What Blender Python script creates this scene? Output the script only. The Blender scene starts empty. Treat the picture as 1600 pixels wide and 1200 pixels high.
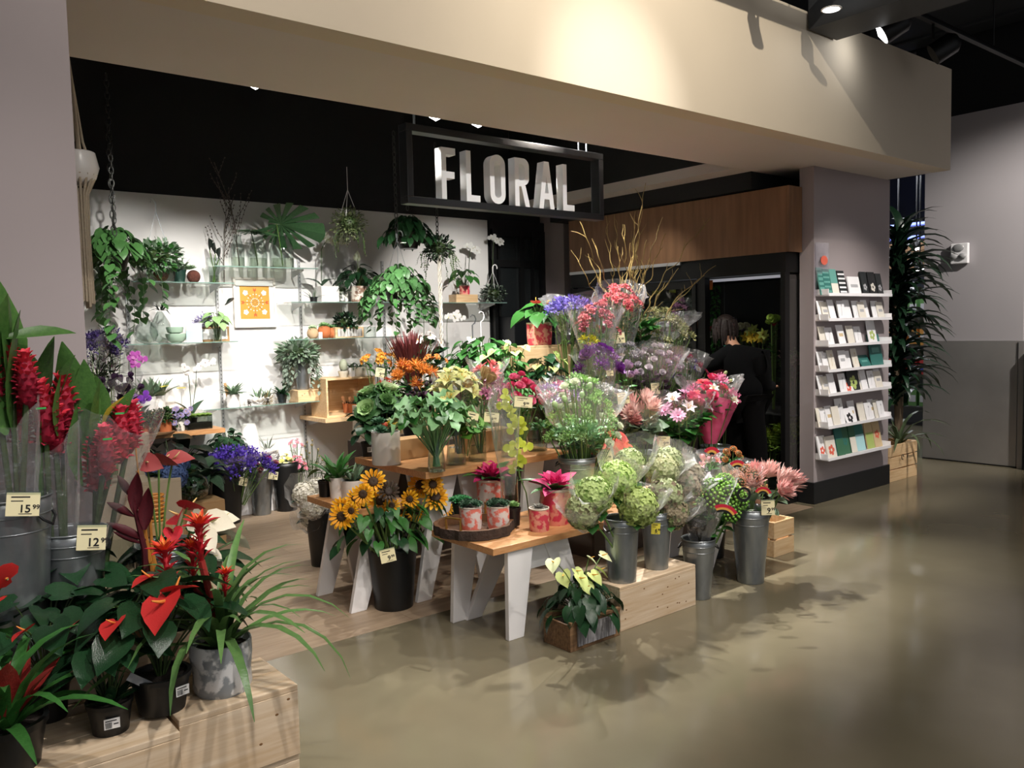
import bpy, bmesh, math, random
from mathutils import Vector, Matrix, noise
sc = bpy.context.scene
COL = sc.collection
PI = math.pi
# ------------------------------------------------------------------ camera, world, lights
CR = Matrix(((0.7744323920432894, 0.06098655087340904, -0.6297103387801997),
             (-0.6322171271030498, 0.03750509419001226, -0.7738829834718971),
             (-0.023579108373198505, 0.9974337113424447, 0.06760190179249072)))
CH = 1.6
FPX = 1301.0
cam = bpy.data.objects.new('camera', bpy.data.cameras.new('camera'))
cam.data.sensor_width = 36.0
cam.data.lens = FPX / 1600 * 36
cam.matrix_world = Matrix.Translation((0, 0, CH)) @ CR.to_4x4()
COL.objects.link(cam)
sc.camera = cam
sc.view_settings.view_transform = 'Standard'
sc.view_settings.look = 'None'
sc.view_settings.gamma = 1
sc.view_settings.use_curve_mapping = False
sc.view_settings.exposure = 0.35
sc.cycles.transparent_max_bounces = 40
w = bpy.data.worlds.new('world'); sc.world = w; w.use_nodes = True
w.node_tree.nodes['Background'].inputs[0].default_value = (0.93, 0.94, 1.0, 1)
w.node_tree.nodes['Background'].inputs[1].default_value = 0.24

def lamp(kind, name, loc, target, power, color=(1, .95, .88), size=.08, angle=60, blend=.5):
    l = bpy.data.lights.new(name, kind)
    l.energy = power; l.color = color
    if kind == 'SPOT':
        l.spot_size = math.radians(angle); l.spot_blend = blend; l.shadow_soft_size = size
    elif kind == 'AREA':
        l.size = size
    else:
        l.shadow_soft_size = size
    o = bpy.data.objects.new(name, l)
    o.location = loc
    d = Vector(target) - Vector(loc)
    o.rotation_euler = d.to_track_quat('-Z', 'Y').to_euler()
    COL.objects.link(o)
    return o
SPOT = (1, .96, .9)
# track spots of the shop: back wall row, display row, aisle row
for x, tx, p, a in ((1.5, 1.9, 170, 55), (2.15, 2.6, 230, 50), (3.1, 3.3, 300, 50), (3.75, 4.0, 230, 50)):
    lamp('SPOT', 'track_spot_light', (x, 4.9, 3.2), (tx, 7.35, 1.35), p, SPOT, .03, a, .6)
for x, y, t, p, a in ((2.9, 4.9, (2.9, 4.5, .7), 120, 80), (4.1, 4.6, (3.3, 3.3, .4), 430, 66), (5.1, 4.6, (4.3, 3.1, .4), 430, 68),
                      (4.3, 4.55, (4.8, 4.9, 1.1), 300, 80), (3.3, 4.6, (4.0, 5.9, 1.2), 260, 70), (4.6, 4.7, (5.3, 7.3, 1.5), 230, 50), (1.2, 4.7, (1.7, 6.2, .6), 110, 70), (5.4, 5.2, (6.4, 5.6, 1.2), 40, 60)):
    lamp('SPOT', 'track_spot_light', (x, y, 3.2), t, p * 1.15, SPOT, .03, a, .7)
# aisle track: towards the shop front and the foreground
for x, y, t, p, a in ((2.2, 1.2, (2.6, 3.5, .4), 95, 60), (1.5, .6, (1.0, 2.6, .5), 150, 50), (3.6, 1.2, (3.9, 3.3, .6), 110, 55), (0.4, .9, (.4, 2.9, .8), 110, 55),
                      (5.9, 1.4, (7.2, 3.9, .9), 400, 38), (6.0, -.6, (5.5, 0.8, 0), 90, 85), (3.4, -.4, (2.4, 1.2, 0), 135, 85), (8.2, 1.0, (9.6, 3.8, 1.7), 420, 58)):
    lamp('SPOT', 'aisle_spot_light', (x, y, 4.1), t, p * 1.4, (1, .94, .88), .05, a, .8)
# warm wallwashers on the fascia, plus an added broad fill to even it out
lamp('SPOT', 'fascia_fill_light', (1.0, -1.6, 4.9), (1.6, 3.35, 3.3), 170, (1, .92, .82), .3, 70, 1)
lamp('SPOT', 'fascia_spot_light', (3.2, 1.3, 5.1), (4.0, 3.35, 3.1), 330, (1, .9, .76), .02, 84, 1)
lamp('SPOT', 'fascia_spot_light', (1.2, 1.3, 5.1), (1.9, 3.35, 3.2), 150, (1, .9, .78), .03, 80, .9)
lamp('SPOT', 'sign_spot_light', (3.0, -1.0, 4.05), (3.68, 4.45, 2.56), 620, (1, .97, .94), .02, 18, 1)
lamp('AREA', 'aisle_glow', (2.5, -3.0, 4.6), (2.5, 0, 0), 70, (1, .96, .94), 5)
lamp('AREA', 'far_aisle_glow', (12.5, 6.5, 3.6), (12.5, 6.5, 0), 120, (.9, .93, 1), 2.5)

# ------------------------------------------------------------------ pixel ray -> point on a real plane of the room
def at(px, py, x=None, y=None, z=None):
    d = CR @ Vector((px - 800, -(py - 600), -FPX))
    if z is not None: t = (z - CH) / d.z
    elif y is not None: t = y / d.y
    else: t = x / d.x
    return Vector((d.x * t, d.y * t, CH + d.z * t))
def ppm(p):
    q = CR.transposed() @ (Vector(p) - Vector((0, 0, CH)))
    return FPX / -q.z

# ------------------------------------------------------------------ materials
MATS = {}
def srgb(h):
    if isinstance(h, str):
        c = [int(h[i:i + 2], 16) / 255 for i in (0, 2, 4)]
    else: c = h
    return tuple(((v + .055) / 1.055) ** 2.4 if v > .04045 else v / 12.92 for v in c) + (1,)
def mat(name, col, rough=.6, metal=0., var=.0, vs=8., col2=None, bump=0., bs=60., spec=.5, rnd=0., trans=0., emit=0., stretch=None, sheen=0., sharp=False):
    if name in MATS: return MATS[name]
    m = bpy.data.materials.new(name); m.use_nodes = True
    N = m.node_tree.nodes; L = m.node_tree.links
    b = N['Principled BSDF']
    c = srgb(col)
    b.inputs['Base Color'].default_value = c
    b.inputs['Roughness'].default_value = rough
    b.inputs['Metallic'].default_value = metal
    b.inputs['Specular IOR Level'].default_value = spec
    if trans: b.inputs['Transmission Weight'].default_value = trans
    if emit:
        b.inputs['Emission Color'].default_value = c; b.inputs['Emission Strength'].default_value = emit
    out = None
    if var or col2:
        tc = N.new('ShaderNodeTexCoord'); nz = N.new('ShaderNodeTexNoise'); nz.inputs['Scale'].default_value = vs
        nz.inputs['Detail'].default_value = 4
        src = tc.outputs['Object']
        if stretch:
            mp = N.new('ShaderNodeMapping'); mp.inputs['Scale'].default_value = stretch
            L.new(src, mp.inputs[0]); src = mp.outputs[0]
        L.new(src, nz.inputs['Vector'])
        cr = N.new('ShaderNodeValToRGB')
        cr.color_ramp.elements[0].position = .3 if stretch or not bump == .15 else .1; cr.color_ramp.elements[1].position = .7 if stretch or not bump == .15 else .9
        if sharp: cr.color_ramp.elements[0].position = .46; cr.color_ramp.elements[1].position = .53
        if col2: a2 = srgb(col2)
        else: a2 = tuple(v * (1 - var) for v in c[:3]) + (1,)
        cr.color_ramp.elements[0].color = a2; cr.color_ramp.elements[1].color = c
        L.new(nz.outputs['Fac'], cr.inputs[0]); out = cr.outputs[0]
    if rnd:
        oi = N.new('ShaderNodeObjectInfo'); mr = N.new('ShaderNodeMapRange')
        mr.inputs['To Min'].default_value = 1 - rnd; mr.inputs['To Max'].default_value = 1 + rnd * .6
        L.new(oi.outputs['Random'], mr.inputs[0])
        hs = N.new('ShaderNodeHueSaturation'); L.new(mr.outputs[0], hs.inputs['Value'])
        if out: L.new(out, hs.inputs['Color'])
        else: hs.inputs['Color'].default_value = c
        out = hs.outputs[0]
    if out: L.new(out, b.inputs['Base Color'])
    if bump:
        tc = N.new('ShaderNodeTexCoord'); nz = N.new('ShaderNodeTexNoise'); nz.inputs['Scale'].default_value = bs
        L.new(tc.outputs['Object'], nz.inputs['Vector'])
        bp = N.new('ShaderNodeBump'); bp.inputs['Strength'].default_value = bump; bp.inputs['Distance'].default_value = .01
        L.new(nz.outputs['Fac'], bp.inputs['Height']); L.new(bp.outputs[0], b.inputs['Normal'])
    MATS[name] = m
    return m
def leafmat(name, col, col2=None, rough=.42, rnd=.22, var=.25):
    if name in MATS: return MATS[name]
    m = mat(name, col, rough, 0, var, 22, col2, .15, 40, .4, rnd)
    N = m.node_tree.nodes; L = m.node_tree.links
    b = N['Principled BSDF']; o = [n for n in N if n.type == 'OUTPUT_MATERIAL'][0]
    tr = N.new('ShaderNodeBsdfTranslucent'); mx = N.new('ShaderNodeMixShader'); mx.inputs[0].default_value = .13
    src = b.inputs['Base Color'].links[0].from_socket
    L.new(src, tr.inputs['Color']); L.new(b.outputs[0], mx.inputs[1]); L.new(tr.outputs[0], mx.inputs[2]); L.new(mx.outputs[0], o.inputs['Surface'])
    return m
def petalmat(name, col, col2=None):
    return leafmat(name, col, col2, .55, .08, .12)
def clearmat(name, tint, refl, rough=.05, noise_amt=0., milk=0., edge=False):
    if name in MATS: return MATS[name]
    m = bpy.data.materials.new(name); m.use_nodes = True
    N = m.node_tree.nodes; L = m.node_tree.links
    N.remove(N['Principled BSDF']); o = [n for n in N if n.type == 'OUTPUT_MATERIAL'][0]
    t = N.new('ShaderNodeBsdfTransparent'); t.inputs[0].default_value = srgb(tint)
    g = N.new('ShaderNodeBsdfGlossy'); g.inputs['Roughness'].default_value = rough
    g.inputs['Color'].default_value = (1, 1, 1, 1)
    fr = N.new('ShaderNodeLayerWeight'); fr.inputs[0].default_value = .5
    pw = N.new('ShaderNodeMath'); pw.operation = 'POWER'; pw.inputs[1].default_value = 2.2
    L.new(fr.outputs['Facing'], pw.inputs[0])
    ad = N.new('ShaderNodeMath'); ad.operation = 'MULTIPLY_ADD'; ad.inputs[1].default_value = .75; ad.inputs[2].default_value = refl; ad.use_clamp = True
    L.new(pw.outputs[0], ad.inputs[0])
    if edge:
        p3 = N.new('ShaderNodeMath'); p3.operation = 'POWER'; p3.inputs[1].default_value = 3; L.new(fr.outputs['Facing'], p3.inputs[0])
        mc = N.new('ShaderNodeMix'); mc.data_type = 'RGBA'; L.new(p3.outputs[0], mc.inputs[0]); mc.inputs[6].default_value = srgb(tint); mc.inputs[7].default_value = (.1, .13, .12, 1); L.new(mc.outputs[2], t.inputs[0])
    mx = N.new('ShaderNodeMixShader'); L.new(ad.outputs[0], mx.inputs[0])
    src = g
    if milk:
        df = N.new('ShaderNodeBsdfDiffuse'); df.inputs[0].default_value = (.9, .9, .92, 1); m2 = N.new('ShaderNodeMixShader'); m2.inputs[0].default_value = milk
        L.new(g.outputs[0], m2.inputs[1]); L.new(df.outputs[0], m2.inputs[2]); src = m2
    L.new(t.outputs[0], mx.inputs[1]); L.new(src.outputs[0], mx.inputs[2]); L.new(mx.outputs[0], o.inputs['Surface'])
    if noise_amt:
        tc = N.new('ShaderNodeTexCoord'); nz = N.new('ShaderNodeTexNoise'); nz.inputs['Scale'].default_value = 18
        nz.inputs['Detail'].default_value = 5
        L.new(tc.outputs['Object'], nz.inputs['Vector'])
        bp = N.new('ShaderNodeBump'); bp.inputs['Strength'].default_value = noise_amt; bp.inputs['Distance'].default_value = .03
        L.new(nz.outputs['Fac'], bp.inputs['Height']); L.new(bp.outputs[0], g.inputs['Normal'])
    MATS[name] = m
    return m
FILM = clearmat('cellophane', 'fafafb', .13, .16, 1., .3)
GLASS = clearmat('clear_glass', 'e6ece9', .06, .03, edge=True)
GLASSG = clearmat('green_edge_glass', 'f4f7f5', .06, .05)
PANE = clearmat('cooler_pane', 'e2e8e6', .02, .03)
WATER = clearmat('vase_water', 'eef1ea', .04, .03)
GALV = mat('galvanised_steel', 'a0a4a6', .34, .78, .35, 12, '7b8185', .08, 40, stretch=(1, 1, .35))
BLACKP = mat('black_plastic', '121314', .4, 0, bump=.03)
WOOD = mat('pine_wood', 'dcbf96', .5, 0, .2, 5, 'c9a477', .06, 30, stretch=(1, 12, 12))
WOODP = mat('pale_pine_wood', 'dcc8ae', .55, 0, .2, 4, 'c6aa88', .06, 30, stretch=(1, 14, 14))
WOODB = mat('butcher_block_wood', 'cf9d6c', .4, 0, .2, 6, 'b98253', .03, 30, stretch=(2, 14, 14))
WOODD = mat('weathered_wood', '8b6a48', .7, 0, .3, 6, '5f452d', .2, 40, stretch=(2, 16, 10))
KRAFT = mat('kraft_cardboard', 'b08d62', .8, 0, .12, 10)
KNOT = mat('wood_knot', '7a5632', .7)
WHITE = mat('white_paint', 'e8e6e6', .45, 0)
SOIL = mat('dark_soil', '2a2019', .95, 0, .4, 60, bump=.6, bs=80)
BLACKM = mat('black_metal', '0d0e0f', .45, .2)
STEMG = mat('stem_green', '5d7a3c', .5, 0, .2, 20)
STEMD = mat('dark_stem', '33471f', .5, 0, .2, 20)
PAPER = mat('tag_paper', 'e9dfb4', .7)
INK = mat('black_ink', '16120e', .7)
WPAPER = mat('white_card', 'efefee', .6)

# ------------------------------------------------------------------ mesh builder
class MB:
    def __init__(s): s.v = []; s.f = []; s.mi = []; s.ms = []
    def m(s, m):
        if m not in s.ms: s.ms.append(m)
        return s.ms.index(m)
    def add(s, v, f, mt, M=None):
        o = len(s.v); k = s.m(mt)
        s.v += [tuple(M @ Vector(p)) for p in v] if M is not None else [tuple(p) for p in v]
        s.f += [tuple(i + o for i in q) for q in f]; s.mi += [k] * len(f)
        return s
    def addmb(s, b, M):
        o = len(s.v); ks = [s.m(x) for x in b.ms]
        s.v += [tuple(M @ Vector(p)) for p in b.v]
        s.f += [tuple(i + o for i in q) for q in b.f]; s.mi += [ks[i] for i in b.mi]
        return s
    def box(s, x0, x1, y0, y1, z0, z1, mt, M=None):
        v = [(x, y, z) for z in (z0, z1) for y in (y0, y1) for x in (x0, x1)]
        return s.add(v, [(0, 2, 3, 1), (4, 5, 7, 6), (0, 1, 5, 4), (2, 6, 7, 3), (0, 4, 6, 2), (1, 3, 7, 5)], mt, M)
    def prism(s, pts, z0, z1, mt, M=None):
        n = len(pts); v = [(x, y, z0) for x, y in pts] + [(x, y, z1) for x, y in pts]
        f = [tuple(range(n - 1, -1, -1)), tuple(range(n, 2 * n))] + [(i, (i + 1) % n, n + (i + 1) % n, n + i) for i in range(n)]
        return s.add(v, f, mt, M)
    def lathe(s, prof, mt, n=20, M=None, wob=0., seed=0):
        v = []; f = []
        for j, (r, z) in enumerate(prof):
            for i in range(n):
                a = 2 * PI * i / n
                k = 1 + (wob * noise.noise(Vector((math.cos(a) * 2, math.sin(a) * 2, z * 9 + seed))) if wob else 0)
                v.append((r * k * math.cos(a), r * k * math.sin(a), z))
        for j in range(len(prof) - 1):
            for i in range(n):
                a = j * n + i; b = j * n + (i + 1) % n
                f.append((a, b, b + n, a + n))
        if prof[0][0] > 1e-5 and prof[0][1] <= prof[-1][1] or prof[0][0] > 1e-5: f.append(tuple(range(n - 1, -1, -1)))
        return s.add(v, f, mt, M)
    def open_lathe(s, prof, mt, n=20, M=None):
        v = [(r * math.cos(2 * PI * i / n), r * math.sin(2 * PI * i / n), z) for r, z in prof for i in range(n)]
        f = [(j * n + i, j * n + (i + 1) % n, (j + 1) * n + (i + 1) % n, (j + 1) * n + i) for j in range(len(prof) - 1) for i in range(n)]
        return s.add(v, f, mt, M)
    def disc(s, r, z, mt, n=16, M=None, cap=0.):
        v = [(0, 0, z + cap)] + [(r * math.cos(2 * PI * i / n), r * math.sin(2 * PI * i / n), z) for i in range(n)]
        return s.add(v, [(0, 1 + i, 1 + (i + 1) % n) for i in range(n)], mt, M)
    def tube(s, pts, rs, mt, n=5, M=None, cap=True):
        pts = [Vector(p) for p in pts]; v = []; f = []
        if not isinstance(rs, (list, tuple)): rs = [rs] * len(pts)
        u = None
        for i, p in enumerate(pts):
            d = (pts[min(i + 1, len(pts) - 1)] - pts[max(i - 1, 0)])
            d = d.normalized() if d.length > 1e-9 else Vector((0, 0, 1))
            if u is None: u = d.orthogonal().normalized()
            else:
                u = (u - d * u.dot(d)); u = u.normalized() if u.length > 1e-6 else d.orthogonal().normalized()
            w_ = d.cross(u)
            for k in range(n):
                a = 2 * PI * k / n
                v.append(p + (u * math.cos(a) + w_ * math.sin(a)) * rs[i])
        for i in range(len(pts) - 1):
            for k in range(n):
                a = i * n + k; b = i * n + (k + 1) % n
                f.append((a, b, b + n, a + n))
        if cap:
            f.append(tuple(range(n - 1, -1, -1))); f.append(tuple(range((len(pts) - 1) * n, len(pts) * n)))
        return s.add(v, f, mt, M)
    def ball(s, r, mt, M=None, n=8, m=5, sz=1.):
        v = [(0, 0, -r * sz)]; f = []
        for j in range(1, m):
            t = PI * j / m
            for i in range(n):
                a = 2 * PI * i / n
                v.append((r * math.sin(t) * math.cos(a), r * math.sin(t) * math.sin(a), -r * math.cos(t) * sz))
        v.append((0, 0, r * sz)); L = len(v) - 1
        for i in range(n): f.append((0, 1 + (i + 1) % n, 1 + i))
        for j in range(m - 2):
            for i in range(n):
                a = 1 + j * n + i; b = 1 + j * n + (i + 1) % n
                f.append((a, b, b + n, a + n))
        for i in range(n): f.append((L, 1 + (m - 2) * n + i, 1 + (m - 2) * n + (i + 1) % n))
        return s.add(v, f, mt, M)
    def mesh(s, name, smooth=False):
        me = bpy.data.meshes.new(name)
        me.from_pydata(s.v, [], s.f)
        for m in s.ms: me.materials.append(m)
        me.polygons.foreach_set('material_index', s.mi)
        if smooth: me.polygons.foreach_set('use_smooth', [True] * len(s.f))
        me.update()
        return me
    def build(s, name, parent=None, loc=None, smooth=False, kind=None, M=None, bevel=0., label=None):
        o = bpy.data.objects.new(name, s.mesh(name, smooth)); COL.objects.link(o)
        if parent: o.parent = parent
        if M is not None: o.matrix_local = M
        elif loc is not None: o.location = loc
        if kind: o['kind'] = kind
        if label: o['label'] = label
        if bevel:
            b = o.modifiers.new('bevel', 'BEVEL'); b.width = bevel; b.segments = 2; b.limit_method = 'ANGLE'
        if smooth and not bevel:
            try: o.data.set_sharp_from_angle(angle=math.radians(50))
            except Exception: pass
        return o
def tag(o, label, cat, group=None):
    o['label'] = label; o['category'] = cat
    if group: o['group'] = group
    return o
def thing(name, label, cat, loc=(0, 0, 0), rz=0, group=None):
    o = bpy.data.objects.new(name, None); COL.objects.link(o)
    o.empty_display_size = .05; o.location = loc; o.rotation_euler = (0, 0, rz)
    return tag(o, label, cat, group)
def inst(me, name, parent, M, kind=None, label=None):
    o = bpy.data.objects.new(name, me); COL.objects.link(o); o.parent = parent; o.matrix_local = M
    if kind: o['kind'] = kind
    if label: o['label'] = label
    return o
def struct(o): o['kind'] = 'structure'; return o
def PM(pos, az=0, el=0, roll=0, s=1):
    return Matrix.Translation(pos) @ Matrix.Rotation(az, 4, 'Z') @ Matrix.Rotation(-el, 4, 'Y') @ Matrix.Rotation(roll, 4, 'X') @ Matrix.Scale(s, 4)
def dirM(pos, d, s=1, spin=0):
    """matrix whose +Z follows d"""
    return Matrix.Translation(pos) @ Vector(d).to_track_quat('Z', 'Y').to_matrix().to_4x4() @ Matrix.Rotation(spin, 4, 'Z') @ Matrix.Scale(s, 4)
def axM(pos, d, s=1, roll=0):
    """matrix whose +X follows d with +Z as upward as it can be"""
    d = Vector(d).normalized(); y = Vector((0, 0, 1)).cross(d)
    y = y.normalized() if y.length > 1e-4 else Vector((0, 1, 0)); z = d.cross(y)
    R = Matrix((d, y, z)).transposed().to_4x4()
    return Matrix.Translation(pos) @ R @ Matrix.Rotation(roll, 4, 'X') @ Matrix.Scale(s, 4)

# ------------------------------------------------------------------ leaves (unit long, growing along +X, face up)
ROWS = {
    'heart': [(0, 0, .01), (.02, -.15, .15), (.1, -.1, .34), (.27, .16, .44), (.48, .42, .4), (.7, .67, .26), (.88, .87, .1), (1, 1, .005)],
    'oval': [(0, 0, .02), (.12, .12, .15), (.32, .32, .27), (.52, .52, .3), (.72, .72, .22), (.9, .9, .1), (1, 1, .01)],
    'lance': [(0, 0, .02), (.15, .15, .07), (.35, .35, .115), (.55, .55, .12), (.75, .75, .085), (.9, .9, .04), (1, 1, .004)],
    'strap': [(0, 0, .04), (.18, .18, .035), (.36, .36, .036), (.54, .54, .034), (.7, .7, .028), (.86, .86, .017), (1, 1, .002)],
    'petal': [(0, 0, .05), (.2, .2, .12), (.45, .45, .24), (.7, .7, .28), (.88, .88, .2), (1, 1, .06)],
    'small': [(0, 0, .04), (.35, .35, .25), (.7, .7, .2), (1, 1, .02)],
    'thin': [(0, 0, .03), (.5, .5, .035), (1, 1, .005)],
    'spike': [(0, 0, .05), (.35, .35, .09), (.7, .7, .06), (1, 1, .005)],
}
LC = {}
def leafmb(kind, mt, W=1., bend=.5, fold=.2, ruffle=0.):
    k = ('mb', kind, mt.name, W, bend, fold, ruffle)
    if k in LC: return LC[k]
    rows = ROWS[kind]
    def cl(t):
        n = 10; x = z = 0.
        st = t / n
        for i in range(n):
            a = bend * .25 - bend * (i + .5) * st
            x += math.cos(a) * st; z += math.sin(a) * st
        a = bend * .25 - bend * t
        return x, z, a
    v = []; f = []
    for i, (c, sx, wd) in enumerate(rows):
        x, z, a = cl(max(c, 0)); xs, zs, _ = cl(max(sx, 0)) if sx >= 0 else (sx, 0, 0)
        wd *= W; up = fold * wd; rf = ruffle * (1 if i % 2 else -1) * wd
        v += [(xs, -wd, zs + up + rf), (x, 0, z), (xs, wd, zs + up - rf)]
    for i in range(len(rows) - 1):
        a = i * 3
        f += [(a, a + 3, a + 4, a + 1), (a + 1, a + 4, a + 5, a + 2)]
    b = MB().add(v, f, mt)
    LC[k] = b
    return b
def leafme(kind, mt, W=1., bend=.5, fold=.2, ruffle=0.):
    k = ('me', kind, mt.name, W, bend, fold, ruffle)
    if k not in LC: LC[k] = leafmb(kind, mt, W, bend, fold, ruffle).mesh(kind + '_leaf', True)
    return LC[k]

# ------------------------------------------------------------------ flower heads (unit radius, facing +Z)
HC = {}
G_ = lambda i, n: i * PI * (3 - math.sqrt(5))
def ring(b, tmpl, n, r, z, el, s, off=0., jit=0., rn=None):
    for i in range(n):
        a = 2 * PI * i / n + off
        e = el + (rn.uniform(-jit, jit) if rn and jit else 0)
        b.addmb(tmpl, PM((r * math.cos(a), r * math.sin(a), z), a, e, 0, s * (rn.uniform(.85, 1.1) if rn else 1)))
def head(kind, c1, c2=None, c3=None):
    k = (kind, c1, c2, c3)
    if k in HC: return HC[k]
    rn = random.Random(hash(kind) % 99 if False else len(kind) * 7)
    p = petalmat('petal_' + c1, c1)
    q = petalmat('petal_' + (c2 or c1), c2 or c1)
    t3 = mat('centre_' + (c3 or 'caa53a'), c3 or 'caa53a', .7)
    b = MB()
    if kind == 'rose':
        L = leafmb('petal', p, 1.6, -.9, .5)
        for n, el, s, z in ((4, 1.35, .6, .1), (5, 1.05, .8, .05), (6, .7, .95, 0), (7, .3, 1.0, -.05)): ring(b, L, n, .06, z, el, s, n * .7, .1, rn)
        b.ball(.3, q, Matrix.Translation((0, 0, .35)), 7, 5)
    elif kind == 'sunflower':
        L = leafmb('petal', p, .62, .4, .3); L2 = leafmb('petal', q, .6, .2, .3)
        ring(b, L, 15, .32, 0, .15, .72, 0, .15, rn); ring(b, L2, 13, .3, .05, .5, .62, .2, .2, rn)
        b.lathe([(.36, .0), (.4, .08), (.3, .17), (.12, .18), (0.001, .15)], t3, 14)
        g = leafmb('small', STEMG, 1, .3, .2); ring(b, g, 9, .2, -.08, -.1, .5)
    elif kind == 'daisy':
        L = leafmb('petal', p, .7, .5, .2); ring(b, L, 12, .15, 0, .25, .85, 0, .1, rn); ring(b, L, 9, .1, .06, .7, .6, .3, .1, rn)
        b.ball(.2, t3, Matrix.Translation((0, 0, .08)), 7, 4, .6)
    elif kind == 'lily':
        L = leafmb('lance', p, 2.2, 1.3, .5); L2 = leafmb('lance', q, 1.7, 1.2, .5)
        ring(b, L, 3, .05, 0, .95, 1.1); ring(b, L2, 3, .04, 0, .9, 1.1, PI / 3)
        for i in range(4): b.tube([(0, 0, 0), (.12 * math.cos(i * 1.6), .12 * math.sin(i * 1.6), .4), (.25 * math.cos(i * 1.6), .25 * math.sin(i * 1.6), .6)], [.02, .02, .05], t3, 3)
    elif kind == 'alstro':
        L = leafmb('lance', p, 2.4, .8, .6); L2 = leafmb('lance', q, 2.0, .8, .5)
        for i in range(7):
            a = G_(i, 7); r = .5 * math.sqrt(i / 7)
            s_ = MB(); ring(s_, L, 3, .03, 0, .9, .5, i); ring(s_, L2, 3, .03, 0, .8, .45, i + 1)
            b.addmb(s_, dirM((r * math.cos(a), r * math.sin(a), .25 - r * .4), (math.cos(a) * r * 2, math.sin(a) * r * 2, 1)))
    elif kind == 'hydrangea':
        F = MB(); L = leafmb('small', p, 1.8, .6, .5); ring(F, L, 4, 0, 0, .2, .17)
        F2 = MB(); L = leafmb('small', q, 1.8, .6, .5); ring(F2, L, 4, 0, 0, .2, .17)
        n = 210
        for i in range(n):
            z = 1 - 1.75 * (i + .5) / n; r = math.sqrt(max(0, 1 - z * z)); a = G_(i, n)
            d = Vector((r * math.cos(a), r * math.sin(a), z))
            b.addmb(F if rn.random() < .65 else F2, dirM(d * rn.uniform(.88, 1.04), d + Vector((rn.uniform(-.3, .3), rn.uniform(-.3, .3), rn.uniform(-.3, .3))), 1.1, rn.random() * 6))
        b.ball(.84, p, None, 12, 8)
    elif kind == 'protea':
        L = leafmb('lance', p, .85, -.35, .6); L2 = leafmb('lance', q, .8, -.2, .6)
        for n, el, s, z in ((9, 1.42, 1.15, .0), (13, 1.2, 1.2, 0), (16, .95, 1.15, -.05), (15, .65, 1.0, -.08)): ring(b, L if n % 2 else L2, n, .12, z, el, s, n * .37, .08, rn)
        b.lathe([(.18, -.1), (.3, .1), (.26, .6), (.001, .85)], q, 9)
    elif kind == 'pincushion':
        L = leafmb('thin', p, 1.6, -1.2, .2); L2 = leafmb('thin', q, 1.6, -1.0, .2)
        for i in range(70):
            z = 1 - 1.2 * (i + .5) / 70; r = math.sqrt(1 - z * z); a = G_(i, 70)
            b.addmb(L if i % 2 else L2, axM((0, 0, .1), (r * math.cos(a), r * math.sin(a), z), 1.0, rn.random() * 6))
        b.ball(.45, q, Matrix.Translation((0, 0, .1)), 8, 5)
    elif kind == 'ginger':
        L = leafmb('petal', p, .95, .9, .7); L2 = leafmb('petal', q, .9, .9, .7)
        for j in range(9):
            z = -1.0 + j * .26; r = .42 * math.sin(PI * (j + 1.5) / 11.5)
            ring(b, L if j > 4 else L2, 7, r * .6, z, .8 + j * .06, .62 - j * .025, j * .45, .12, rn)
        b.lathe([(.1, -1.1), (.35, -.6), (.36, .3), (.2, 1.0), (.001, 1.3)], q, 8)
    elif kind == 'tulip':
        L = leafmb('petal', p, 1.5, -.8, .7); ring(b, L, 3, .1, 0, 1.2, 1.3); ring(b, leafmb('petal', q, 1.5, -.7, .7), 3, .12, 0, 1.15, 1.3, PI / 3)
    elif kind == 'fuzz':
        L = leafmb('small', p, 1.3, .2, .3); L2 = leafmb('small', q, 1.3, .2, .3)
        for i in range(80):
            z = rn.uniform(-.2, 1); a = rn.uniform(0, 2 * PI); r = math.sqrt(max(0, 1 - z * z)); k = rn.uniform(.4, 1.1)
            b.addmb(L if rn.random() < .6 else L2, axM((r * math.cos(a) * k, r * math.sin(a) * k, z * .75 * k), (r * math.cos(a) + rn.uniform(-.5, .5), r * math.sin(a) + rn.uniform(-.5, .5), z + .2), rn.uniform(.2, .42), rn.random() * 6))
        b.ball(.3, q, Matrix.Translation((0, 0, .1)), 7, 5)
    elif kind == 'orchid':
        L = leafmb('petal', p, 1.7, .3, .1); ring(b, L, 2, 0, .02, .1, .95, 0); b.addmb(leafmb('petal', p, 2.0, .3, .1), PM((0, 0, .03), PI, .1, 0, .95))
        L2 = leafmb('oval', q, 1.2, .3, .1); ring(b, L2, 3, 0, 0, .05, .9, PI / 2)
        b.addmb(leafmb('petal', t3, 1.0, -.6, .5), PM((0, 0, .08), -PI / 2, .6, 0, .45))
    elif kind == 'spathe':
        b.addmb(leafmb('heart', p, 1.05, .35, .25), PM((-.15, 0, 0), 0, .15, 0, 1.25))
        b.tube([(0, 0, .02), (.16, 0, .25), (.3, 0, .55)], [.055, .05, .02], t3, 6)
    elif kind == 'broms':
        L = leafmb('lance', p, 2.1, .5, .5); L2 = leafmb('lance', q, 1.9, .4, .5)
        ring(b, L, 5, .05, 0, .5, 1.2, 0, .1, rn); ring(b, L2, 5, .04, .1, .9, 1.0, .5, .1, rn); ring(b, L2, 3, .02, .15, 1.3, .8, .2)
    elif kind == 'torch':
        L = leafmb('lance', p, 1.4, .5, .6); L2 = leafmb('lance', q, 1.2, .3, .6)
        for j in range(5): ring(b, L, 4, .1, -1.6 + j * .36, .9, .75, j * .7, .1, rn)
        ring(b, L, 7, .08, .1, .55, 1.0, 0, .15, rn); ring(b, L2, 7, .06, .2, .95, .9, .4, .1, rn); ring(b, leafmb('lance', t3, .9, .2, .6), 5, .04, .25, 1.3, .7)
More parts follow.
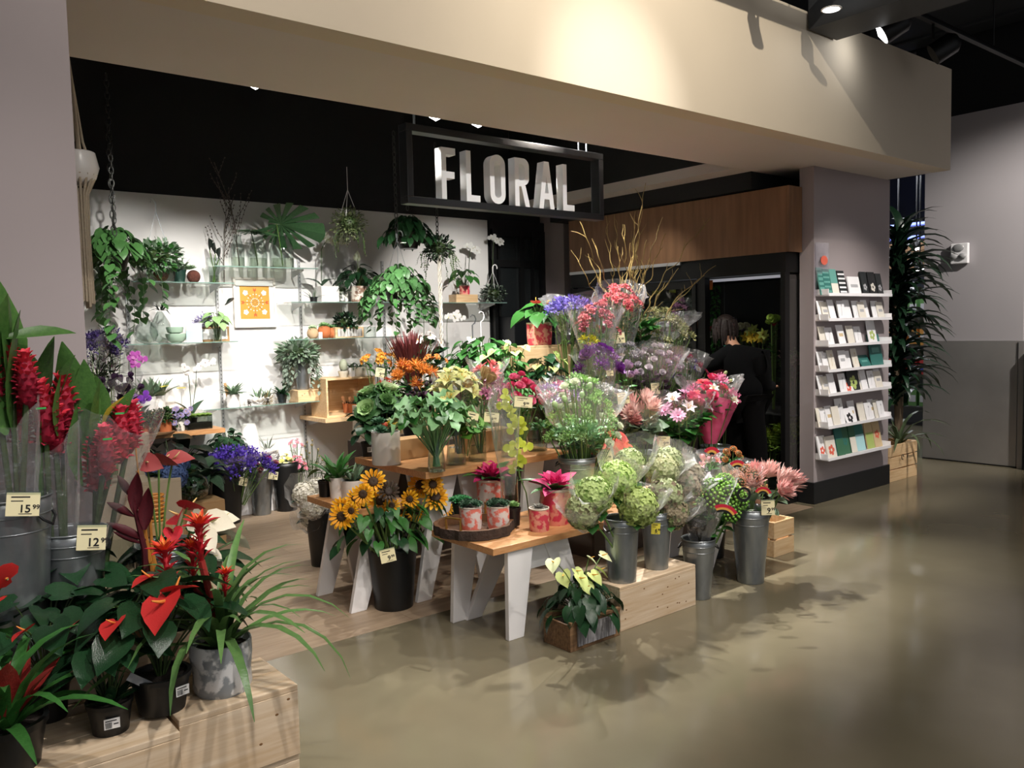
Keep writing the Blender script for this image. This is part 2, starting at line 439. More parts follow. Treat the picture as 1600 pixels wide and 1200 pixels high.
        b.tube([(0, 0, -2.0), (0, 0, .2)], [.12, .14], p, 6)
    elif kind == 'cabbage':
        L = leafmb('petal', p, 1.9, -.5, .25, .25); L2 = leafmb('petal', q, 2.0, .2, .2, .3)
        for n, el, s, T in ((4, 1.3, .5, L), (6, .95, .65, L), (7, .55, .85, L), (8, .1, 1.05, L2), (8, -.3, 1.15, L2)): ring(b, T, n, .06, 0, el, s, n * .5, .12, rn)
    elif kind == 'rosette':
        L = leafmb('oval', p, 1.0, -.4, .5)
        for n, el, s in ((4, 1.25, .5), (6, .9, .75), (8, .5, .95), (9, .15, 1.05)): ring(b, L, n, .05, 0, el, s, n * .4, .08, rn)
    elif kind == 'berries':
        for i in range(60):
            z = 1 - 1.6 * (i + .5) / 60; r = math.sqrt(max(0, 1 - z * z)); a = G_(i, 60)
            b.ball(.13, p if i % 3 else q, Matrix.Translation((r * math.cos(a), r * math.sin(a), z * .9)), 6, 4)
        b.ball(.85, STEMD, None, 8, 5, .9)
    elif kind == 'bud':
        b.ball(.5, p, Matrix.Translation((0, 0, .3)), 6, 4, 1.3)
    me = b.mesh(kind + '_head', True)
    HC[k] = (me, b)
    return HC[k]

# ------------------------------------------------------------------ tags
TXT = {}
def textmesh(s, size, mt, extrude=.0006, bold=False):
    k = (s, size, mt.name)
    if k in TXT: return TXT[k]
    c = bpy.data.curves.new('txt', 'FONT'); c.body = s; c.size = size; c.extrude = extrude; c.align_x = 'CENTER'; c.align_y = 'CENTER'
    if bold: c.offset = size * .02
    o = bpy.data.objects.new('txt', c); COL.objects.link(o)
    dg = bpy.context.evaluated_depsgraph_get(); dg.update()
    me = bpy.data.meshes.new_from_object(o.evaluated_get(dg))
    bpy.data.objects.remove(o); me.name = 'lettering'
    me.materials.clear(); me.materials.append(mt)
    TXT[k] = me
    return me
TOCAM = Vector((-.63, -.774, 0))
def facing(pos, rz=0., tilt=0., roll=0.):
    """matrix: XY plane stands upright, facing the aisle"""
    return Matrix.Translation(pos) @ Matrix.Rotation(rz, 4, 'Z') @ Matrix.Rotation(PI / 2 - tilt, 4, 'X') @ Matrix.Rotation(roll, 4, 'Z')
def local(t, wpos): return Matrix.Rotation(-t.rotation_euler.z, 3, 'Z') @ (Vector(wpos) - Vector(t.location))
def price_tag(parent, pos, wd=.085, hg=.065, rz=-.5, roll=0., price='9.99', paper=None, name='price_tag', lines=True):
    M = facing(pos, rz, .1, roll)
    t = MB().box(-wd / 2, wd / 2, -hg / 2, hg / 2, -.001, .001, paper or PAPER)
    if lines:
        t.box(-wd * .36, wd * .2, hg * .28, hg * .34, .001, .0015, INK); t.box(-wd * .36, 0, hg * .12, hg * .16, .001, .0015, INK)
    o = t.build(name, parent, M=M)
    if price:
        a_, c_ = price.split('.')
        inst(textmesh(a_, hg * .46, INK, .0006, True), 'lettering', o, Matrix.Translation((wd * .06, -hg * .2, .0015)))
        inst(textmesh(c_, hg * .27, INK, .0006, True), 'lettering', o, Matrix.Translation((wd * .06 + hg * (.16 + .13 * len(a_)), -hg * .12, .0015)))
        MB().box(-wd * .12, wd * .28, -hg * .42, -hg * .39, .001, .0015, INK).box(-wd / 2 - .004, wd / 2 + .004, hg * .42, hg * .56, -.002, .002, GLASS).build('clip', o)
    return o
def barcode_label(parent, pos, rz, wd=.05, hg=.032):
    t = MB().box(-wd / 2, wd / 2, -hg / 2, hg / 2, -.0008, .0008, WPAPER)
    rn = random.Random(4); x = -wd * .42
    while x < -wd * .02:
        k = rn.uniform(.0006, .0018); t.box(x, x + k, -hg * .4, hg * .15, .0008, .0014, INK); x += k + rn.uniform(.0008, .002)
    t.box(-wd * .42, wd * .3, hg * .25, hg * .34, .0008, .0014, INK); t.box(wd * .1, wd * .4, -hg * .1, 0, .0008, .0014, INK)
    return t.build('barcode_label', parent, M=facing(pos, rz))

# ------------------------------------------------------------------ vessels
VC = {}
def bucket(label, loc, r=.12, h=.36, mt=None, cat='bucket', group=None, rb=None, handles=True, rz=0., name=None):
    mt = mt or GALV
    rb = rb or r * .68
    name = name or ('galvanised_bucket' if mt is GALV else 'plastic_bucket')
    t = thing(name, label, cat, loc, rz, group)
    k = (round(r, 3), round(h, 3), round(rb, 3), mt.name)
    if k not in VC:
        pr = [(rb, 0), (rb * 1.01, .004)]
        for i in range(1, 11):
            u = i / 10; pr.append((rb + (r - rb) * u, h * u))
        inner = [(r - .004, h), (r - .006, h - .01), (rb * .97, h * .25), (.001, h * .25)]
        b = MB().lathe(pr + inner, mt, 28)
        R_ = MB()
        rims = (1.0, .9, .8) if mt is GALV else (1.0, .93)
        for u in rims:
            rr = rb + (r - rb) * u; zz = h * u
            R_.tube([(rr * math.cos(a * PI / 14), rr * math.sin(a * PI / 14), zz) for a in range(29)], .004 if u == 1 else .0025, mt, 5, cap=False)
        VC[k] = (b.mesh('bucket_body', True), R_.mesh('bucket_rim', True))
    a, c = VC[k]
    inst(a, 'body', t, Matrix()); inst(c, 'rim', t, Matrix())
    if handles and mt is GALV:
        for s_ in (-1, 1):
            rr = r * .97
            H_ = MB().tube([(s_ * rr, -.035, h * .9), (s_ * (rr + .012), -.03, h * .87), (s_ * (rr + .022), 0, h * .83), (s_ * (rr + .012), .03, h * .87), (s_ * rr, .035, h * .9)], .0045, BLACKP, 5)
            H_.build('handle', t, smooth=True)
    return t
def pot(label, loc, r=.06, h=.1, mt=None, rb=None, cat='pot', name='plant_pot', soil=True, lip=True, rz=0, parent=None, group=None):
    rb = rb or r * .85
    t = parent or thing(name, label, cat, loc, rz, group)
    pr = [(rb, 0), (rb + (r - rb) * .5, h * .5), (r, h * .85)]
    if lip: pr += [(r * 1.05, h * .86), (r * 1.07, h)]
    else: pr += [(r, h)]
    pr += [(r * .93, h), (r * .9, h * .88), (.001, h * .86)]
    MB().lathe(pr, mt or BLACKP, 22).build('pot' if parent else 'body', t, smooth=True)
    if soil: MB().disc(r * .9, h * .89, SOIL, 14, cap=.006).build('soil', t, smooth=True)
    return t
def vase(label, loc, prof, water=.35, cat='vase', name='glass_vase', group=None):
    t = thing(name, label, cat, loc, 0, group)
    th = .003
    inner = [(max(r - th, .001), z + (th if i == 0 else 0)) for i, (r, z) in enumerate(prof)]
    MB().lathe(prof, GLASS, 24).build('glass_body', t, smooth=True)
    if water:
        hmax = prof[-1][1] * water; wp = [(.001, th * 1.5)]
        for i, (r, z) in enumerate(prof):
            if z > hmax:
                r0, z0 = prof[i - 1]; u = (hmax - z0) / max(z - z0, 1e-6); wp.append((r0 + (r - r0) * u - th * 1.6, hmax)); break
            wp.append((r - th * 1.6, max(z, th * 1.5)))
        wp.append((.001, hmax))
        MB().open_lathe(wp, WATER, 20).build('water', t, smooth=True)
    return t

def crate(label, x0, x1, y0, y1, z0, z1, mt=None, slats=0, cat='crate', name='wooden_crate', knots=0, rz=0., openf=None, seed=1, th=.016, group=None):
    """board-built box; every board is a part"""
    mt = mt or WOODP
    t = thing(name, label, cat, ((x0 + x1) / 2, (y0 + y1) / 2, z0), rz, group)
    W, D, H = (x1 - x0) / 2, (y1 - y0) / 2, z1 - z0
    rn = random.Random(seed)
    def bd(n, *a): return MB().box(*a, mt).build(n, t, bevel=.0025)
    if slats:
        g = .012; hh = (H - g * (slats - 1)) / slats
        for k in range(slats):
            z = k * (hh + g)
            bd('slat', -W, W, -D, -D + th, z, z + hh); bd('slat', -W, W, D - th, D, z, z + hh)
            bd('slat', -W, -W + th, -D + th, D - th, z, z + hh); bd('slat', W - th, W, -D + th, D - th, z, z + hh)
        for sx in (-1, 1):
            for sy in (-1, 1):
                x = sx * (W - th * 2); y = sy * (D - th * 2); bd('corner_post', x - th, x + th, y - th, y + th, 0, H - .004)
        bd('base_board', -W + th, W - th, -D + th, D - th, .004, .014)
    else:
        bd('front_panel', -W, W, -D, -D + th, 0, H - th); bd('back_panel', -W, W, D - th, D, 0, H - th)
        bd('side_panel', -W, -W + th, -D + th, D - th, 0, H - th); bd('side_panel', W - th, W, -D + th, D - th, 0, H - th)
        nb = 2 if D > .12 else 1
        for k in range(nb):
            a = -D + 2 * D * k / nb; bb = -D + 2 * D * (k + 1) / nb
            bd('top_board', -W, W, a + .0008, bb - .0008, H - th, H)
    if knots:
        K = MB()
        for k in range(knots):
            kx = rn.uniform(-W * .9, W * .9); kz = rn.uniform(.02, H - .03)
            K.ball(.006, KNOT, Matrix.Translation((kx, -D, kz)) @ Matrix.Diagonal((1, .12, .7, 1)), 8, 5)
        K.build('knots', t, kind='stuff')
    return t

# ------------------------------------------------------------------ plants
def vec(*a): return Vector(a)
def arc(p0, p1, lift=.3, n=6, rn=None, jit=0.):
    p0 = Vector(p0); p1 = Vector(p1); out = []
    mid = vec(p0.x * .7 + p1.x * .3, p0.y * .7 + p1.y * .3, p0.z + (p1.z - p0.z) * (.5 + lift))
    for i in range(n + 1):
        t = i / n; p = p0 * (1 - t) ** 2 + mid * 2 * t * (1 - t) + p1 * t * t
        if rn and 0 < i < n: p = p + vec(rn.uniform(-jit, jit), rn.uniform(-jit, jit), rn.uniform(-jit, jit))
        out.append(p)
    return out
def heart_plant(t, rn, n, R, H, ls, mt, z0=0., kind='heart', W=1., flowers=(), fcol=None, fs=.06, bend=.7, parts=True, droop=.2, hmin=.35, fold=.2):
    """stemmed leaves round a crown, flowers above; t is the parent thing"""
    S = MB(); F = MB()
    lme = leafme(kind, mt, W, bend, fold); lmb = leafmb(kind, mt, W, bend, fold)
    for i in range(n):
        a = G_(i, n) + rn.uniform(-.3, .3); u = math.sqrt((i + .5) / n)
        r = R * u * rn.uniform(.75, 1.05); z = z0 + H * (1 - (1 - hmin) * u * u) * rn.uniform(.8, 1.05)
        tip = vec(r * math.cos(a), r * math.sin(a), z)
        pts = arc((.01 * math.cos(a), .01 * math.sin(a), z0), tip, .25, 5)
        S.tube(pts, .0025 * max(1, ls / .12), STEMD, 4)
        M = axM(tip, (math.cos(a), math.sin(a), -droop - u * .5 + rn.uniform(-.25, .25)), ls * rn.uniform(.75, 1.15), rn.uniform(-.4, .4))
        if parts: inst(lme, 'leaf', t, M)
        else: F.addmb(lmb, M)
    if not parts: F.build('foliage', t, smooth=True, kind='stuff')
    for fl in flowers:
        pos, d, s_ = fl[:3]
        S.tube(arc((0, 0, z0), pos, .2, 6), .003, STEMG, 4)
        inst(head('spathe', *(fl[3] if len(fl) > 3 else fcol))[0], 'flower', t, axM(pos, d, s_ or fs, fl[4] if len(fl) > 4 else 0))
    S.build('stems', t, kind='stuff', smooth=True)
def rosette_plant(t, rn, n, L, mt, z0=0., kind='strap', W=1., bend=1.6, el=(.3, 1.3), parts=True, name='leaf', spread=.02):
    F = MB()
    for i in range(n):
        a = G_(i, n) + rn.uniform(-.2, .2); u = (i + .5) / n
        e = el[0] + (el[1] - el[0]) * (1 - u) + rn.uniform(-.12, .12)
        b = bend * rn.choice((.75, 1.0, 1.25))
        M = PM((spread * math.cos(a), spread * math.sin(a), z0), a, e, rn.uniform(-.2, .2), L * rn.uniform(.75, 1.1))
        if parts: inst(leafme(kind, mt, W, b, .35), name, t, M)
        else: F.addmb(leafmb(kind, mt, W, b, .35), M)
    if not parts: F.build('foliage', t, smooth=True, kind='stuff')
def bush(t, rn, n, R, mt, ls, z=0., sz=1., kind='small', mt2=None, name='foliage', W=1.2, off=(0, 0), core=True, shell=.55):
    F = MB(); a_ = leafmb(kind, mt, W, .4, .2); b_ = leafmb(kind, mt2 or mt, W, .4, .2)
    for i in range(n):
        d = vec(rn.gauss(0, 1), rn.gauss(0, 1), rn.gauss(0, 1)).normalized(); k = rn.uniform(shell, 1.05)
        p = vec(d.x * R * k + off[0], d.y * R * k + off[1], z + d.z * R * sz * k)
        F.addmb(a_ if rn.random() < .6 else b_, axM(p, d + vec(rn.uniform(-.7, .7), rn.uniform(-.7, .7), rn.uniform(-.4, .6)), ls * rn.uniform(.7, 1.3), rn.uniform(-1, 1)))
    if core: F.ball(R * .55, STEMD, Matrix.Translation((off[0], off[1], z)) , 9, 6, sz)
    return F.build(name, t, smooth=True, kind='stuff')
def vines(t, rn, n, R, L, mt, ls, z=0., kind='heart', step=.06, name='leaf', azs=None, parts=True):
    S = MB(); F = MB(); lme = leafme(kind, mt, 1., .5, .2); lmb = leafmb(kind, mt, 1., .5, .2)
    for i in range(n):
        a = (azs[i] if azs else rn.uniform(0, 2 * PI)); ln = L * rn.uniform(.4, 1.0)
        p = vec(R * .5 * math.cos(a), R * .5 * math.sin(a), z); d = vec(math.cos(a), math.sin(a), .4); pts = [p.copy()]; dist = 0
        while dist < ln:
            d = (d + vec(rn.uniform(-.25, .25), rn.uniform(-.25, .25), -.38)).normalized()
            p = p + d * step * .7; dist += step * .7; pts.append(p.copy())
            M = axM(p, vec(math.cos(a + rn.uniform(-1.6, 1.6)), math.sin(a + rn.uniform(-1.6, 1.6)), -.7), ls * rn.uniform(.7, 1.1), rn.uniform(-.5, .5))
            if parts: inst(lme, name, t, M)
            else: F.addmb(lmb, M)
        S.tube(pts, .0022, STEMD, 4)
    S.build('vines', t, kind='stuff', smooth=True)
    if not parts: F.build('trailing_foliage', t, kind='stuff', smooth=True)

def sleeve_mb(r0, r1, h, z0, mt, seed=0, n=26, tip=(0, 0)):
    rn = random.Random(seed); v = []; f = []; m = 9
    ph = rn.random() * 9
    for j in range(m + 1):
        u = j / m; r = r0 + (r1 - r0) * (u ** .85)
        for i in range(n):
            a = 2 * PI * i / n
            cr = noise.noise(Vector((math.cos(a) * 2.2 + ph, math.sin(a) * 2.2, u * 2.5))) * .18 * (.3 + u)
            cr += (.05 if i % 2 else -.05) * u
            zz = z0 + h * u + (h * .12 * math.sin(a * 2 + ph) + rn.uniform(-.03, .03) * h) * (1 if j == m else u * u * .5)
            v.append((r * (1 + cr) * math.cos(a) + tip[0] * u, r * (1 + cr) * math.sin(a) + tip[1] * u, zz))
    f = [(j * n + i, j * n + (i + 1) % n, (j + 1) * n + (i + 1) % n, (j + 1) * n + i) for j in range(m) for i in range(n)]
    return MB().add(v, f, mt)
def bouquet(label, px, py, Y, bz, hk, cols, n, Rpx, hs, dome=.5, leaf=None, nl=30, ll=.07, lk='lance', sleeve=None, tagp=None, stemz=None, name='flower_bouquet', cat='bouquet',
            group=None, seed=None, film=None, stem=None, sq=1., foot=.25, lean=0., heads='flower', hz=0., sr=1.25, sh=None, root=None):
    """a bunch whose blooms centre at the point seen at (px, py) in the plane y=Y, standing on height bz"""
    c = at(px, py, y=Y); sc_ = ppm(c); R = Rpx / sc_
    rn = random.Random(seed if seed is not None else int(px * 7 + py * 13))
    rx, ry = root or (c.x, c.y); o_ = Vector((c.x - rx, c.y - ry, 0))
    t = thing(name, label, cat, (rx, ry, bz), 0, group)
    Hh = c.z - bz
    sz = stemz if stemz is not None else 0.03
    S = MB()
    for i in range(n):
        a = G_(i, n) + rn.uniform(-.3, .3); u = math.sqrt((i + .5) / n) if n > 1 else 0
        x = R * u * math.cos(a); y = R * u * math.sin(a) * sq
        z = Hh + R * dome * (1 - 2 * u * u) + rn.uniform(-.12, .12) * R + hz
        d = vec(x / max(R, .01) * .9, y / max(R, .01) * .9 - .25, 1.0 - .3 * u + rn.uniform(-.2, .2)) + TOCAM * lean
        col = cols[i % len(cols)] if isinstance(cols, list) else cols
        kk = hk[i % len(hk)] if isinstance(hk, list) else hk
        hsz = (hs[i % len(hs)] if isinstance(hs, list) else hs) * rn.uniform(.88, 1.12)
        bx_, by_ = x * foot, y * foot; x += o_.x; y += o_.y; d = d + o_ * 2
        M = dirM((x, y, z), d, hsz, rn.random() * 6)
        inst(head(kk, *col)[0], heads, t, M)
        S.tube(arc((bx_, by_, sz), (x, y, z), -.1, 5), .0025 if R < .12 else .0035, stem or STEMG, 4)
    S.build('stems', t, kind='stuff', smooth=True)
    if leaf is not None and nl:
        F = MB(); lb = leafmb(lk, leaf, 1.3, .7, .2)
        for i in range(nl):
            a = rn.uniform(0, 2 * PI); u = rn.uniform(.15, 1.0); k = rn.uniform(.35, .95)
            x = R * u * k * math.cos(a); y = R * u * k * math.sin(a) * sq
            z = Hh * .45 + (Hh * .55 - R * dome * .3) * k * rn.uniform(.8, 1.0)
            z = max(z, sz + .1); x += o_.x * z / Hh; y += o_.y * z / Hh
            F.addmb(lb, axM((x, y, z), (math.cos(a), math.sin(a), rn.uniform(-.1, 1.1)), ll * rn.uniform(.7, 1.3), rn.uniform(-.6, .6)))
        F.build('leaves', t, kind='stuff', smooth=True)
    if sleeve:
        h = sh or Hh * sleeve
        z0 = Hh + R * dome * .6 + .04 - h
        sleeve_mb(max(R * .3, .03), R * sr, h, z0, film or FILM, seed=int(px + py), tip=(o_.x * h / Hh, o_.y * h / Hh)).build('sleeve', t, smooth=True, loc=(o_.x * z0 / Hh, o_.y * z0 / Hh, 0))
    if tagp:
        q = at(tagp[0], tagp[1], y=Y - .14) - Vector((rx, ry, bz))
        price_tag(t, q, tagp[2] if len(tagp) > 2 else .085, tagp[3] if len(tagp) > 3 else .07, rn.uniform(-.7, -.4), rn.uniform(-.35, .1), price=rn.choice(('9.99', '12.99', '7.99', '5.99')))
    return t
# ================================================================== THE SETTING
CONC = mat('polished_concrete', '7e7661', .13, 0, .0, .9, '665f4d', .02, 6)
PLANKM = mat('oak_plank', 'a8937c', .42, 0, .2, 3, '8e7a65', .03, 30, rnd=.1, stretch=(1, 9, 9))
MAUVE = mat('mauve_grey_paint', '9c9293', .75, 0, .04, 2)
CREAM = mat('cream_paint', 'd2c5b0', .75, 0, .03, 2)
SOFF = mat('soffit_paint', 'd0c8c1', .75, 0, .03, 2)
WALLW = mat('white_wall_paint', 'dcdad8', .8, 0, .03, 2)
DARK = mat('black_ceiling_paint', '101112', .85)
DARK2 = mat('dark_grey_ceiling', '25272a', .85)
WALLG = mat('light_grey_wall', 'a9a4a6', .8, 0, .03, 2)
STEEL = mat('brushed_steel', 'a19e9b', .38, .4, .12, 1.5, '8d8a87', .03, 30)
VENEER = mat('oak_veneer', '8a6649', .5, 0, .15, 3, '75553b', .02, 20, stretch=(6, 6, .6))
BASEB = mat('black_baseboard', '15171a', .5)

fl = struct(MB().box(-6, 16, -6, 3.86, -.1, 0, CONC).box(-6, 16, 3.86, 12, -.1, -.012, CONC).box(6.47, 16, 3.86, 12, -.012, 0, CONC).build('floor'))
for r_ in range(20):
    y0 = 3.862 + r_ * .18; x = -1.2 - (r_ * .47) % 1.2
    while x < 6.45:
        x1 = min(x + 1.2, 6.455); xa = max(x, .0)
        if x1 > xa + .02:
            o = MB().box(-(x1 - xa) / 2 + .0008, (x1 - xa) / 2 - .0008, -.0892, .0892, -.011, .0, PLANKM).build('plank', fl, loc=((x1 + xa) / 2, y0 + .09, 0))
        x += 1.2
def slab(name, *a):
    return struct(MB().box(*a[:-1], a[-1]).build(name))
slab('wall_back', .3, 5.72, 7.4, 7.55, 0, 2.795, WALLW)
slab('wall_back.001', .3, 7.9, 7.41, 7.56, 2.795, 4.9, DARK)
slab('wall_left', .3, .45, 4.4, 7.4, 0, 4.9, WALLG)
slab('wall_right', 7.75, 7.87, 4.055, 7.4, 0, 4.9, DARK)
slab('trim_1', 6.5, 7.75, 7.0, 7.4, 0, 4.9, MAUVE)          # grey pier in the back right corner
slab('ceiling', .3, 7.87, 4.38, 7.56, 4.2, 4.3, DARK)
slab('ceiling.001', -6, 16, -6, 12, 5.4, 5.5, DARK2)
# fascia box over the shop front
slab('trim_2', .6, 7.83, 3.35, 3.5, 2.91, 3.79, CREAM)
slab('trim_3', .6, 7.83, 3.5, 4.37, 2.9105, 3.0, SOFF)
slab('trim_4', .6, 7.83, 4.3, 4.37, 3.0, 4.9, DARK)
slab('trim_5', .6, 7.83, 3.5, 4.3, 3.7, 3.79, DARK)
slab('trim_6', 7.7, 7.83, 3.5, 4.3, 3.0, 3.7, CREAM)
slab('trim_7', 6.06, 6.36, 4.37, 7.4, 2.91, 3.0, SOFF)
slab('trim_8', 6.3, 7.75, 4.37, 7.0, 2.76, 2.91, DARK)
slab('trim_9', 6.06, 6.1, 4.37, 7.4, 3.0, 4.2, DARK)
# pillars
slab('wall_front_right', 6.55, 7.87, 3.92, 4.055, .19, 2.91, MAUVE)
struct(MB().box(6.535, 7.88, 3.905, 4.065, 0, .19, BASEB).build('baseboard_front_right', bevel=.004))
slab('wall_front_left', -2.2, .71, 3.3, 4.4, 0, 5.4, MAUVE)
slab('ceiling.002', -6, 9.6, 4.3, 12, 4.95, 5.0, DARK)
# far right wall with its steel cladding
slab('wall_right.001', 9.6, 9.75, 3.36, 4.38, 0, 3.78, WALLG)
slab('wall_right.002', 9.62, 9.75, -4, 3.3, 0, 3.78, WALLG)
slab('wall_right.003', 9.62, 9.78, -6, 4.5, 3.78, 5.4, DARK)
t = thing('steel_cladding', 'brushed steel sheet covering the lower part of the far right wall', 'wall panel', (9.59, 3.9, 0))
MB().box(-.012, .004, -.5, .47, .012, 1.34, STEEL).build('sheet', t, bevel=.002)
MB().box(-.03, .004, -.565, -.512, 0, 1.34, STEEL).build('corner_guard', t, bevel=.002)
MB().box(-.02, .004, -.5, .47, 0, .012, BLACKM).build('base_strip', t)
slab('wall_right.004', 15.9, 16, -6, 12, 0, 5.4, mat('distant_wall', '3a3d44', .8))
# back-right black steel screen door
t = thing('metal_screen_door', 'black metal framed door with dark panes in the back right corner', 'door', (6.1, 7.36, 0))
for x0, x1 in ((-.36, -.32), (-.30, -.27), (0.02, .08), (.2, .23), (.33, .4)): MB().box(x0, x1, -.04, .02, 0, 2.7, BLACKM).build('stile', t)
for z0, z1 in ((2.62, 2.8), (2.28, 2.36), (1.0, 1.1), (0, .15)): MB().box(-.36, .4, -.03, .03, z0, z1, BLACKM).build('rail', t)
MB().box(-.36, .4, .0, .01, 0, 2.7, mat('dark_pane', '1c1f20', .25)).build('pane', t)
MB().box(-.3, .3, -.3, -.045, 0, 1.72, mat('cabinet_black', '0e1114', .4)).build('cabinet', t, bevel=.004)
MB().box(-.03, .06, -.304, -.3, 1.52, 1.545, mat('plate_grey', '4a4c4e', .4, .5)).build('name_plate', t)
slab('wall_back.002', 5.72, 6.5, 7.42, 7.55, 0, 2.8, DARK)

# FLORAL sign
SY = 4.47
p0 = at(634, 192, y=SY); p1 = at(944, 343, y=SY); p2 = at(632, 318, y=SY); p3 = at(944, 240, y=SY)
sx0, sx1 = p0.x, p1.x; sz0, sz1 = (p1.z + p2.z) / 2, (p0.z + p3.z) / 2
t = thing('hanging_sign', 'black open frame shop sign with white FLORAL letters hanging in the opening', 'sign', ((sx0 + sx1) / 2, SY, sz0))
hw = (sx1 - sx0) / 2; hh = sz1 - sz0; FR = mat('sign_frame_black', '1a1b1d', .4)
MB().box(-hw, hw, -.0, .09, 0, .045, FR).build('frame_bar', t, bevel=.003); MB().box(-hw, hw, 0, .09, hh - .045, hh, FR).build('frame_bar', t, bevel=.003)
MB().box(-hw, -hw + .045, 0, .09, .045, hh - .045, FR).build('frame_bar', t, bevel=.003); MB().box(hw - .045, hw, 0, .09, .045, hh - .045, FR).build('frame_bar', t, bevel=.003)
for x in (-hw + .09, hw - .21, hw - .13): MB().tube([(x, .045, hh), (x, .045, hh + .95)], .007, GALV, 6).build('hanger_rod', t)
def stad(x0, x1, y0, y1, r, n=7):
    out = []
    for cx_, cy_, a0 in ((x1 - r, y1 - r, 0), (x0 + r, y1 - r, PI / 2), (x0 + r, y0 + r, PI), (x1 - r, y0 + r, 1.5 * PI)):
        for i in range(n + 1): out.append((cx_ + r * math.cos(a0 + PI / 2 * i / n), cy_ + r * math.sin(a0 + PI / 2 * i / n)))
    return out
def halfring(x0, x1, y0, y1, r, n=7):
    return [(x0, y0)] + [(x1 - r + r * math.sin(PI / 2 * i / n), y0 + r - r * math.cos(PI / 2 * i / n)) for i in range(n + 1)] + \
           [(x1 - r + r * math.cos(PI / 2 * i / n), y1 - r + r * math.sin(PI / 2 * i / n)) for i in range(n + 1)] + [(x0, y1)]
S_ = .115
LET = {
    'F': [[(0, 0), (S_, 0), (S_, .41), (.31, .41), (.31, .54), (S_, .54), (S_, .87), (.34, .87), (.34, 1), (0, 1)]],
    'L': [[(0, 0), (.34, 0), (.34, .13), (S_, .13), (S_, 1), (0, 1)]],
    'O': [stad(0, .4, 0, 1, .2), stad(S_, .4 - S_, .13, .87, .085)],
    'R': [[(0, 0), (S_, 0), (S_, .41), (.17, .41), (.28, 0), (.405, 0), (.285, .44)] + halfring(.285, .39, .44, 1, .16)[1:-1] + [(0, 1)], halfring(S_, .275, .54, .87, .09)],
    'A': [[(0, 0), (.12, 0), (.15, .2), (.29, .2), (.32, 0), (.44, 0), (.29, 1), (.15, 1)], [(.165, .33), (.22, .7), (.275, .33)]],
}
LW = mat('letter_white', 'f2f2f2', .5)
lt = at(686, 229, y=SY).z; lb = sz0 + .045; LH = lt - lb
xa = at(690, 300, y=SY).x; xb = at(897, 320, y=SY).x
tot = .34 + .34 + .4 + .405 + .44 + .34; gap = ((xb - xa) / LH - tot) / 5
cur = xa - (sx0 + sx1) / 2
for ch in 'FLORAL':
    c = bpy.data.curves.new('letter', 'CURVE'); c.dimensions = '2D'; c.fill_mode = 'BOTH'; c.extrude = .035
    for pl in LET[ch]:
        s_ = c.splines.new('POLY'); s_.points.add(len(pl) - 1); s_.use_cyclic_u = True
        for i, (x, y) in enumerate(pl): s_.points[i].co = (x * LH, y * LH, 0, 1)
    o = bpy.data.objects.new('letter', c); COL.objects.link(o)
    bpy.context.view_layer.update()
    me = bpy.data.meshes.new_from_object(o.evaluated_get(bpy.context.evaluated_depsgraph_get()))
    bpy.data.objects.remove(o); me.materials.clear(); me.materials.append(LW)
    inst(me, 'letter', t, Matrix.Translation((cur, .03, .045)) @ Matrix.Rotation(PI / 2, 4, 'X'))
    wd = max(x for x, y in LET[ch][0]); cur += (wd + gap) * LH

# recessed spot lamps seen under the fascia
BULB = mat('lit_lens', 'ffffff', .3, emit=14)
def spotlamp(label, pos, r=.06, aim=(0, 0, -1), stem=.5, cyl=.14, lens=True, group=None, mt=None):
    t = thing('track_lamp', label, 'lamp', pos, 0, group)
    M = dirM((0, 0, 0), -Vector(aim))
    MB().lathe([(r, 0), (r, cyl * .8), (r * .6, cyl), (.001, cyl)], mt or BLACKM, 18, M).build('can', t, smooth=True)
    MB().tube([(0, 0, cyl * .6), (0, 0, stem)], .01, BLACKM, 6).build('stem', t)
    if lens: MB().disc(r * .9, -.001, BULB, 18, M, cap=-.025).build('lens', t, smooth=True)
    return t
for i, (px, py) in enumerate(((399, 133), (681, 183), (747, 194))):
    q = at(px, py, y=4.95)
    spotlamp(('white glowing spot lamp under the fascia, leftmost of three', 'glowing spot lamp above the left end of the floral sign', 'glowing spot lamp above the middle of the floral sign')[i], q, .055, (.1, .2, -1), 4.2 - q.z)

# main ceiling: beam with downlight, tracks, pipes
t = thing('ceiling_beam', 'black boxed ceiling beam with a lit downlight at the fascia', 'beam', (5.3, 2.0, 3.45))
a_ = at(1261, 47, y=3.34); b_ = at(1355, 26, y=3.34)
MB().box(a_.x - 5.3, a_.x + .38 - 5.3, -3.2, 1.33, a_.z - 3.45, a_.z + .5 - 3.45, mat('beam_grey', '2a2c2f', .6)).build('beam_box', t)
q = at(1299, 14, z=a_.z)
MB().disc(.055, q.z - 3.4502 - .004, BULB, 20, Matrix.Translation((q.x - 5.3, q.y - 2.0, 0))).build('downlight_lens', t)
MB().open_lathe([(.055, -.006), (.066, -.004), (.066, .0)], WHITE, 20, Matrix.Translation((q.x - 5.3, q.y - 2.0, q.z - 3.45))).build('downlight_rim', t, smooth=True)
TG = mat('track_grey', '3a3c3f', .5, .3)
q0 = at(1392, 5, z=3.9); q1 = at(1600, 104, z=3.9); ty = (q0.y + q1.y) / 2
t = thing('lighting_track', 'long black lighting track running along the aisle ceiling at right', 'track', (8, ty, 3.9))
MB().box(-10, 3, -.02, .02, 0, .04, BLACKM).build('rail', t); MB().box(-10, 3, -.028, -.02, -.004, .006, TG).build('rail_edge', t)
for x in (-6, -3, 0, 2): MB().tube([(x, 0, .04), (x, 0, 1.5)], .006, BLACKM, 5).build('drop_rod', t)
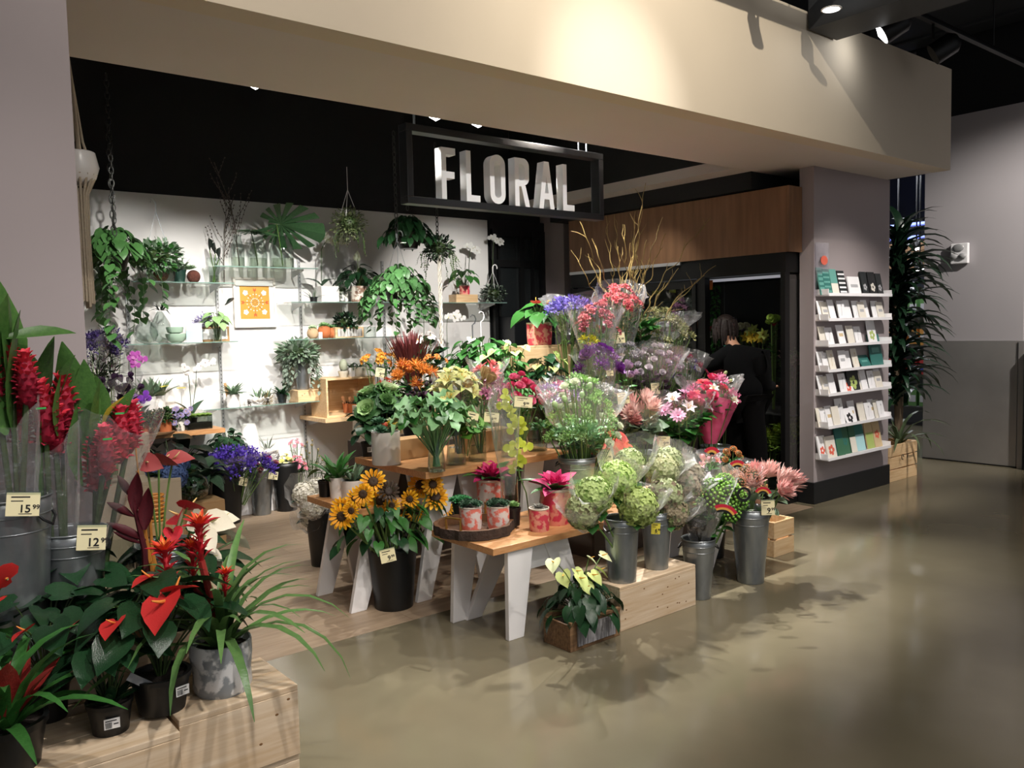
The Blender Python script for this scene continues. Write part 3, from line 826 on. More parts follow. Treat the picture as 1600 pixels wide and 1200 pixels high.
for i, (px, py) in enumerate(((1378, 22), (1458, 62))):
    q = at(px, py, y=ty)
    spotlamp(('black track head with a bright rim, nearer the lit downlight', 'unlit black track head further right on the aisle track')[i], Vector((q.x, ty, 3.66)), .085, (-.5, .8, -.55), .24, .2, lens=(i == 0))
for i, dz in enumerate((0, .16, .34)):
    q = at(1500, 40 + i * 22, z=4.6 + dz * .4)
    MB().tube([(q.x, -4, q.z), (q.x, 9, q.z)], .03, TG if i else DARK2, 8).build('ceiling_pipe')
    tag(bpy.context.scene.objects[-1] if False else COL.objects[-1], ('dark pipe running across the ceiling, lowest of three at right', 'dark ceiling pipe at right, middle of three', 'dark ceiling pipe at right, highest of three')[i], 'pipe')
q = at(1560, 90, z=4.9)
struct(MB().box(7.9, 9.6, -6, 11, 4.6, 4.9, DARK2).build('ceiling.003'))
# tracks that throw the lamp silhouettes on the fascia
t = thing('lighting_track', 'black lighting track hanging in front of the cream fascia', 'track', (4.6, 3.0, 3.9))
MB().box(-3.2, 1.0, -.025, .025, 0, .05, BLACKM).build('rail', t)
for x in (-3, -1, .9): MB().tube([(x, 0, .035), (x, 0, 1.5)], .005, BLACKM, 5).build('drop_rod', t)
for i, x in enumerate((4.62, 5.12)):
    t = spotlamp(('black spot head left on the fascia track', 'black spot head right on the fascia track')[i], (x, 3.0, 3.73), .045, (.25 - .5 * i, -.3, -1), .17, .13, lens=False)
# back-of-shop hook grid and slotted standards
STD = mat('slotted_steel', 'b9babb', .4, .6)
def standard(x, z0, z1, label):
    t = thing('shelf_standard', label, 'shelf rail', (x, 7.392, z0))
    MB().box(-.012, .012, -.012, .006, 0, z1 - z0, STD).build('channel', t)
    s = MB(); z = .03
    while z < z1 - z0 - .03: s.box(-.003, .003, -.0128, -.012, z, z + .014, INK); z += .035
    s.build('slots', t, kind='stuff')
GL = {}
def shelf(pl, pr, label, y0=7.06, glass=True, th=.008, over=.0, br=(.12, .88), mt=None, name='glass_shelf'):
    a = at(*pl, y=y0); b = at(*pr, y=y0); z = (a.z + b.z) / 2
    t = thing(name, label, 'shelf', ((a.x + b.x) / 2, 7.38, z))
    w_ = (b.x - a.x) / 2
    MB().box(-w_, w_, y0 - 7.38, 0, -th, 0, mt or GLASSG).build('panel', t)
    if glass: MB().box(-w_, w_, y0 - 7.381, y0 - 7.3795, -th, 0, mat('glass_edge', '6f8a80', .2)).build('edge', t)
    for u in br:
        x = -w_ + 2 * w_ * u
        MB().prism([(0, 0), (-.26, 0), (-.26, -.012), (0, -.07)], -.002, .002, STD, Matrix.Translation((x, 0, -th)) @ Matrix(((0, 0, 1, 0), (1, 0, 0, 0), (0, 1, 0, 0), (0, 0, 0, 1)))).build('bracket', t)
    return z
ZA = shelf((205, 441), (366, 440), 'upper left glass shelf holding the moss ball and small green pot')
ZB = shelf((335, 416), (497, 418), 'highest glass shelf holding the monstera vases')
ZC = shelf((455, 471), (640, 472), 'glass shelf holding the peace lily and patterned pots')
ZD = shelf((672, 473), (792, 472), 'glass shelf at right holding a pine box and a dark hanging plant')
ZE = shelf((190, 538), (372, 533), 'glass shelf holding glass terrariums and green bowls')
ZF = shelf((450, 529), (645, 526), 'glass shelf holding terracotta succulents and a planter box')
ZG = shelf((318, 638), (505, 628), 'low glass shelf holding the eucalyptus bucket and nests')
ZW = shelf((120, 692), (352, 668), 'thick wooden wall shelf holding a row of small potted plants', 6.95, False, .035, mt=WOODB, name='wooden_shelf')
ZH = shelf((508, 645), (612, 655), 'thick pale wooden wall shelf under the open pine cube', 6.85, False, .035, mt=WOOD, name='wooden_shelf')
ZI = shelf((672, 605), (792, 600), 'lower right glass shelf behind the peace lilies')
XS = [at(px, 500, y=7.39).x for px in (200, 341, 470, 600, 690, 790)]
for x, lab in zip(XS, ('leftmost slotted shelf rail on the white back wall', 'slotted shelf rail just left of the framed print', 'slotted shelf rail right of the framed print', 'slotted shelf rail beside the open pine cube', 'slotted shelf rail behind the hanging rope', 'rightmost slotted shelf rail by the black door')):
    standard(x, .4, 2.3, lab)

# cooler
CX0, CY0, CY1, CZ = 6.36, 4.07, 6.74, 2.19
t = thing('display_cooler', 'tall black flower cooler with glass doors under an oak veneer fascia', 'cooler', (6.9, 5.4, 0))
def cb(n, x0, x1, y0, y1, z0, z1, m_): return MB().box(x0 - 6.9, x1 - 6.9, y0 - 5.4, y1 - 5.4, z0, z1, m_).build(n, t)
cb('base', CX0 + .02, 7.7, CY0, CY1, 0, .14, BLACKM); cb('back_wall', 7.55, 7.65, CY0, CY1, .14, 2.1, mat('cooler_inner', '0c0e0f', .5))
cb('roof', CX0, 7.7, CY0, CY1, 2.02, CZ, BLACKM)
cb('fascia_panel', CX0 - .02, CX0, CY0 - .02, CY1, CZ, 2.745, VENEER); cb('fascia_panel', CX0 - .02, 6.54, CY0 - .045, CY0 - .022, CZ, 2.745, VENEER)
cb('fascia_top', CX0, 7.7, CY0, CY1, 2.72, 2.74, DARK)
cb('light_trim', CX0 - .024, CX0 - .004, 5.2, CY1, CZ - .03, CZ, mat('trim_steel', 'c9c9c9', .3, .5))
D = 3; dy = (CY1 - CY0) / D
for k in range(D + 1):
    y = CY0 + dy * k
    cb('post', CX0 - .01, CX0 + .06, max(y - .045, CY0), min(y + .045, CY1), .14, 2.02, BLACKM)
for k in range(D):
    ya, yb = CY0 + dy * k + .05, CY0 + dy * (k + 1) - .05
    if k == 0: continue       # the first door stands open where the florist leans in
    d_ = cb('door', CX0 - .03, CX0 - .005, ya, yb, .16, .22, BLACKM)
    for za, zb, yy0, yy1 in ((1.93, 2.0, ya, yb), (.22, 1.93, ya, ya + .045), (.22, 1.93, yb - .045, yb)):
        MB().box(CX0 - .03 - 6.9, CX0 - .005 - 6.9, yy0 - 5.4, yy1 - 5.4, za, zb, BLACKM).build('door_rail', d_)
    MB().box(CX0 - .02 - 6.9, CX0 - .014 - 6.9, ya + .045 - 5.4, yb - .045 - 5.4, .22, 1.93, PANE).build('door_pane', d_)
    MB().tube([(CX0 - .06 - 6.9, ya + .03 - 5.4, .9), (CX0 - .06 - 6.9, ya + .03 - 5.4, 1.3)], .01, GALV, 6).build('door_handle', d_)
cb('side_pane', CX0 + .06, 7.5, CY0, CY0 + .008, .18, 2.0, PANE)
cb('side_post', 7.5, 7.56, CY0, CY0 + .05, .14, 2.02, BLACKM)
WS = mat('shelf_white', 'd9d9d9', .5)
for z in (.55, 1.0, 1.45): cb('inner_shelf', 6.9, 7.5, 5.1, CY1 - .05, z, z + .015, WS)
cb('inner_shelf', 6.6, 7.5, CY0 + .05, 5.0, .75, .765, mat('shelf_dark', '3a3b3c', .5))
lt_ = cb('light_tube', 6.5, 6.53, CY0 + .1, CY1 - .1, 1.985, 2.01, mat('cooler_tube', 'c4c6cf', .5, emit=.3))
# ================================================================== LEAF MATERIALS
LG = leafmat('leaf_green', '3f7a35', '2c5c28'); LD = leafmat('leaf_dark', '274b2d', '1b3721', .24); LB = leafmat('leaf_bright', '6fa53f', '4e8732')
LS = leafmat('leaf_sage', '7d9477', '5d7760'); LY = leafmat('leaf_lime', 'a9c860', '85ad48'); LM = leafmat('leaf_mint', '92bf86', '6aa06c', .5)
LGR = leafmat('leaf_grey', '8d9a8a', '6b7a6c'); LBK = leafmat('leaf_blackish', '1c2a20', '121c15', .35); LPU = leafmat('leaf_purple', '4b3346', '352233')
LK = leafmat('leaf_olive', '56703a', '40572c')
# ================================================================== CENTRE: tables and risers
def trestle_leg(t, xt, xf, y, z1, wt=.085, wf=.05, th=.03):
    MB().prism([(xt - wt, z1), (xf - wf, 0), (xf + wf, 0), (xt + wt, z1)], -th / 2, th / 2, WHITE, Matrix.Translation((0, y, 0)) @ Matrix(((1, 0, 0, 0), (0, 0, -1, 0), (0, 1, 0, 0), (0, 0, 0, 1)))).build('leg', t, bevel=.002)
def table(label, x0, x1, y0, y1, z, th=.035, legs=(), bars=()):
    t = thing('display_table', label, 'table', ((x0 + x1) / 2, (y0 + y1) / 2, 0))
    w_, d_ = (x1 - x0) / 2, (y1 - y0) / 2
    n = 5
    for k in range(n):
        MB().box(-w_, w_, -d_ + 2 * d_ * k / n + .0003, -d_ + 2 * d_ * (k + 1) / n - .0003, z - th, z, WOODB).build('top_board', t, bevel=.0012)
    for (xt, xf, y) in legs: trestle_leg(t, xt - (x0 + x1) / 2, xf - (x0 + x1) / 2, y - (y0 + y1) / 2, z - th)
    for (xa, xb, y, za, zb) in bars: MB().box(xa - (x0 + x1) / 2, xb - (x0 + x1) / 2, y - .015 - (y0 + y1) / 2, y + .015 - (y0 + y1) / 2, za, zb, WHITE).build('crossbar', t, bevel=.002)
    return t
table('low butcher block table with white tapered legs at the front of the shop', 2.49, 4.85, 3.24, 3.79, .50, .035,
      legs=((2.68, 2.64, 3.27), (2.95, 3.12, 3.3), (2.64, 2.58, 3.68), (2.93, 2.66, 3.66), (4.45, 4.25, 3.3), (4.62, 4.75, 3.3), (4.5, 4.4, 3.7), (4.7, 4.78, 3.7)),
      bars=((2.72, 3.0, 3.31, .33, .45),))
table('high butcher block table holding the glass vases and white planter', 2.6, 3.72, 4.0, 4.84, .78, .04,
      legs=((2.8, 2.62, 4.1), (2.98, 3.1, 4.1), (2.8, 2.62, 4.72), (2.98, 3.1, 4.72), (3.5, 3.4, 4.1), (3.5, 3.6, 4.7)))
table('middle butcher block table half hidden under the higher table', 2.2, 2.58, 4.12, 4.72, .6, .035,
      legs=((2.4, 2.24, 4.2), (2.42, 2.52, 4.2), (2.4, 2.24, 4.62), (2.42, 2.5, 4.62)))
RB = mat('riser_board', '4b4038', .7); RW = mat('riser_pale', 'a89a84', .6)
crate('pale pine crate on the floor carrying two hydrangea buckets', 3.1, 3.72, 2.96, 3.22, 0, .235, WOODP, knots=13, seed=5)
def riser(label, x0, x1, y0, y1, z1, mt=RB):
    t = thing('display_riser', label, 'riser', ((x0 + x1) / 2, (y0 + y1) / 2, 0)); w_, d_ = (x1 - x0) / 2, (y1 - y0) / 2
    MB().box(-w_, w_, -d_, d_, z1 - .025, z1, mt).build('top_board', t, bevel=.002)
    MB().box(-w_, w_, -d_, -d_ + .02, 0, z1 - .025, mt).build('front_board', t, bevel=.002); MB().box(-w_, w_, d_ - .02, d_, 0, z1 - .025, mt).build('back_board', t, bevel=.002)
    MB().box(-w_, -w_ + .02, -d_ + .02, d_ - .02, 0, z1 - .025, mt).build('side_board', t); MB().box(w_ - .02, w_, -d_ + .02, d_ - .02, 0, z1 - .025, mt).build('side_board', t)
riser('low dark wooden riser behind the low table carrying protea buckets', 3.95, 5.75, 4.0, 4.48, .32)
riser('middle dark wooden riser in the stepped flower display', 3.85, 5.7, 4.5, 4.98, .72)
riser('high dark wooden riser at the back of the stepped flower display', 3.9, 5.7, 5.0, 5.6, 1.02, RW)
riser('dark wooden riser behind the high table', 2.9, 3.83, 4.95, 5.5, .8)
crate('small slatted crate standing behind the protea bucket', 4.86, 5.1, 3.2, 3.42, 0, .24, WOOD, slats=2)
crate('pine box under the pink potted anthurium', 4.25, 4.75, 5.05, 5.35, 1.02, 1.45, WOOD, name='pine_box', cat='box')

# ---- low table
def bark(M_, r, h, n=44):
    b = MB(); rn = random.Random(3); v = []; f = []
    pr = [(r * .9, 0), (r, .004), (r * 1.0, h * .5), (r * .99, h), (r * .9, h), (r * .88, .012), (.001, .012)]
    BK = mat('dark_bark', '3b2c24', .9, 0, .4, 30, bump=.8, bs=50); CW = mat('cut_wood', '6e4c32', .6, 0, .3, 30)
    jit = [rn.uniform(.96, 1.04) for _ in range(n)]
    for j, (rr, z) in enumerate(pr):
        for i in range(n):
            a = 2 * PI * i / n; k = jit[i] if j in (1, 2, 3) else 1; v.append((rr * k * math.cos(a), rr * k * math.sin(a), z))
    for j in range(len(pr) - 1):
        for i in range(n): a = j * n + i; bb = j * n + (i + 1) % n; (f.append((a, bb, bb + n, a + n)))
    b.add(v, f[:n * 3], BK); b.add(v, f[n * 3:], CW)
    return b
q = at(758, 838, z=.505)
t = thing('bark_tray', 'round bark edged wooden tray with brass handles on the low table', 'tray', (q.x + .03, q.y + .14, .5))
bark(None, .215, .055).build('tray_body', t)
BR = mat('brass', 'b08a4a', .3, .9)
for a in (PI * 1.12, PI * .12):
    MB().tube([(.2 * math.cos(a - .22), .2 * math.sin(a - .22), .03), (.205 * math.cos(a - .22), .205 * math.sin(a - .22), .115), (.205 * math.cos(a + .22), .205 * math.sin(a + .22), .115), (.2 * math.cos(a + .22), .2 * math.sin(a + .22), .03)], .0075, BR, 6).build('handle', t)
CORAL = mat('coral_print', 'd04058', .5, 0, 0, 26, 'e3a08c', sharp=True); CORAL2 = mat('pale_coral_print', 'd8cac4', .5, 0, 0, 24, 'dc7464', sharp=True); CORALC = mat('coral_cover', 'cc3650', .45, 0, 0, 20, 'dc8a78', sharp=True)
RIM = mat('pot_cream_rim', 'ddd3c6', .6)
def paper_pot(label, px, py, r, h, z, mt, y=None, cat='pot', plant=None, rz=0):
    q = at(px, py, z=z) if y is None else at(px, py, y=y); q.z = z
    t = thing('paper_wrapped_pot', label, cat, q, rz)
    MB().lathe([(r * .93, 0), (r * .97, h * .1), (r, h * .5), (r, h * .93)], mt, 24, wob=.03).build('wrap', t, smooth=True)
    MB().open_lathe([(r, h * .93), (r * 1.02, h * .94), (r * 1.02, h), (r * .93, h), (r * .92, h * .8)], RIM, 24).build('rim', t, smooth=True)
    MB().disc(r * .93, h * .85, SOIL, 14).build('soil', t)
    return t, h * .85
SUC = leafmat('succulent_green', '5f8a68', '3c6a4c', .45); SUCD = leafmat('succulent_dark', '3f5f48', '28432f', .4)
ZT = .513
for i, (px, py, m_, lab) in enumerate(((736, 829, CORAL2, 'pale coral pot with dark succulent, left on the bark tray'), (779, 828, CORAL2, 'pale coral pot with dark succulent, right on the bark tray'))):
    q = at(px, py, z=ZT); t, z0 = paper_pot(lab, px, py, .062, .125, ZT, m_, y=q.y + .04)
    rn = random.Random(20 + i)
    for k in range(7):
        a = k * 2.4; r_ = .0 if k == 0 else .038
        inst(head('rosette', '47664f')[0], 'succulent', t, dirM((r_ * math.cos(a), r_ * math.sin(a), z0 + .03), (math.cos(a) * .5, math.sin(a) * .5, 1), .035, a))
q = at(721, 812, z=ZT)
t = pot('small black pot with bright green succulent at the tray back left', (q.x + .01, q.y + .02, ZT), .045, .09)
for k in range(5): inst(head('rosette', '4e9a63')[0], 'succulent', t, dirM((.03 * math.cos(k * 1.3), .03 * math.sin(k * 1.3), .11), (math.cos(k * 1.3) * .4, math.sin(k * 1.3) * .4, 1), .042))
q = at(808, 822, z=ZT)
t = pot('small black pot with lime succulent at the tray back right', (q.x + .0, q.y + .03, ZT), .04, .1)
inst(head('rosette', '8fb573')[0], 'succulent', t, dirM((0, 0, .105), (0, 0, 1), .045))
t, z0 = paper_pot('small coral pot with grey succulent at the low table edge', 843, 833, .055, .125, .5, CORAL, y=at(843, 833, z=.5).y + .05)
inst(head('rosette', '8f8d86')[0], 'succulent', t, dirM((0, 0, z0 + .015), (0, 0, 1), .04))
def bromeliad(label, px, py, r, h, ydd, mt, seed):
    q = at(px, py, z=.5); t, z0 = paper_pot(label, px, py, r, h, .5, mt, y=q.y + ydd)
    rn = random.Random(seed)
    for k in range(9):
        a = k * 2 * PI / 9 + .3; inst(leafme('oval', LG, .55, .9, .4), 'leaf', t, PM((.01 * math.cos(a), .01 * math.sin(a), z0), a, rn.uniform(.3, .7), 0, rn.uniform(.17, .24)))
    me = head('broms', 'd93a7d', 'c8286a', 'e2679a')[0]
    inst(me, 'flower', t, dirM((0, 0, z0 + .01), (-.25, -.2, 1), .125, 1.0 + seed)); inst(me, 'flower', t, dirM((0, 0, z0 + .02), (.2, -.3, 1), .1, 2.0 + seed))
bromeliad('tall coral pot with pink bromeliad beside the small coral pot', 869, 826, .085, .2, .1, CORALC, 1)
bromeliad('pale coral pot with pink bromeliad behind the bark tray', 768, 812, .085, .2, .18, CORAL2, 2)
q = at(826, 823, z=.5)
vase('tall clear cylinder vase holding the wrapped lime orchid stem', (q.x, q.y + .16, .5), [(.05, 0), (.052, .005), (.052, .26)], .2)
OY = q.y + .16
# lime cymbidium spray in its sleeve
t = thing('orchid_spray', 'lime cymbidium orchid spray in clear sleeve in cylinder vase', 'orchid', (q.x, OY, .52))
S = MB(); pts = []
for i, (px, py) in enumerate(((828, 812), (822, 770), (812, 745), (806, 700), (808, 660), (803, 620), (795, 590))):
    c = at(px, py, y=OY); pts.append(c - Vector((q.x, OY, .52)))
S.tube(pts, .004, STEMG, 5); S.build('stem', t, smooth=True)
rn = random.Random(3)
for i, (px, py) in enumerate(((786, 632), (797, 643), (808, 655), (800, 668), (815, 668), (806, 692), (822, 696), (796, 704), (808, 710), (802, 730), (790, 618), (812, 722))):
    c = at(px, py, y=OY - .02); inst(head('orchid', 'b9c43a', 'cbd35a', 'd8d890')[0], 'flower', t, dirM(c - Vector((q.x, OY, .52)), TOCAM + Vector((rn.uniform(-.6, .6), rn.uniform(-.4, .4), rn.uniform(-.5, .3))), .045, rn.random() * 6))
for (a_, b_, r1) in (((807, 750), (800, 600), .075),):
    c = at(812, 770, y=OY) - Vector((q.x, OY, .52)); sleeve_mb(.03, .095, .56, c.z, FILM, 5, 18, (-.03, 0)).build('sleeve', t, smooth=True)

# ---- high table
ZU = .78
def uq(px, py, dy=0.):
    p = at(px, py, z=ZU); p.y += dy; return p
WP = mat('white_ceramic', 'e6e4e2', .25)
q = uq(616, 727, .09)
t = pot('white ceramic cylinder planter with mixed succulents on the high table', q, .088, .2, WP, .088, cat='planter', name='round_planter', lip=False)
MOSS = mat('moss_straw', 'a08c5c', .95, 0, .4, 50, bump=.8)
rn = random.Random(8); F = MB()
for k in range(60):
    a = rn.random() * 6.28; F.addmb(leafmb('thin', MOSS, 1.5, .6, .1), PM((.06 * math.cos(a) * rn.random(), .06 * math.sin(a) * rn.random(), .18), rn.random() * 6.28, .2, 0, .05))
F.build('straw_moss', t, kind='stuff')
for i, (dx, dy_, kind_, c, s_) in enumerate(((-.05, -.03, 'rosette', '4f7a5c', .045), (0, 0, 'rosette', 'd8735c', .042), (.035, -.02, 'rosette', 'c9b23c', .04), (.06, .02, 'rosette', 'c7d6ae', .045), (-.02, .04, 'rosette', '3f6d4d', .05))):
    inst(head(kind_, c)[0], 'succulent', t, dirM((dx, dy_, .215 + .01 * i), (dx * 5, dy_ * 5 - .3, 1), s_, i))
rosette_plant(t, rn, 14, .09, SUC, .18, 'spike', 2., -.3, (.7, 1.3), parts=False)
q = uq(584, 714, .06)
t = pot('small black plastic pot with barcode label and round dark leaves', q, .05, .095, cat='potted plant')
heart_plant(t, random.Random(4), 11, .08, .16, .09, LD, .08, 'oval', 1.5)
barcode_label(t, (-.012, -.052, .05), -.35)
t = thing('cardboard_box', 'brown cardboard box on the high table behind the kale vase', 'box', uq(668, 722, .22)); t.location.z = ZU
MB().box(-.17, .13, -.04, .1, 0, .13, KRAFT).build('box_body', t, bevel=.003); MB().box(-.17, .13, .029, .031, .13, .1305, mat('flap_seam', '7a5c3c', .8)).build('flap_seam', t)
t = thing('cardboard_box', 'brown cardboard box behind the narrow vases on the high table', 'box', uq(775, 712, .2)); t.location.z = ZU
MB().box(-.1, .3, -.03, .12, 0, .14, KRAFT).build('box_body', t, bevel=.003)
HV = [(.05, 0), (.052, .004), (.05, .06), (.04, .16), (.042, .24), (.052, .3)]
q = uq(690, 738, .05); KY = q.y; kx = q.x
vase('waisted glass vase holding the kale bunch at the high table edge', q, HV, .75)
TV = [(.062, 0), (.063, .005), (.055, .08), (.04, .2), (.045, .26)]
for lab, px, py, dy_, pr in (('flared glass vase with pale yellow tulip stems beside the kale vase', 722, 727, .06, TV), ('glass vase with peach lily stems', 757, 722, .07, [(.055, 0), (.057, .005), (.055, .25)]),
                        ('glass vase packed with ranunculus stems', 805, 716, .07, [(.045, 0), (.046, .005), (.045, .25)]), ('green glass vase with dark stems at the right end of the high table', 852, 706, .08, [(.065, 0), (.066, .005), (.066, .17)])):
    p = uq(px, py, dy_); vase(lab, p, pr, .4); 
    if 'tulip' in lab: v1 = p
    elif 'peach' in lab: v2 = p
    elif 'ranun' in lab: v3 = p
    else: v4 = p
ST = [(STEMG)]
def dome_at(px, py, Y): return at(px, py, y=Y)
# kale
c = at(688, 645, y=KY)
t = thing('kale_bunch', 'frilly mint green kale bunch standing in waisted glass vase', 'bouquet', (kx, KY, ZU + .01))
rn = random.Random(6); S = MB()
for i in range(44):
    a = G_(i, 44); u = math.sqrt((i + .5) / 44); r_ = .17 * u
    z = (c.z - ZU) + .05 * (1 - 2 * u * u) + rn.uniform(-.05, .03); p = vec(r_ * math.cos(a) - .02, r_ * math.sin(a), z)
    S.tube(arc((-.02 * math.cos(a), -.02 * math.sin(a), .02), p, -.1, 5), .004, LM, 4)
    inst(leafme('oval', (LM, LG, LM)[i % 3], 1.15, 1.0, .25, .35), 'leaf', t, axM(p, (math.cos(a), math.sin(a), .7 - 1.0 * u), rn.uniform(.11, .17), rn.uniform(-.5, .5)))
S.build('stems', t, kind='stuff', smooth=True)
bouquet('green leafy bunch standing in the flared glass vase', 727, 655, v1.y, ZU + .01, 'cabbage', ('8fc06a', '6fae5a'), 4, 30, .06, .4, LB, 40, .09, 'oval', seed=4, foot=.12)
bouquet('pale yellow lilies in clear sleeve above the kale', 714, 606, v1.y + .12, ZU + .01, 'lily', [('e6e6a0', 'dfe28c'), ('eef0c4', 'd4de84')], 14, 34, .085, .5, LY, 20, .09, 'lance', sleeve=.62, seed=9, foot=.08, sr=1.15)
bouquet('peach lilies with pink heads in tall clear sleeve', 748, 608, v2.y + .03, ZU + .01, ['tulip', 'alstro'], [('d9b98c', 'c4a070'), ('c97fa2', 'b8638c')], 10, 32, .065, .5, LG, 20, .08, 'lance', sleeve=.62, tagp=(738, 655, .07, .09), seed=3, foot=.08)
bouquet('bright pink ranunculus bunch standing in a narrow glass vase', 812, 612, v3.y + .02, ZU + .01, 'rose', [('ea5584', 'e86a90'), ('f07fa4', 'e0507c')], 20, 32, .04, .7, LG, 90, .05, 'lance', tagp=(768, 652, .09, .06), seed=2, foot=.1)
bouquet('magenta stock flowers in sleeve left of the ranunculus', 772, 610, v3.y + .12, ZU + .01, 'fuzz', [('c8407e', 'a83070')], 5, 22, .05, .5, LG, 30, .06, 'lance', sleeve=.5, seed=5, foot=.08)
bouquet('pink and lilac mixed flowers in sleeve behind green bouquet', 868, 612, v4.y + .05, ZU + .01, 'fuzz', [('c9457a', 'dd7aa0'), ('b58ad0', '9a6cc0')], 8, 36, .045, .4, LG, 30, .06, 'lance', sleeve=.5, seed=7, foot=.12)
bouquet('dark leafy stems standing in the green glass vase', 850, 660, v4.y, ZU + .01, 'bud', ('4e6b3c',), 6, 22, .03, .3, LG, 90, .06, 'lance', seed=17, foot=.3)
bouquet('pink star ginger blooms in large clear sleeve', 762, 578, 4.75, ZU, ['torch', 'broms'], [('d4696a', 'e2888a', 'd97a70')], 3, 15, .07, .6, LG, 16, .1, 'lance', sleeve=.5, seed=7, foot=.2, sr=2.2)

# ---- middle table and behind
for lab, px, py, r_, h_, m_, lf in (('small black pot with broad grey green leaf on the middle table', 513, 777, .04, .1, BLACKP, 'h'), ('white pot of agave on the middle table, beside the black pot', 534, 779, .05, .125, WP, 'a'),
                         ('white bowl of spiky succulents on the middle table under the high table', 562, 780, .075, .11, WP, 'b')):
    q = at(px, py, z=.6); q.y += r_
    t = pot(lab, q, r_, h_, m_, r_ * .9, lip=m_ is BLACKP, cat='potted plant'); rn = random.Random(px)
    if lf == 'h': heart_plant(t, rn, 4, .05, .1, .09, LK, .09, 'oval', 1.6)
    elif lf == 'a': rosette_plant(t, rn, 22, .2, LG, .11, 'lance', .8, .8, (.3, 1.4))
    else:
        for k in range(3): rosette_plant(t, rn, 14, .11, LS, .1, 'spike', 1.2, .2, (.3, 1.3), parts=False)
# kale-white plants, orange pincushions, etc.  (depth y=4.9..5.4)
bouquet('white and green ornamental cabbage plants left of the kale vase', 596, 632, 4.9, .6, 'cabbage', [('cfe3b4', '5d8a4c'), ('a9cf8c', '3d6a38'), ('5d8a4c', '2d5230')], 7, 44, .085, .5, LD, 90, .1, 'oval', seed=21, foot=.3)
bucket('black plastic bucket holding the ornamental cabbages', (at(600, 640, y=4.9).x, 4.95, .6), .1, .2, BLACKP, handles=False)
bouquet('orange pincushion protea bunch above the ornamental cabbage', 644, 583, 5.15, .8, 'pincushion', [('f09c42', 'e08a34'), ('f2ae54', 'd9742e')], 8, 36, .065, .4, LD, 60, .09, 'lance', seed=22, foot=.3)
bucket('black plastic bucket holding the orange pincushion proteas', (at(644, 590, y=5.15).x, 5.15, .8), .1, .2, BLACKP, handles=False)
bouquet('red bromeliad bloom between cabbage and orange alstroemeria', 602, 600, 5.05, .8, 'daisy', [('d64a2c', 'e06030')], 4, 13, .045, .5, LG, 14, .1, 'lance', seed=23)
bouquet('orange alstroemeria bunch above the pine cube, left one', 586, 560, 6.35, .95, 'alstro', [('e0952f', 'eab04a'), ('d9812c', 'e8a23c')], 6, 22, .055, .4, LG, 40, .06, 'lance', seed=24)
bouquet('orange alstroemeria bunch above the pine cube, right one', 610, 558, 6.25, .95, 'alstro', [('e09c35', 'efc05a'), ('e2742e', 'e8a23c')], 6, 22, .055, .4, LG, 40, .06, 'lance', seed=25, tagp=(594, 582, .075, .08))
xr = at(590, 620, y=6.1).x
riser('pale riser carrying orange alstroemeria near the back wall', xr, xr + .55, 6.1, 6.55, .95, RW)
bouquet('dark purple leaved foliage bunch beneath the orange pincushions', 668, 607, 4.95, .8, 'bud', [('3f3038', '2a1f28')], 8, 26, .03, .5, LPU, 110, .08, 'oval', seed=26, foot=.3)
t = thing('dried_grass_bundle', 'dark red dried grass bundle standing behind the orange proteas', 'dried flowers', (at(643, 570, y=5.6).x, 5.6, 1.15)); rn = random.Random(3)
RG = leafmat('dry_red', '8c4b4a', '6a3034'); F = MB()
for i in range(150):
    a = rn.random() * 6.28; r_ = rn.random(); F.addmb(leafmb('thin', RG, 1, .25, .2), PM((.04 * r_ * math.cos(a), .04 * r_ * math.sin(a), 0), a, 1.5 - .42 * r_, 0, rn.uniform(.35, .46)))
F.build('grass', t, kind='stuff')
q = at(643, 570, y=5.6)
crate('pine box carrying the red grass bundle', q.x - .15, q.x + .3, 5.5, 5.85, .8, 1.0, WOOD, name='pine_box', cat='box')
bucket('galvanised bucket of dried red grass', (q.x, 5.6, 1.0), .07, .18)
riser('pale riser under the pine box of red grass', 3.92, 4.6, 5.62, 5.85, .8, RW)
bouquet('orange kalanchoe pot behind the clear sleeves', 678, 560, 5.3, 1.02, 'alstro', [('e8954a', 'f0a860')], 7, 20, .035, .3, LD, 40, .06, 'oval', seed=28, hz=.0)
bouquet('white orchid bloom cluster beside the red grass', 668, 530, 5.5, 1.02, 'orchid', [('f0e6e0', 'e8d8d0', 'd8a060')], 7, 22, .045, .6, LD, 20, .12, 'oval', seed=29)
# ---- anthurium and peace lily jungle, back centre
def jungle(label, px, py, Y, bz, Rpx, H, n, ls, m_, kind='heart', flowers=0, fcol=None, seed=1, W=1., fs=.05, potr=.08):
    c = at(px, py, y=Y); R = Rpx / ppm(c); H = c.z - bz + R * .25
    t = thing('potted_foliage_plant', label, 'potted plant', (c.x, Y, bz)); rn = random.Random(seed)
    pot('', None, potr, .12, BLACKP, parent=t)
    fl_ = []
    for i in range(flowers):
        a = G_(i, flowers) + 1; u = math.sqrt((i + .5) / flowers) * .9; x = R * u * math.cos(a); y = R * u * math.sin(a)
        fl_.append(((x, y, H * rn.uniform(.95, 1.2)), TOCAM * .6 + vec(math.cos(a) * .5, math.sin(a) * .5, -.5), fs * 1.3, fcol, rn.uniform(-.5, .5)))
    heart_plant(t, rn, n, R, H, ls, m_, .1, kind, W, fl_, fcol, fs)
    return t
jungle('white flowering peace lily plant behind the wrapped lilies', 755, 552, 5.4, 1.02, 44, .34, 80, .11, LG, 'oval', 3, ('e8efe0', 'e8efe0', 'd8d890'), 1, 1.0)
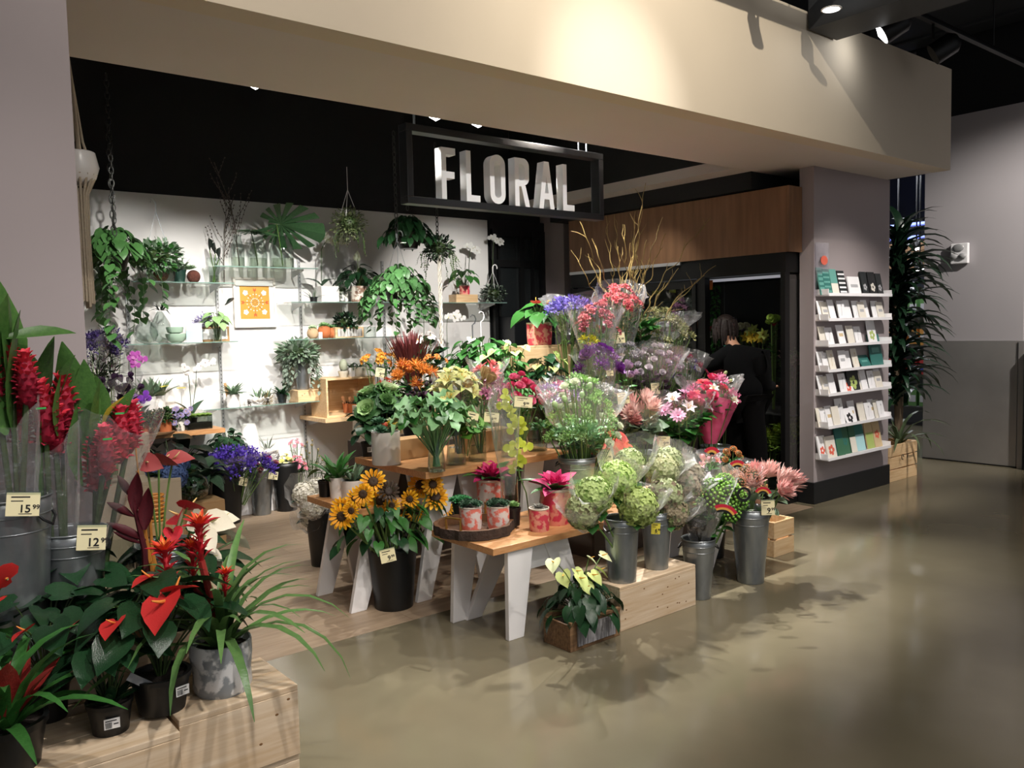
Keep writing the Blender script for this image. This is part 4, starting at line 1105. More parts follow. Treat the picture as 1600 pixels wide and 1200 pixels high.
jungle('green anthurium plant with pale lime spathes, centre back', 796, 575, 4.95, .72, 46, .3, 90, .085, LG, 'heart', 7, ('b4cf7c', 'b4cf7c', 'd8d890'), 2)
jungle('dark leaved anthurium plant below the pink pot', 852, 588, 4.85, .72, 48, .3, 80, .1, LD, 'heart', 6, ('a8c46a', 'a8c46a', 'c8c890'), 3)
jungle('dark philodendron plant right of the pink anthurium pot', 893, 560, 5.2, 1.02, 30, .36, 56, .095, LK, 'heart', 4, ('8fae50', '8fae50', 'c8c890'), 4)
jungle('broad leaved peace lily at the left of the back riser', 728, 560, 5.5, 1.02, 30, .3, 50, .11, LG, 'oval', 1, ('f0f0ea', 'f0f0ea', 'd8d890'), 5)
# pink pot anthurium
q = at(843, 536, y=5.15)
t, z0 = paper_pot('bright coral patterned pot with red anthurium on the pine box', 843, 536, .105, .185, 1.452, CORAL, y=5.2)
t.location.z = 1.452
heart_plant(t, random.Random(5), 17, .19, .17, .15, LG, z0, flowers=[((-.07, -.05, .34), (-.6, -.5, .1), .085), ((.02, -.06, .33), (.7, -.5, -.2), .075), ((.0, -.12, .16), (-.2, -1, -.2), .06, ('d8d4cc', 'd8d4cc', 'e0dcc8'))], fcol=('d2453c', 'd2453c', 'c9a23a'), fs=.07)
# ---- upper right bunches
bouquet('violet statice bunch in clear sleeve behind the pink anthurium', 888, 478, 4.95, 1.02, 'fuzz', [('7a68c8', '5f4fae')], 14, 34, .055, .35, LK, 110, .09, 'thin', sleeve=.42, seed=31, foot=.2)
bouquet('dusty pink alstroemeria bunch in clear sleeve', 930, 497, 4.7, .72, 'alstro', [('c2676c', 'b4565e'), ('b8606e', 'cc7a7e')], 20, 36, .055, .6, LG, 40, .07, 'lance', sleeve=.55, seed=32, foot=.12)
bouquet('coral alstroemeria bunch in clear sleeve above price tag', 968, 468, 4.75, .72, 'alstro', [('d9606a', 'e88078'), ('cf5560', 'e57a70')], 22, 34, .062, .5, LG, 70, .08, 'lance', sleeve=.55, tagp=(967, 528, .1, .085), seed=33, foot=.12)
bucket('galvanised bucket holding the alstroemeria bunches', (at(945, 600, y=4.75).x, 4.75, .72), .14, .42)
t = thing('curly_willow_bundle', 'tall bundle of twisting curly willow branches in front of the cooler', 'branches', (at(975, 500, y=5.05).x, 5.05, 1.02))
WIL = mat('willow_bark', 'a28a52', .6, 0, .3, 30, rnd=.1); rn = random.Random(11)
base_ = Vector(t.location)
tg_ = [(905, 345), (925, 372), (892, 390), (918, 400), (947, 338), (960, 335), (975, 350), (992, 330), (1000, 345), (1008, 285), (1035, 340), (1118, 332), (1040, 365), (1010, 375), (985, 380), (1040, 440), (1118, 415), (1100, 430), (1060, 420), (938, 430), (990, 420), (1015, 405), (965, 385), (1003, 322)]
for i, (px, py) in enumerate(tg_):
    e = at(px, py, y=5.0 + rn.uniform(-.3, .2)) - base_
    s0 = vec(rn.uniform(-.04, .04), rn.uniform(-.04, .04), 0); pts = []; n = 40; ph = rn.random() * 6
    for k in range(n + 1):
        u = k / n; p = s0.lerp(e, u); p.x = s0.x + (e.x - s0.x) * (u ** 1.7); p.y = s0.y + (e.y - s0.y) * u ** 1.5
        w_ = .05 * math.sin(u * PI * .9 + .15)
        p += vec(math.sin(u * 23 + ph) * w_ + math.sin(u * 47 + ph * 2) * w_ * .45, math.cos(u * 21 + ph) * w_, math.sin(u * 33 + ph) * w_ * .55); pts.append(p)
    b = MB().tube(pts, [.0065 * (1 - .75 * k / n) + .001 for k in range(n + 1)], WIL, 5)
    for k in range(16, 39, 5):
        d = (pts[k] - pts[k - 1]).normalized() + vec(rn.uniform(-.8, .8), rn.uniform(-.5, .5), rn.uniform(-.1, .5)); p2 = [pts[k]]
        for m in range(5): d = (d + vec(rn.uniform(-.5, .5), rn.uniform(-.4, .4), rn.uniform(-.2, .4))).normalized(); p2.append(p2[-1] + d * .028)
        b.tube(p2, [.0028, .0025, .002, .002, .0015, .001], WIL, 4)
    b.build('branch', t, smooth=True)
bucket('galvanised bucket holding the curly willow', (base_.x, 5.05, 1.02), .12, .32)
bouquet("baby's breath bunch in clear wrap before the cooler", 1035, 512, 4.9, .95, 'fuzz', [('b6b27c', '8f9460'), ('d9d6b0', 'a8a870')], 22, 48, .05, .5, LK, 160, .06, 'thin', sleeve=.4, seed=34, foot=.2)
bucket("galvanised bucket under the baby's breath", (at(1035, 560, y=4.9).x, 4.9, .72), .11, .36)
bouquet('tall green blade foliage bunch beside the baby\'s breath', 1000, 492, 4.85, .75, 'bud', [('5d7a4c', '4b6a40')], 4, 14, .02, .4, LG, 60, .16, 'lance', seed=35)
bouquet('pale pink stock spikes behind the baby\'s breath', 1062, 490, 5.2, 1.02, 'fuzz', [('b988a6', 'a06c94')], 8, 14, .04, 1.5, LG, 20, .06, 'lance', seed=36)
# row 2
bouquet('deep purple parrot tulip bunch in clear sleeve', 934, 562, 4.35, .5, ['rose', 'fuzz'], [('6f2f86', '55206c'), ('7d3c96', '6a2c80')], 11, 33, .06, .55, LG, 60, .08, 'lance', sleeve=.55, tagp=(953, 583, .05, .04), seed=41, foot=.1)
bouquet('yellow button flowers in a green glass bottle', 922, 533, 4.6, .72, 'fuzz', [('d6cf2c', 'b8b020')], 4, 16, .04, .4, LG, 20, .06, 'lance', seed=42)
bouquet('pale lavender tulips beside the purple tulip bunch', 973, 583, 4.3, .5, 'tulip', [('b493b8', 'c9aecb')], 9, 20, .045, .5, LG, 30, .08, 'lance', seed=43, foot=.1)
bouquet('silver grey kalanchoe bunch in clear sleeve', 1018, 563, 4.5, .6, 'rose', [('cfc6cc', '8f8290'), ('b7adb8', '70646f')], 30, 48, .038, .45, LPU, 70, .07, 'oval', sleeve=.5, tagp=(1024, 607, .07, .09), seed=44, foot=.12)
bouquet('mixed pink and violet posy in clear sleeve near the florist', 1068, 570, 4.6, .6, ['daisy', 'fuzz', 'rose'], [('d9a8c4', 'c888ac'), ('8878b8', '6e60a8'), ('c94a72', 'b03a60'), ('e2dade', 'd0c4ca')], 20, 36, .036, .4, LG, 60, .06, 'lance', sleeve=.5, seed=45, foot=.15)
bouquet('white brunia sprigs left of the grey kalanchoe', 980, 548, 4.6, .6, 'fuzz', [('c9c6cc', '9a96a0')], 12, 22, .032, .5, LG, 20, .06, 'lance', seed=46, foot=.12)
bucket('galvanised bucket under the purple tulips', (at(945, 660, y=4.35).x, 4.3, .32), .12, .42)
bucket('galvanised bucket under the grey kalanchoe', (at(1018, 640, y=4.5).x, 4.62, .725), .12, .22)
bucket('galvanised bucket under the mixed posy', (at(1070, 640, y=4.6).x, 4.62, .725), .12, .2)
bouquet('plain clear wrapped greenery bunch behind pink paper bouquet', 1095, 605, 4.4, .5, 'fuzz', [('a8a0a0', '8a8484')], 5, 26, .04, .4, LK, 40, .06, 'lance', sleeve=.45, seed=47, foot=.1)
# row 3
q = at(905, 800, z=.5)
GBX = at(905, 715, y=3.62).x
bucket('galvanised bucket holding the green bouquet behind the low table', (GBX, 3.64, .5), .115, .31, rz=-.6)
bouquet('large green and white filler bouquet in clear sleeve', 910, 643, 3.64, .52, ['fuzz', 'fuzz', 'bud', 'fuzz', 'rose'], [('86b062', '9cc873'), ('a8c890', '8cb470'), ('a8c88c', '7fa460'), ('6f9c50', '8cb464'), ('e2e8d0', 'ccd8b0')], 50, 62, .036, .8, LM, 260, .055, 'oval', sleeve=.66, seed=51, foot=.12, tagp=(818, 628, .1, .06))
bouquet('coral red anthurium bunch tagged beside the green bouquet', 962, 697, 3.7, .5, 'spathe', [('e0463c', 'e0463c', 'e8a23a'), ('ee5a4c', 'ee5a4c', 'e8a23a')], 12, 30, .075, .6, LD, 10, .1, 'heart', seed=52, foot=.1, tagp=(946, 712, .09, .07), lean=.9)
bucket('black plastic bucket holding coral anthuriums', (at(962, 703, y=3.75).x, 3.72, .5), .09, .2, BLACKP, handles=False)
bouquet('pale pink protea bunch with grey leaves in clear sleeve', 1003, 640, 4.15, .33, 'protea', [('e8c0ba', 'f0d4cc'), ('dca4a0', 'ecc8c2')], 5, 28, .09, .35, LS, 70, .12, 'oval', sleeve=.5, tagp=(1037, 690, .1, .08), seed=53, foot=.1)
bouquet('dusty rose protea bunch behind the green bouquet', 970, 655, 4.2, .33, 'protea', [('c48484', 'b87074')], 3, 16, .075, .35, LK, 40, .1, 'lance', sleeve=.4, seed=54, foot=.1, tagp=(974, 622, .085, .08))
bucket('galvanised bucket under the pale pink proteas', (at(1022, 720, y=4.15).x, 4.15, .32), .14, .32)
bouquet('pink and white lily mixed bouquet with dark red centre', 1066, 635, 4.1, .33, ['daisy', 'lily', 'rose'], [('dba6c4', 'c884ac', '8a2050'), ('efe4ea', 'e2ccd8', 'c8a04c'), ('d8708c', 'e090a4')], 15, 40, .07, .4, LG, 110, .1, 'oval', sleeve=.5, seed=55, foot=.1)
bucket('galvanised bucket under the pink and white lily bouquet', (at(1066, 635, y=4.1).x, 4.1, .32), .11, .3)
t = bouquet('mixed gerbera bouquet wrapped in hot pink paper', 1110, 610, 4.05, .5, ['rose', 'daisy', 'fuzz', 'lily'], [('d9406c', 'e8688a'), ('d42f3c', 'c82838', '5a1818'), ('e68cae', 'd8709a'), ('eeeae2', 'dcdcc8')], 16, 42, .058, .4, LG, 70, .1, 'lance', sleeve=.52, seed=56, foot=.1)
PINKP = petalmat('pink_tissue', 'cf3f78', 'dd6a94')
sleeve_mb(.05, .19, .36, .16, PINKP, 77, 22, (.05, 0)).build('pink_tissue_wrap', t, smooth=True)
bucket('galvanised bucket under the pink paper bouquet', (at(1118, 700, y=4.1).x, 4.1, .32), .12, .3)
bouquet('white tall bud lilies rising from the pink paper bouquet', 1128, 590, 4.1, .5, 'bud', [('b9c48c', 'a0b070')], 3, 14, .03, .6, LG, 10, .07, 'lance', seed=57)
# hydrangeas on the crate
b1 = at(985, 910, z=.235); b2 = at(1040, 887, z=.235)
bucket('galvanised bucket of green hydrangeas at front of the pine crate', (b1.x, b1.y + .06, .235), .095, .34, rb=.075)
bucket('galvanised bucket of mottled hydrangeas at rear of the pine crate', (b2.x - .03, b2.y + .04, .235), .085, .32, rb=.065)
for i, (lab, px, py, c_) in enumerate((('lime green hydrangea in sleeve at the left of the crate group', 927, 775, ('b9cf84', '8fae5c')), ('round lime hydrangea in sleeve, upper one over the front bucket', 975, 752, ('c4dc88', 'a0c464')), ('lime hydrangea in sleeve, lower one over the front bucket', 986, 790, ('bcd07c', '97a860')),
                             ('antique green hydrangea in sleeve at the centre of crate group', 1035, 775, ('b2be8c', '8c7a64')), ('cream hydrangea in sleeve above the rear bucket', 1052, 738, ('d0d4a4', 'a8b47c')), ('antique mottled pink hydrangea at right of rear bucket', 1080, 762, ('b9a890', '93a070')),
                             ('green hydrangea low behind the rear bucket', 1070, 800, ('9fb86c', '7c9a50')), ('pale green hydrangea in sleeve at the back of crate group', 1068, 728, ('c2cc9c', '98aa74')), ('drooping mottled hydrangea over the low table edge', 915, 800, ('b4bf88', '8a8460')),
                             ('deep antique brown hydrangea low at the centre of crate group', 1040, 800, ('a89a7c', '7c8a58')), ('soft green hydrangea at the back left of crate group', 1005, 728, ('bccb90', '98b06c')), ('pale hydrangea at the far right of the crate group', 1095, 745, ('c0b8a0', 'a49a84')))):
    Y = b1.y + .02 if px < 1000 else b2.y + .04
    c = at(px, py, y=Y); bx = b1.x if px < 1000 else b2.x - .03
    t = thing('hydrangea_bunch', lab, 'flower', (bx, Y + .03, .3))
    off = c - Vector((bx, Y + .03, .3)); d = vec(off.x * 1.5, -.4, .75)
    dp = (0, .05, -.05, -.02, .08, .05, .07, .12, .02, -.05, .1, .08)[i]; off.y += dp
    s_ = (.098, .1, .105, .1, .095, .095, .075, .095, .088, .09, .085, .08)[i]
    inst(head('hydrangea', *c_)[0], 'flower', t, dirM(off, d, s_, i))
    MB().tube(arc((0, 0, 0), off, 0, 5), .005, STEMG, 5).build('stem', t, smooth=True)
    for a in (1, 4): inst(leafme('oval', LG, 1.3, .8, .2), 'leaf', t, axM(off * .8, (math.cos(a), math.sin(a), -.2), .1))
    sl = sleeve_mb(.025, .13, .27, 0, FILM, i * 7 + 2, 22); sl.build('sleeve', t, smooth=True, M=dirM(off - Vector(d).normalized() * .15, d))
    if i in (2, 3): price_tag(t, off + vec(.08, -.05, -.12), .05, .06, -.5, -.1, '6.99', mat('yellow_tag', 'd8c840', .6))
# berry bucket, protea bucket on the floor
q = at(1103, 936, z=0); BX = q.x; BY = q.y + .05
bucket('small galvanised bucket on the floor holding berry bunch', (BX, BY, 0), .098, .35, rb=.066, rz=-.9)
t = bouquet('green berry bunch in ribbon edged dark sleeve', 1128, 778, BY, .05, 'berries', [('86bc4a', 'a4d462'), ('74ac44', '96c85c')], 9, 36, .062, .7, LG, 50, .07, 'oval', sleeve=.0, seed=61, foot=.05, root=(BX, BY))
BF = clearmat('smoky_film', '6a6664', .1, .12, .6)
sleeve_mb(.04, .17, .42, .24, FILM, 8, 22, (.1, 0)).build('sleeve', t, smooth=True); sleeve_mb(.03, .085, .2, .2, BF, 9, 20, (.03, 0)).build('dark_sleeve_foot', t, smooth=True)
RIB = mat('ribbon_red', 'c21f38', .5); RIBY = mat('ribbon_gold', 'd9a24c', .5)
def ribbon(t, c, r, a0, a1, w_, rz=-.7):
    b = MB()
    for k, (mt_, o) in enumerate(((RIB, 0), (RIBY, -w_), (BLACKP, -w_ * 1.7))):
        v = []; f = []; n = 12
        for i in range(n + 1):
            a = a0 + (a1 - a0) * i / n; r1 = r + o; r2 = r + o - (w_ if k == 0 else w_ * .7)
            v += [(r1 * math.cos(a), r1 * math.sin(a), .001 * k), (r2 * math.cos(a), r2 * math.sin(a), .001 * k)]
        f = [(2 * i, 2 * i + 2, 2 * i + 3, 2 * i + 1) for i in range(n)]
        b.add(v, f, mt_)
    b.build('ribbon_print', t, M=facing(c, rz))
for (px, py, r_, a0, a1) in ((1112, 712, .05, .4, 2.6), (1128, 815, .1, .5, 2.0)):
    c = at(px, py, y=BY - .17) - Vector(t.location); ribbon(t, c, r_, a0, a1, .018)
q = at(1188, 912, z=0); PX = q.x; PY_ = q.y + .07
bucket('tall galvanised bucket on the floor at right with spiky pink proteas', (PX, PY_, 0), .118, .46, rb=.08, rz=-.3)
bouquet('spiky pale pink king protea bunch with price tag', 1195, 752, PY_, .1, 'protea', [('eebcb4', 'f2cfc8'), ('e6a8a4', 'eec0ba')], 8, 40, .1, .3, LS, 30, .09, 'oval', sleeve=.0, tagp=(1200, 793, .08, .09), seed=62, foot=.1, lean=.2, root=(PX, PY_))
t = bouquet('peach wrapped berry sprigs with red ribbon beside proteas', 1160, 745, PY_ + .05, .1, ['berries', 'fuzz'], [('c98a6c', 'b87860'), ('d4a08c', 'c08878')], 6, 26, .04, .5, LK, 30, .07, 'lance', sleeve=.4, seed=63, foot=.1, root=(PX - .02, PY_ + .02))
ribbon(t, at(1152, 735, y=PY_ - .12) - Vector(t.location), .06, .8, 2.4, .016); ribbon(t, at(1192, 775, y=PY_ - .15) - Vector(t.location), .055, .3, 2.6, .014)
b_ = MB().open_lathe([(.028, 0), (.042, 0), (.042, .004), (.028, .004), (.028, 0)], BLACKP, 20); b_.build('black_print_ring', t, M=facing(at(1162, 772, y=PY_ - .16) - Vector(t.location), -.6))
q = at(1140, 885, z=0)
bucket('black bucket on the floor between the two galvanised buckets', (q.x + .12, q.y + .22, 0), .1, .38, BLACKP, handles=False)
bouquet('orange berry sprigs above the green berry bunch', 1143, 710, BY + .42, .505, 'berries', [('d98a4a', 'c8703a')], 6, 17, .022, .5, LG, 50, .05, 'lance', seed=64, foot=.1)
bouquet('blush lily buds in clear sleeve left of orange berries', 1108, 720, BY + .4, .505, ['lily', 'bud'], [('d8909c', 'c87888')], 5, 16, .04, .5, LG, 30, .06, 'lance', sleeve=.45, seed=65, foot=.1)

for px_, lb_ in ((1143, 'small black cup under the orange berry sprigs'), (1108, 'small black cup under the blush lily buds')):
    c_ = at(px_, 712, y=BY + .41); bucket(lb_, (c_.x, c_.y, .5), .05, .12, BLACKP, handles=False)
# planter crate with green anthurium
t = crate('small weathered wooden planter box with bark strip front', 2.715, 3.065, 2.93, 3.13, 0, .15, WOODD, cat='planter', name='planter_box', seed=3)
for o in list(COL.objects):
    if o.parent is t and o.name.startswith('top_board'): bpy.data.objects.remove(o)
BS = mat('grey_bark_strip', 'a9a7a8', .9, 0, 0, 9, '5f5d60', .9, 18, stretch=(6, 6, .8)); rn = random.Random(2)
for k in range(16):
    x = -.13 + k * .0165; MB().box(x, x + .0155, -.1065 - rn.uniform(0, .004), -.1, .022, .122, BS).build('bark_strip', t)
MB().box(-.16, .16, -.085, .085, .11, .12, SOIL).build('soil', t)
MB().box(-.175, .175, -.105, -.085, .134, .15, WOODD).build('rim_board', t, bevel=.002); MB().box(-.175, .175, .085, .1, .134, .15, WOODD).build('rim_board', t, bevel=.002)
q = Vector((2.89, 3.03, .12))
t = thing('anthurium_plant', 'lime white anthurium plant growing in the small planter box', 'potted plant', q)
fl_ = []
for (px, py, s_, roll) in ((865, 878, .08, .2), (920, 872, .06, -.3), (940, 868, .07, .3), (880, 898, .085, .6), (905, 903, .085, -.2), (925, 898, .08, .2), (900, 892, .07, 0), (935, 890, .07, -.5), (915, 915, .075, .3)):
    c = at(px, py, y=q.y + (-.05 if px % 2 else .03)) - q
    fl_.append((c, (c.x * 3 + .1, -.6, -.65), s_ * .85, ('d3e08c', 'd3e08c', 'd9a03a') if py > 880 else ('e4ecb8', 'e4ecb8', 'd9a03a'), roll))
heart_plant(t, random.Random(7), 62, .2, .2, .09, LD, 0, 'heart', .8, fl_, droop=.7, hmin=.15)

# sunflowers and white hydrangea buckets
q = at(630, 953, z=0); SX, SYY = q.x, q.y + .1
bucket('large black bucket of sunflowers on the plank floor', (SX, SYY, 0), .145, .37, BLACKP, rb=.11, handles=False)
t = thing('sunflower_bunch', 'bunch of yellow sunflowers spilling out of the black bucket', 'bouquet', (SX, SYY, .1)); rn = random.Random(9); S = MB()
SF = ('ffc222', 'f2a41a', '38240f')
for i, (px, py, sz_, dk) in enumerate(((583, 753, 1.1, 0), (567, 772, .9, 0), (594, 782, 1.05, 0), (534, 793, .9, 0), (534, 807, 1.05, 0), (555, 779, .9, 0), (566, 794, .8, 0), (549, 798, .7, 0), (640, 780, .8, 0), (650, 800, .85, 0), (657, 758, 1.1, 1), (680, 777, 1.15, 1), (695, 795, .8, 0), (612, 790, .7, 0), (607, 768, .9, 2), (676, 757, .9, 1), (625, 800, .6, 0))):
    c = at(px, py, y=SYY - .06 + rn.uniform(-.06, .1)) - Vector(t.location); d = Vector((-.5, -.75, .25)) + vec(rn.uniform(-.4, .4), rn.uniform(-.3, .3), rn.uniform(-.2, .4))
    inst(head('sunflower', *(SF if dk != 2 else ('4a3a2a', '3a2a1c', '2a1a0f')))[0], 'flower', t, dirM(c, d, (.074 if dk else .07) * sz_, rn.random() * 6))
    S.tube(arc((rn.uniform(-.08, .08), rn.uniform(-.08, .08), 0), c + vec(0, .02, -.01), -.1, 6), .0055, STEMG, 5)
for i in range(16): S.tube([(rn.uniform(-.07, .07), rn.uniform(-.07, .07), 0), (rn.uniform(-.13, .16), rn.uniform(-.12, .12), .42)], .006, STEMG, 5)
S.build('stems', t, kind='stuff', smooth=True)
for i in range(70):
    a = rn.random() * 6.28; r_ = rn.uniform(.05, .26); p = vec(r_ * math.cos(a) * 1.2 - .03, r_ * math.sin(a) * .7, rn.uniform(.34, .55) - r_ * .25)
    inst(leafme('heart', LG if i % 3 else LD, .8, .9, .25), 'leaf', t, axM(p, (math.cos(a), math.sin(a) - .3, -.8), rn.uniform(.07, .12), rn.uniform(-.6, .6)))
price_tag(t, at(606, 868, y=SYY - .16) - Vector(t.location), .085, .075, -.4, .15, '9.99')
q = at(517, 886, z=0); WX, WY = q.x, q.y + .1
bucket('black bucket of white hydrangeas left of the sunflowers', (WX, WY, 0), .115, .4, BLACKP, rb=.085, handles=False)
for i, (px, py, s_) in enumerate(((490, 790, .085), (478, 772, .075), (500, 765, .07), (495, 812, .07))):
    c = at(px, py, y=WY - .05); t = thing('hydrangea_bunch', ('white hydrangea head in front over its black bucket', 'white hydrangea head at far left in shiny sleeve', 'white hydrangea head at the back by the middle table', 'cream hydrangea head hanging lowest over the bucket rim')[i], 'flower', (WX, WY, .2))
    off = c - Vector((WX, WY, .2)); off.y += .03 * i
    inst(head('hydrangea', 'eeeade', 'dcd8c4')[0], 'flower', t, dirM(off, (-.5, -.6, .6), s_, i)); MB().tube(arc((0, 0, 0), off, .2, 5), .005, STEMG, 5).build('stem', t, smooth=True)
    for a in (0.5, 3): inst(leafme('oval', LD, 1.3, .8, .2), 'leaf', t, axM(off * .85, (math.cos(a), math.sin(a), .1), .12))
    sleeve_mb(.03, .12, .22, 0, FILM, i + 40, 20).build('sleeve', t, smooth=True, M=dirM(off - vec(-.07, -.08, .1), (-.5, -.6, .6)))
# ================================================================== LEFT FOREGROUND
crate('front pine crate at bottom, its right corner out on the concrete', .735, 1.115, 2.52, 2.83, .215, .45, WOODP, knots=4, seed=2, th=.02)
crate('front pine crate at the bottom left corner carrying the small anthurium', -.12, .722, 2.47, 2.8, .215, .44, WOODP, knots=4, seed=3, th=.02)
crate('lower pine crate stacked beneath the front corner crate', .735, 1.115, 2.53, 2.83, 0, .213, WOODP, knots=3, seed=4, th=.02)
crate('lower pine crate stacked beneath the bottom left crate', -.12, .722, 2.48, 2.8, 0, .213, WOODP, knots=3, seed=6, th=.02)
crate('slatted pine crate behind the front crates carrying the tall buckets', .02, 1.02, 2.85, 3.26, 0, .6, WOODP, slats=4, knots=3, seed=7)
c_ = at(190, 850, y=3.2)
# tall buckets of red ginger
B1 = (at(14, 770, y=2.98).x, 2.98); B2 = (at(112, 830, y=3.04).x, 3.04); B3 = (at(262, 850, y=3.08).x, 3.08)
z1 = at(20, 775, y=2.98).z; z2 = at(112, 828, y=3.04).z; z3 = at(255, 850, y=3.08).z
t = bucket('galvanised bucket with 15.99 price tag at the left edge', (B1[0], B1[1], .6), .118, z1 - .6, rz=-.75)
price_tag(t, local(t, at(36, 788, y=B1[1] - .135)), .088, .07, .6, -.12, '15.99')
t = bucket('galvanised bucket with 12.99 price tag, second from left', (B2[0], B2[1], .6), .105, z2 - .6, rz=-.75)
price_tag(t, local(t, at(143, 840, y=B2[1] - .12)), .085, .08, .5, -.1, '12.99')
bucket('shorter galvanised bucket of heliconia and white anthuriums', (B3[0], B3[1], .6), .11, z3 - .6, rz=-.6)
LGI = leafmat('ginger_leaf', '56803c', '335a2a', .4)
def ginger(label, bx, by, bz, heads_, leaves, film=None, seed=1, hs=.075, cols=('e23a4c', 'b02a44')):
    t = thing('red_ginger_bunch', label, 'bouquet', (bx, by, bz)); rn = random.Random(seed); S = MB(); b0 = Vector(t.location)
    for i, (px, py, dy_) in enumerate(heads_):
        c = at(px, py, y=by + dy_) - b0
        inst(head('ginger', *cols)[0], 'flower', t, dirM(c, (c.x * 1.0 - .1, -.25, 1.2), hs * rn.uniform(.9, 1.1), rn.random() * 6))
        S.tube(arc((rn.uniform(-.03, .03), rn.uniform(-.03, .03), .05), c, -.1, 6), .009, STEMD, 6)
    for i, (px, py, qx, qy, W_, bend, roll) in enumerate(leaves):
        c = at(px, py, y=by + rn.uniform(-.04, .04)) - b0; e = at(qx, qy, y=by + rn.uniform(-.08, .02)) - b0
        L = (e - c).length * 1.08
        inst(leafme('oval', LGI, W_, bend, .35), 'leaf', t, axM(c, e - c, L, roll))
    S.build('stems', t, kind='stuff', smooth=True)
    return t
t = ginger('red ginger in cellophane with broad leaves at the far left edge', B1[0], B1[1], .66, [(18, 585, 0), (42, 600, -.05), (-6, 610, 0), (30, 660, .05)],
       [(15, 640, 8, 442, .55, .3, 1.3), (25, 620, 5, 470, .8, .2, 1.2), (2, 530, 116, 510, .32, .7, .9), (30, 700, 20, 500, .6, .2, 1.5), (10, 680, -30, 500, .6, .3, 1.4)], seed=1)
sleeve_mb(.04, .14, .5, .22, FILM, 3, 24, (-.03, 0)).build('sleeve', t, smooth=True)
t = ginger('red ginger bunch in cellophane, left one of the second bucket', B2[0] - .04, B2[1], .66, [(70, 655, -.04), (85, 672, -.02), (100, 640, .03)],
       [(70, 660, 78, 535, .62, .2, 1.4), (60, 650, 50, 560, .7, .2, 1.5), (85, 640, 110, 560, .6, .25, 1.2), (75, 800, 60, 640, .35, .3, 1.5), (95, 690, 90, 590, .6, .2, 1.4)], seed=2, hs=.085)
sleeve_mb(.04, .11, .46, .18, FILM, 4, 24, (-.02, 0)).build('sleeve', t, smooth=True)
t = ginger('red ginger bunch in cellophane, right one leaning over the second bucket', B2[0] + .05, B2[1] + .02, .66, [(165, 712, -.06), (188, 685, 0), (205, 672, .02), (150, 735, 0)],
       [(140, 720, 100, 546, .5, .3, 1.3), (145, 690, 130, 570, .55, .25, 1.2), (160, 720, 150, 600, .6, .2, 1.4), (175, 680, 205, 610, .6, .3, 1.1), (130, 760, 115, 640, .5, .2, 1.3), (150, 770, 140, 660, .45, .2, 1.5), (170, 660, 150, 590, .5, .3, 1.1)], seed=3, hs=.08, cols=('e84460', 'c0384e'))
sleeve_mb(.04, .13, .46, .2, FILM, 6, 24, (.12, -.02)).build('sleeve', t, smooth=True)
YL = leafmat('yellow_leaf', 'd2b23c', 'b0962c')
inst(leafme('oval', YL, .8, .5, .3), 'leaf', t, axM(at(160, 670, y=B2[1]) - Vector(t.location), at(186, 620, y=B2[1]) - at(160, 670, y=B2[1]), .13), label='yellowed leaf')
GT = mat('green_tape', '2f9a4c', .5)
for px, py in ((64, 638), (187, 646), (168, 686)):
    MB().box(-.014, .014, -.003, .003, -.001, .001, GT).build('green_tape', t, M=facing(at(px, py, y=B2[1] - .13) - Vector(t.location), 0))
# heliconia
t = thing('heliconia_stem', 'dark maroon lobster claw heliconia stem with orange stalks', 'flower', (B3[0], B3[1], .66)); b0 = Vector(t.location); YH = B3[1] - .1
HM = petalmat('heliconia_maroon', '5c1520', '3c0c16'); OS = mat('orange_stalk', 'b5762f', .5, 0, .2, 20)
def pp(px, py, dy_=0.): return at(px, py, y=YH + dy_) - b0
MB().tube([pp(228, 905), pp(226, 860), pp(212, 800), pp(205, 770)], [.011, .01, .008, .004], HM, 6).build('stalk', t, smooth=True)
for (a0, a1, W_) in (((228, 845), (166, 824), .75), ((226, 828), (233, 762), 1.0), ((210, 808), (166, 790), .9), ((210, 802), (216, 738), 1.0), ((206, 778), (182, 745), .9), ((222, 850), (176, 836), .6)):
    a = pp(*a0); e = pp(*a1); inst(leafme('lance', HM, W_ * 1.35, -1.0 if a1[0] < 200 else -.6, 1.3), 'bract', t, axM(a, e - a, (e - a).length * 1.05, 1.2))
for (a0, a1, r_) in (((238, 900), (212, 700), .005), ((240, 905), (214, 735), .009), ((246, 905), (234, 800), .008)): MB().tube([pp(*a0, .02), pp((a0[0] + a1[0]) / 2 - 3, (a0[1] + a1[1]) / 2, .02), pp(*a1, .02)], [r_, r_ * .8, r_ * .5], OS, 6).build('stalk', t, smooth=True, label='orange stalk')
def spathes(label, bx, by, bz, L, cols, cat='bouquet', base=None, s0=.07, ol=None):
    t = thing('anthurium_bunch', label, cat, (bx, by, bz)); b0 = Vector(t.location); S = MB()
    for (px, py, dy_, d, s_, roll) in L:
        c = at(px, py, y=by + dy_) - b0
        inst(head('spathe', *cols)[0], 'flower', t, axM(c, (d[0], d[1], d[2] - .6), s_ * .85, roll * 1.5)); S.tube(arc((0, 0, .05), c, .1, 6), .004, STEMG, 5)
    S.build('stems', t, kind='stuff', smooth=True); return t
spathes('white and cream anthurium bunch leaning out of the third bucket', B3[0] + .03, B3[1], .66, [(305, 812, -.05, (.4, -.8, .3), .085, .8), (330, 815, 0, (.8, -.5, .3), .1, .6), (345, 835, .02, (1, -.3, .1), .09, -.3), (318, 838, -.1, (.3, -1, -.3), .09, .3), (365, 845, .02, (1, -.2, -.2), .08, -.5), (325, 868, -.06, (.6, -.6, -.6), .085, .2), (345, 812, .1, (1, 0, .4), .08, .4)], ('efe6cf', 'efe6cf', 'd8cf9a'))
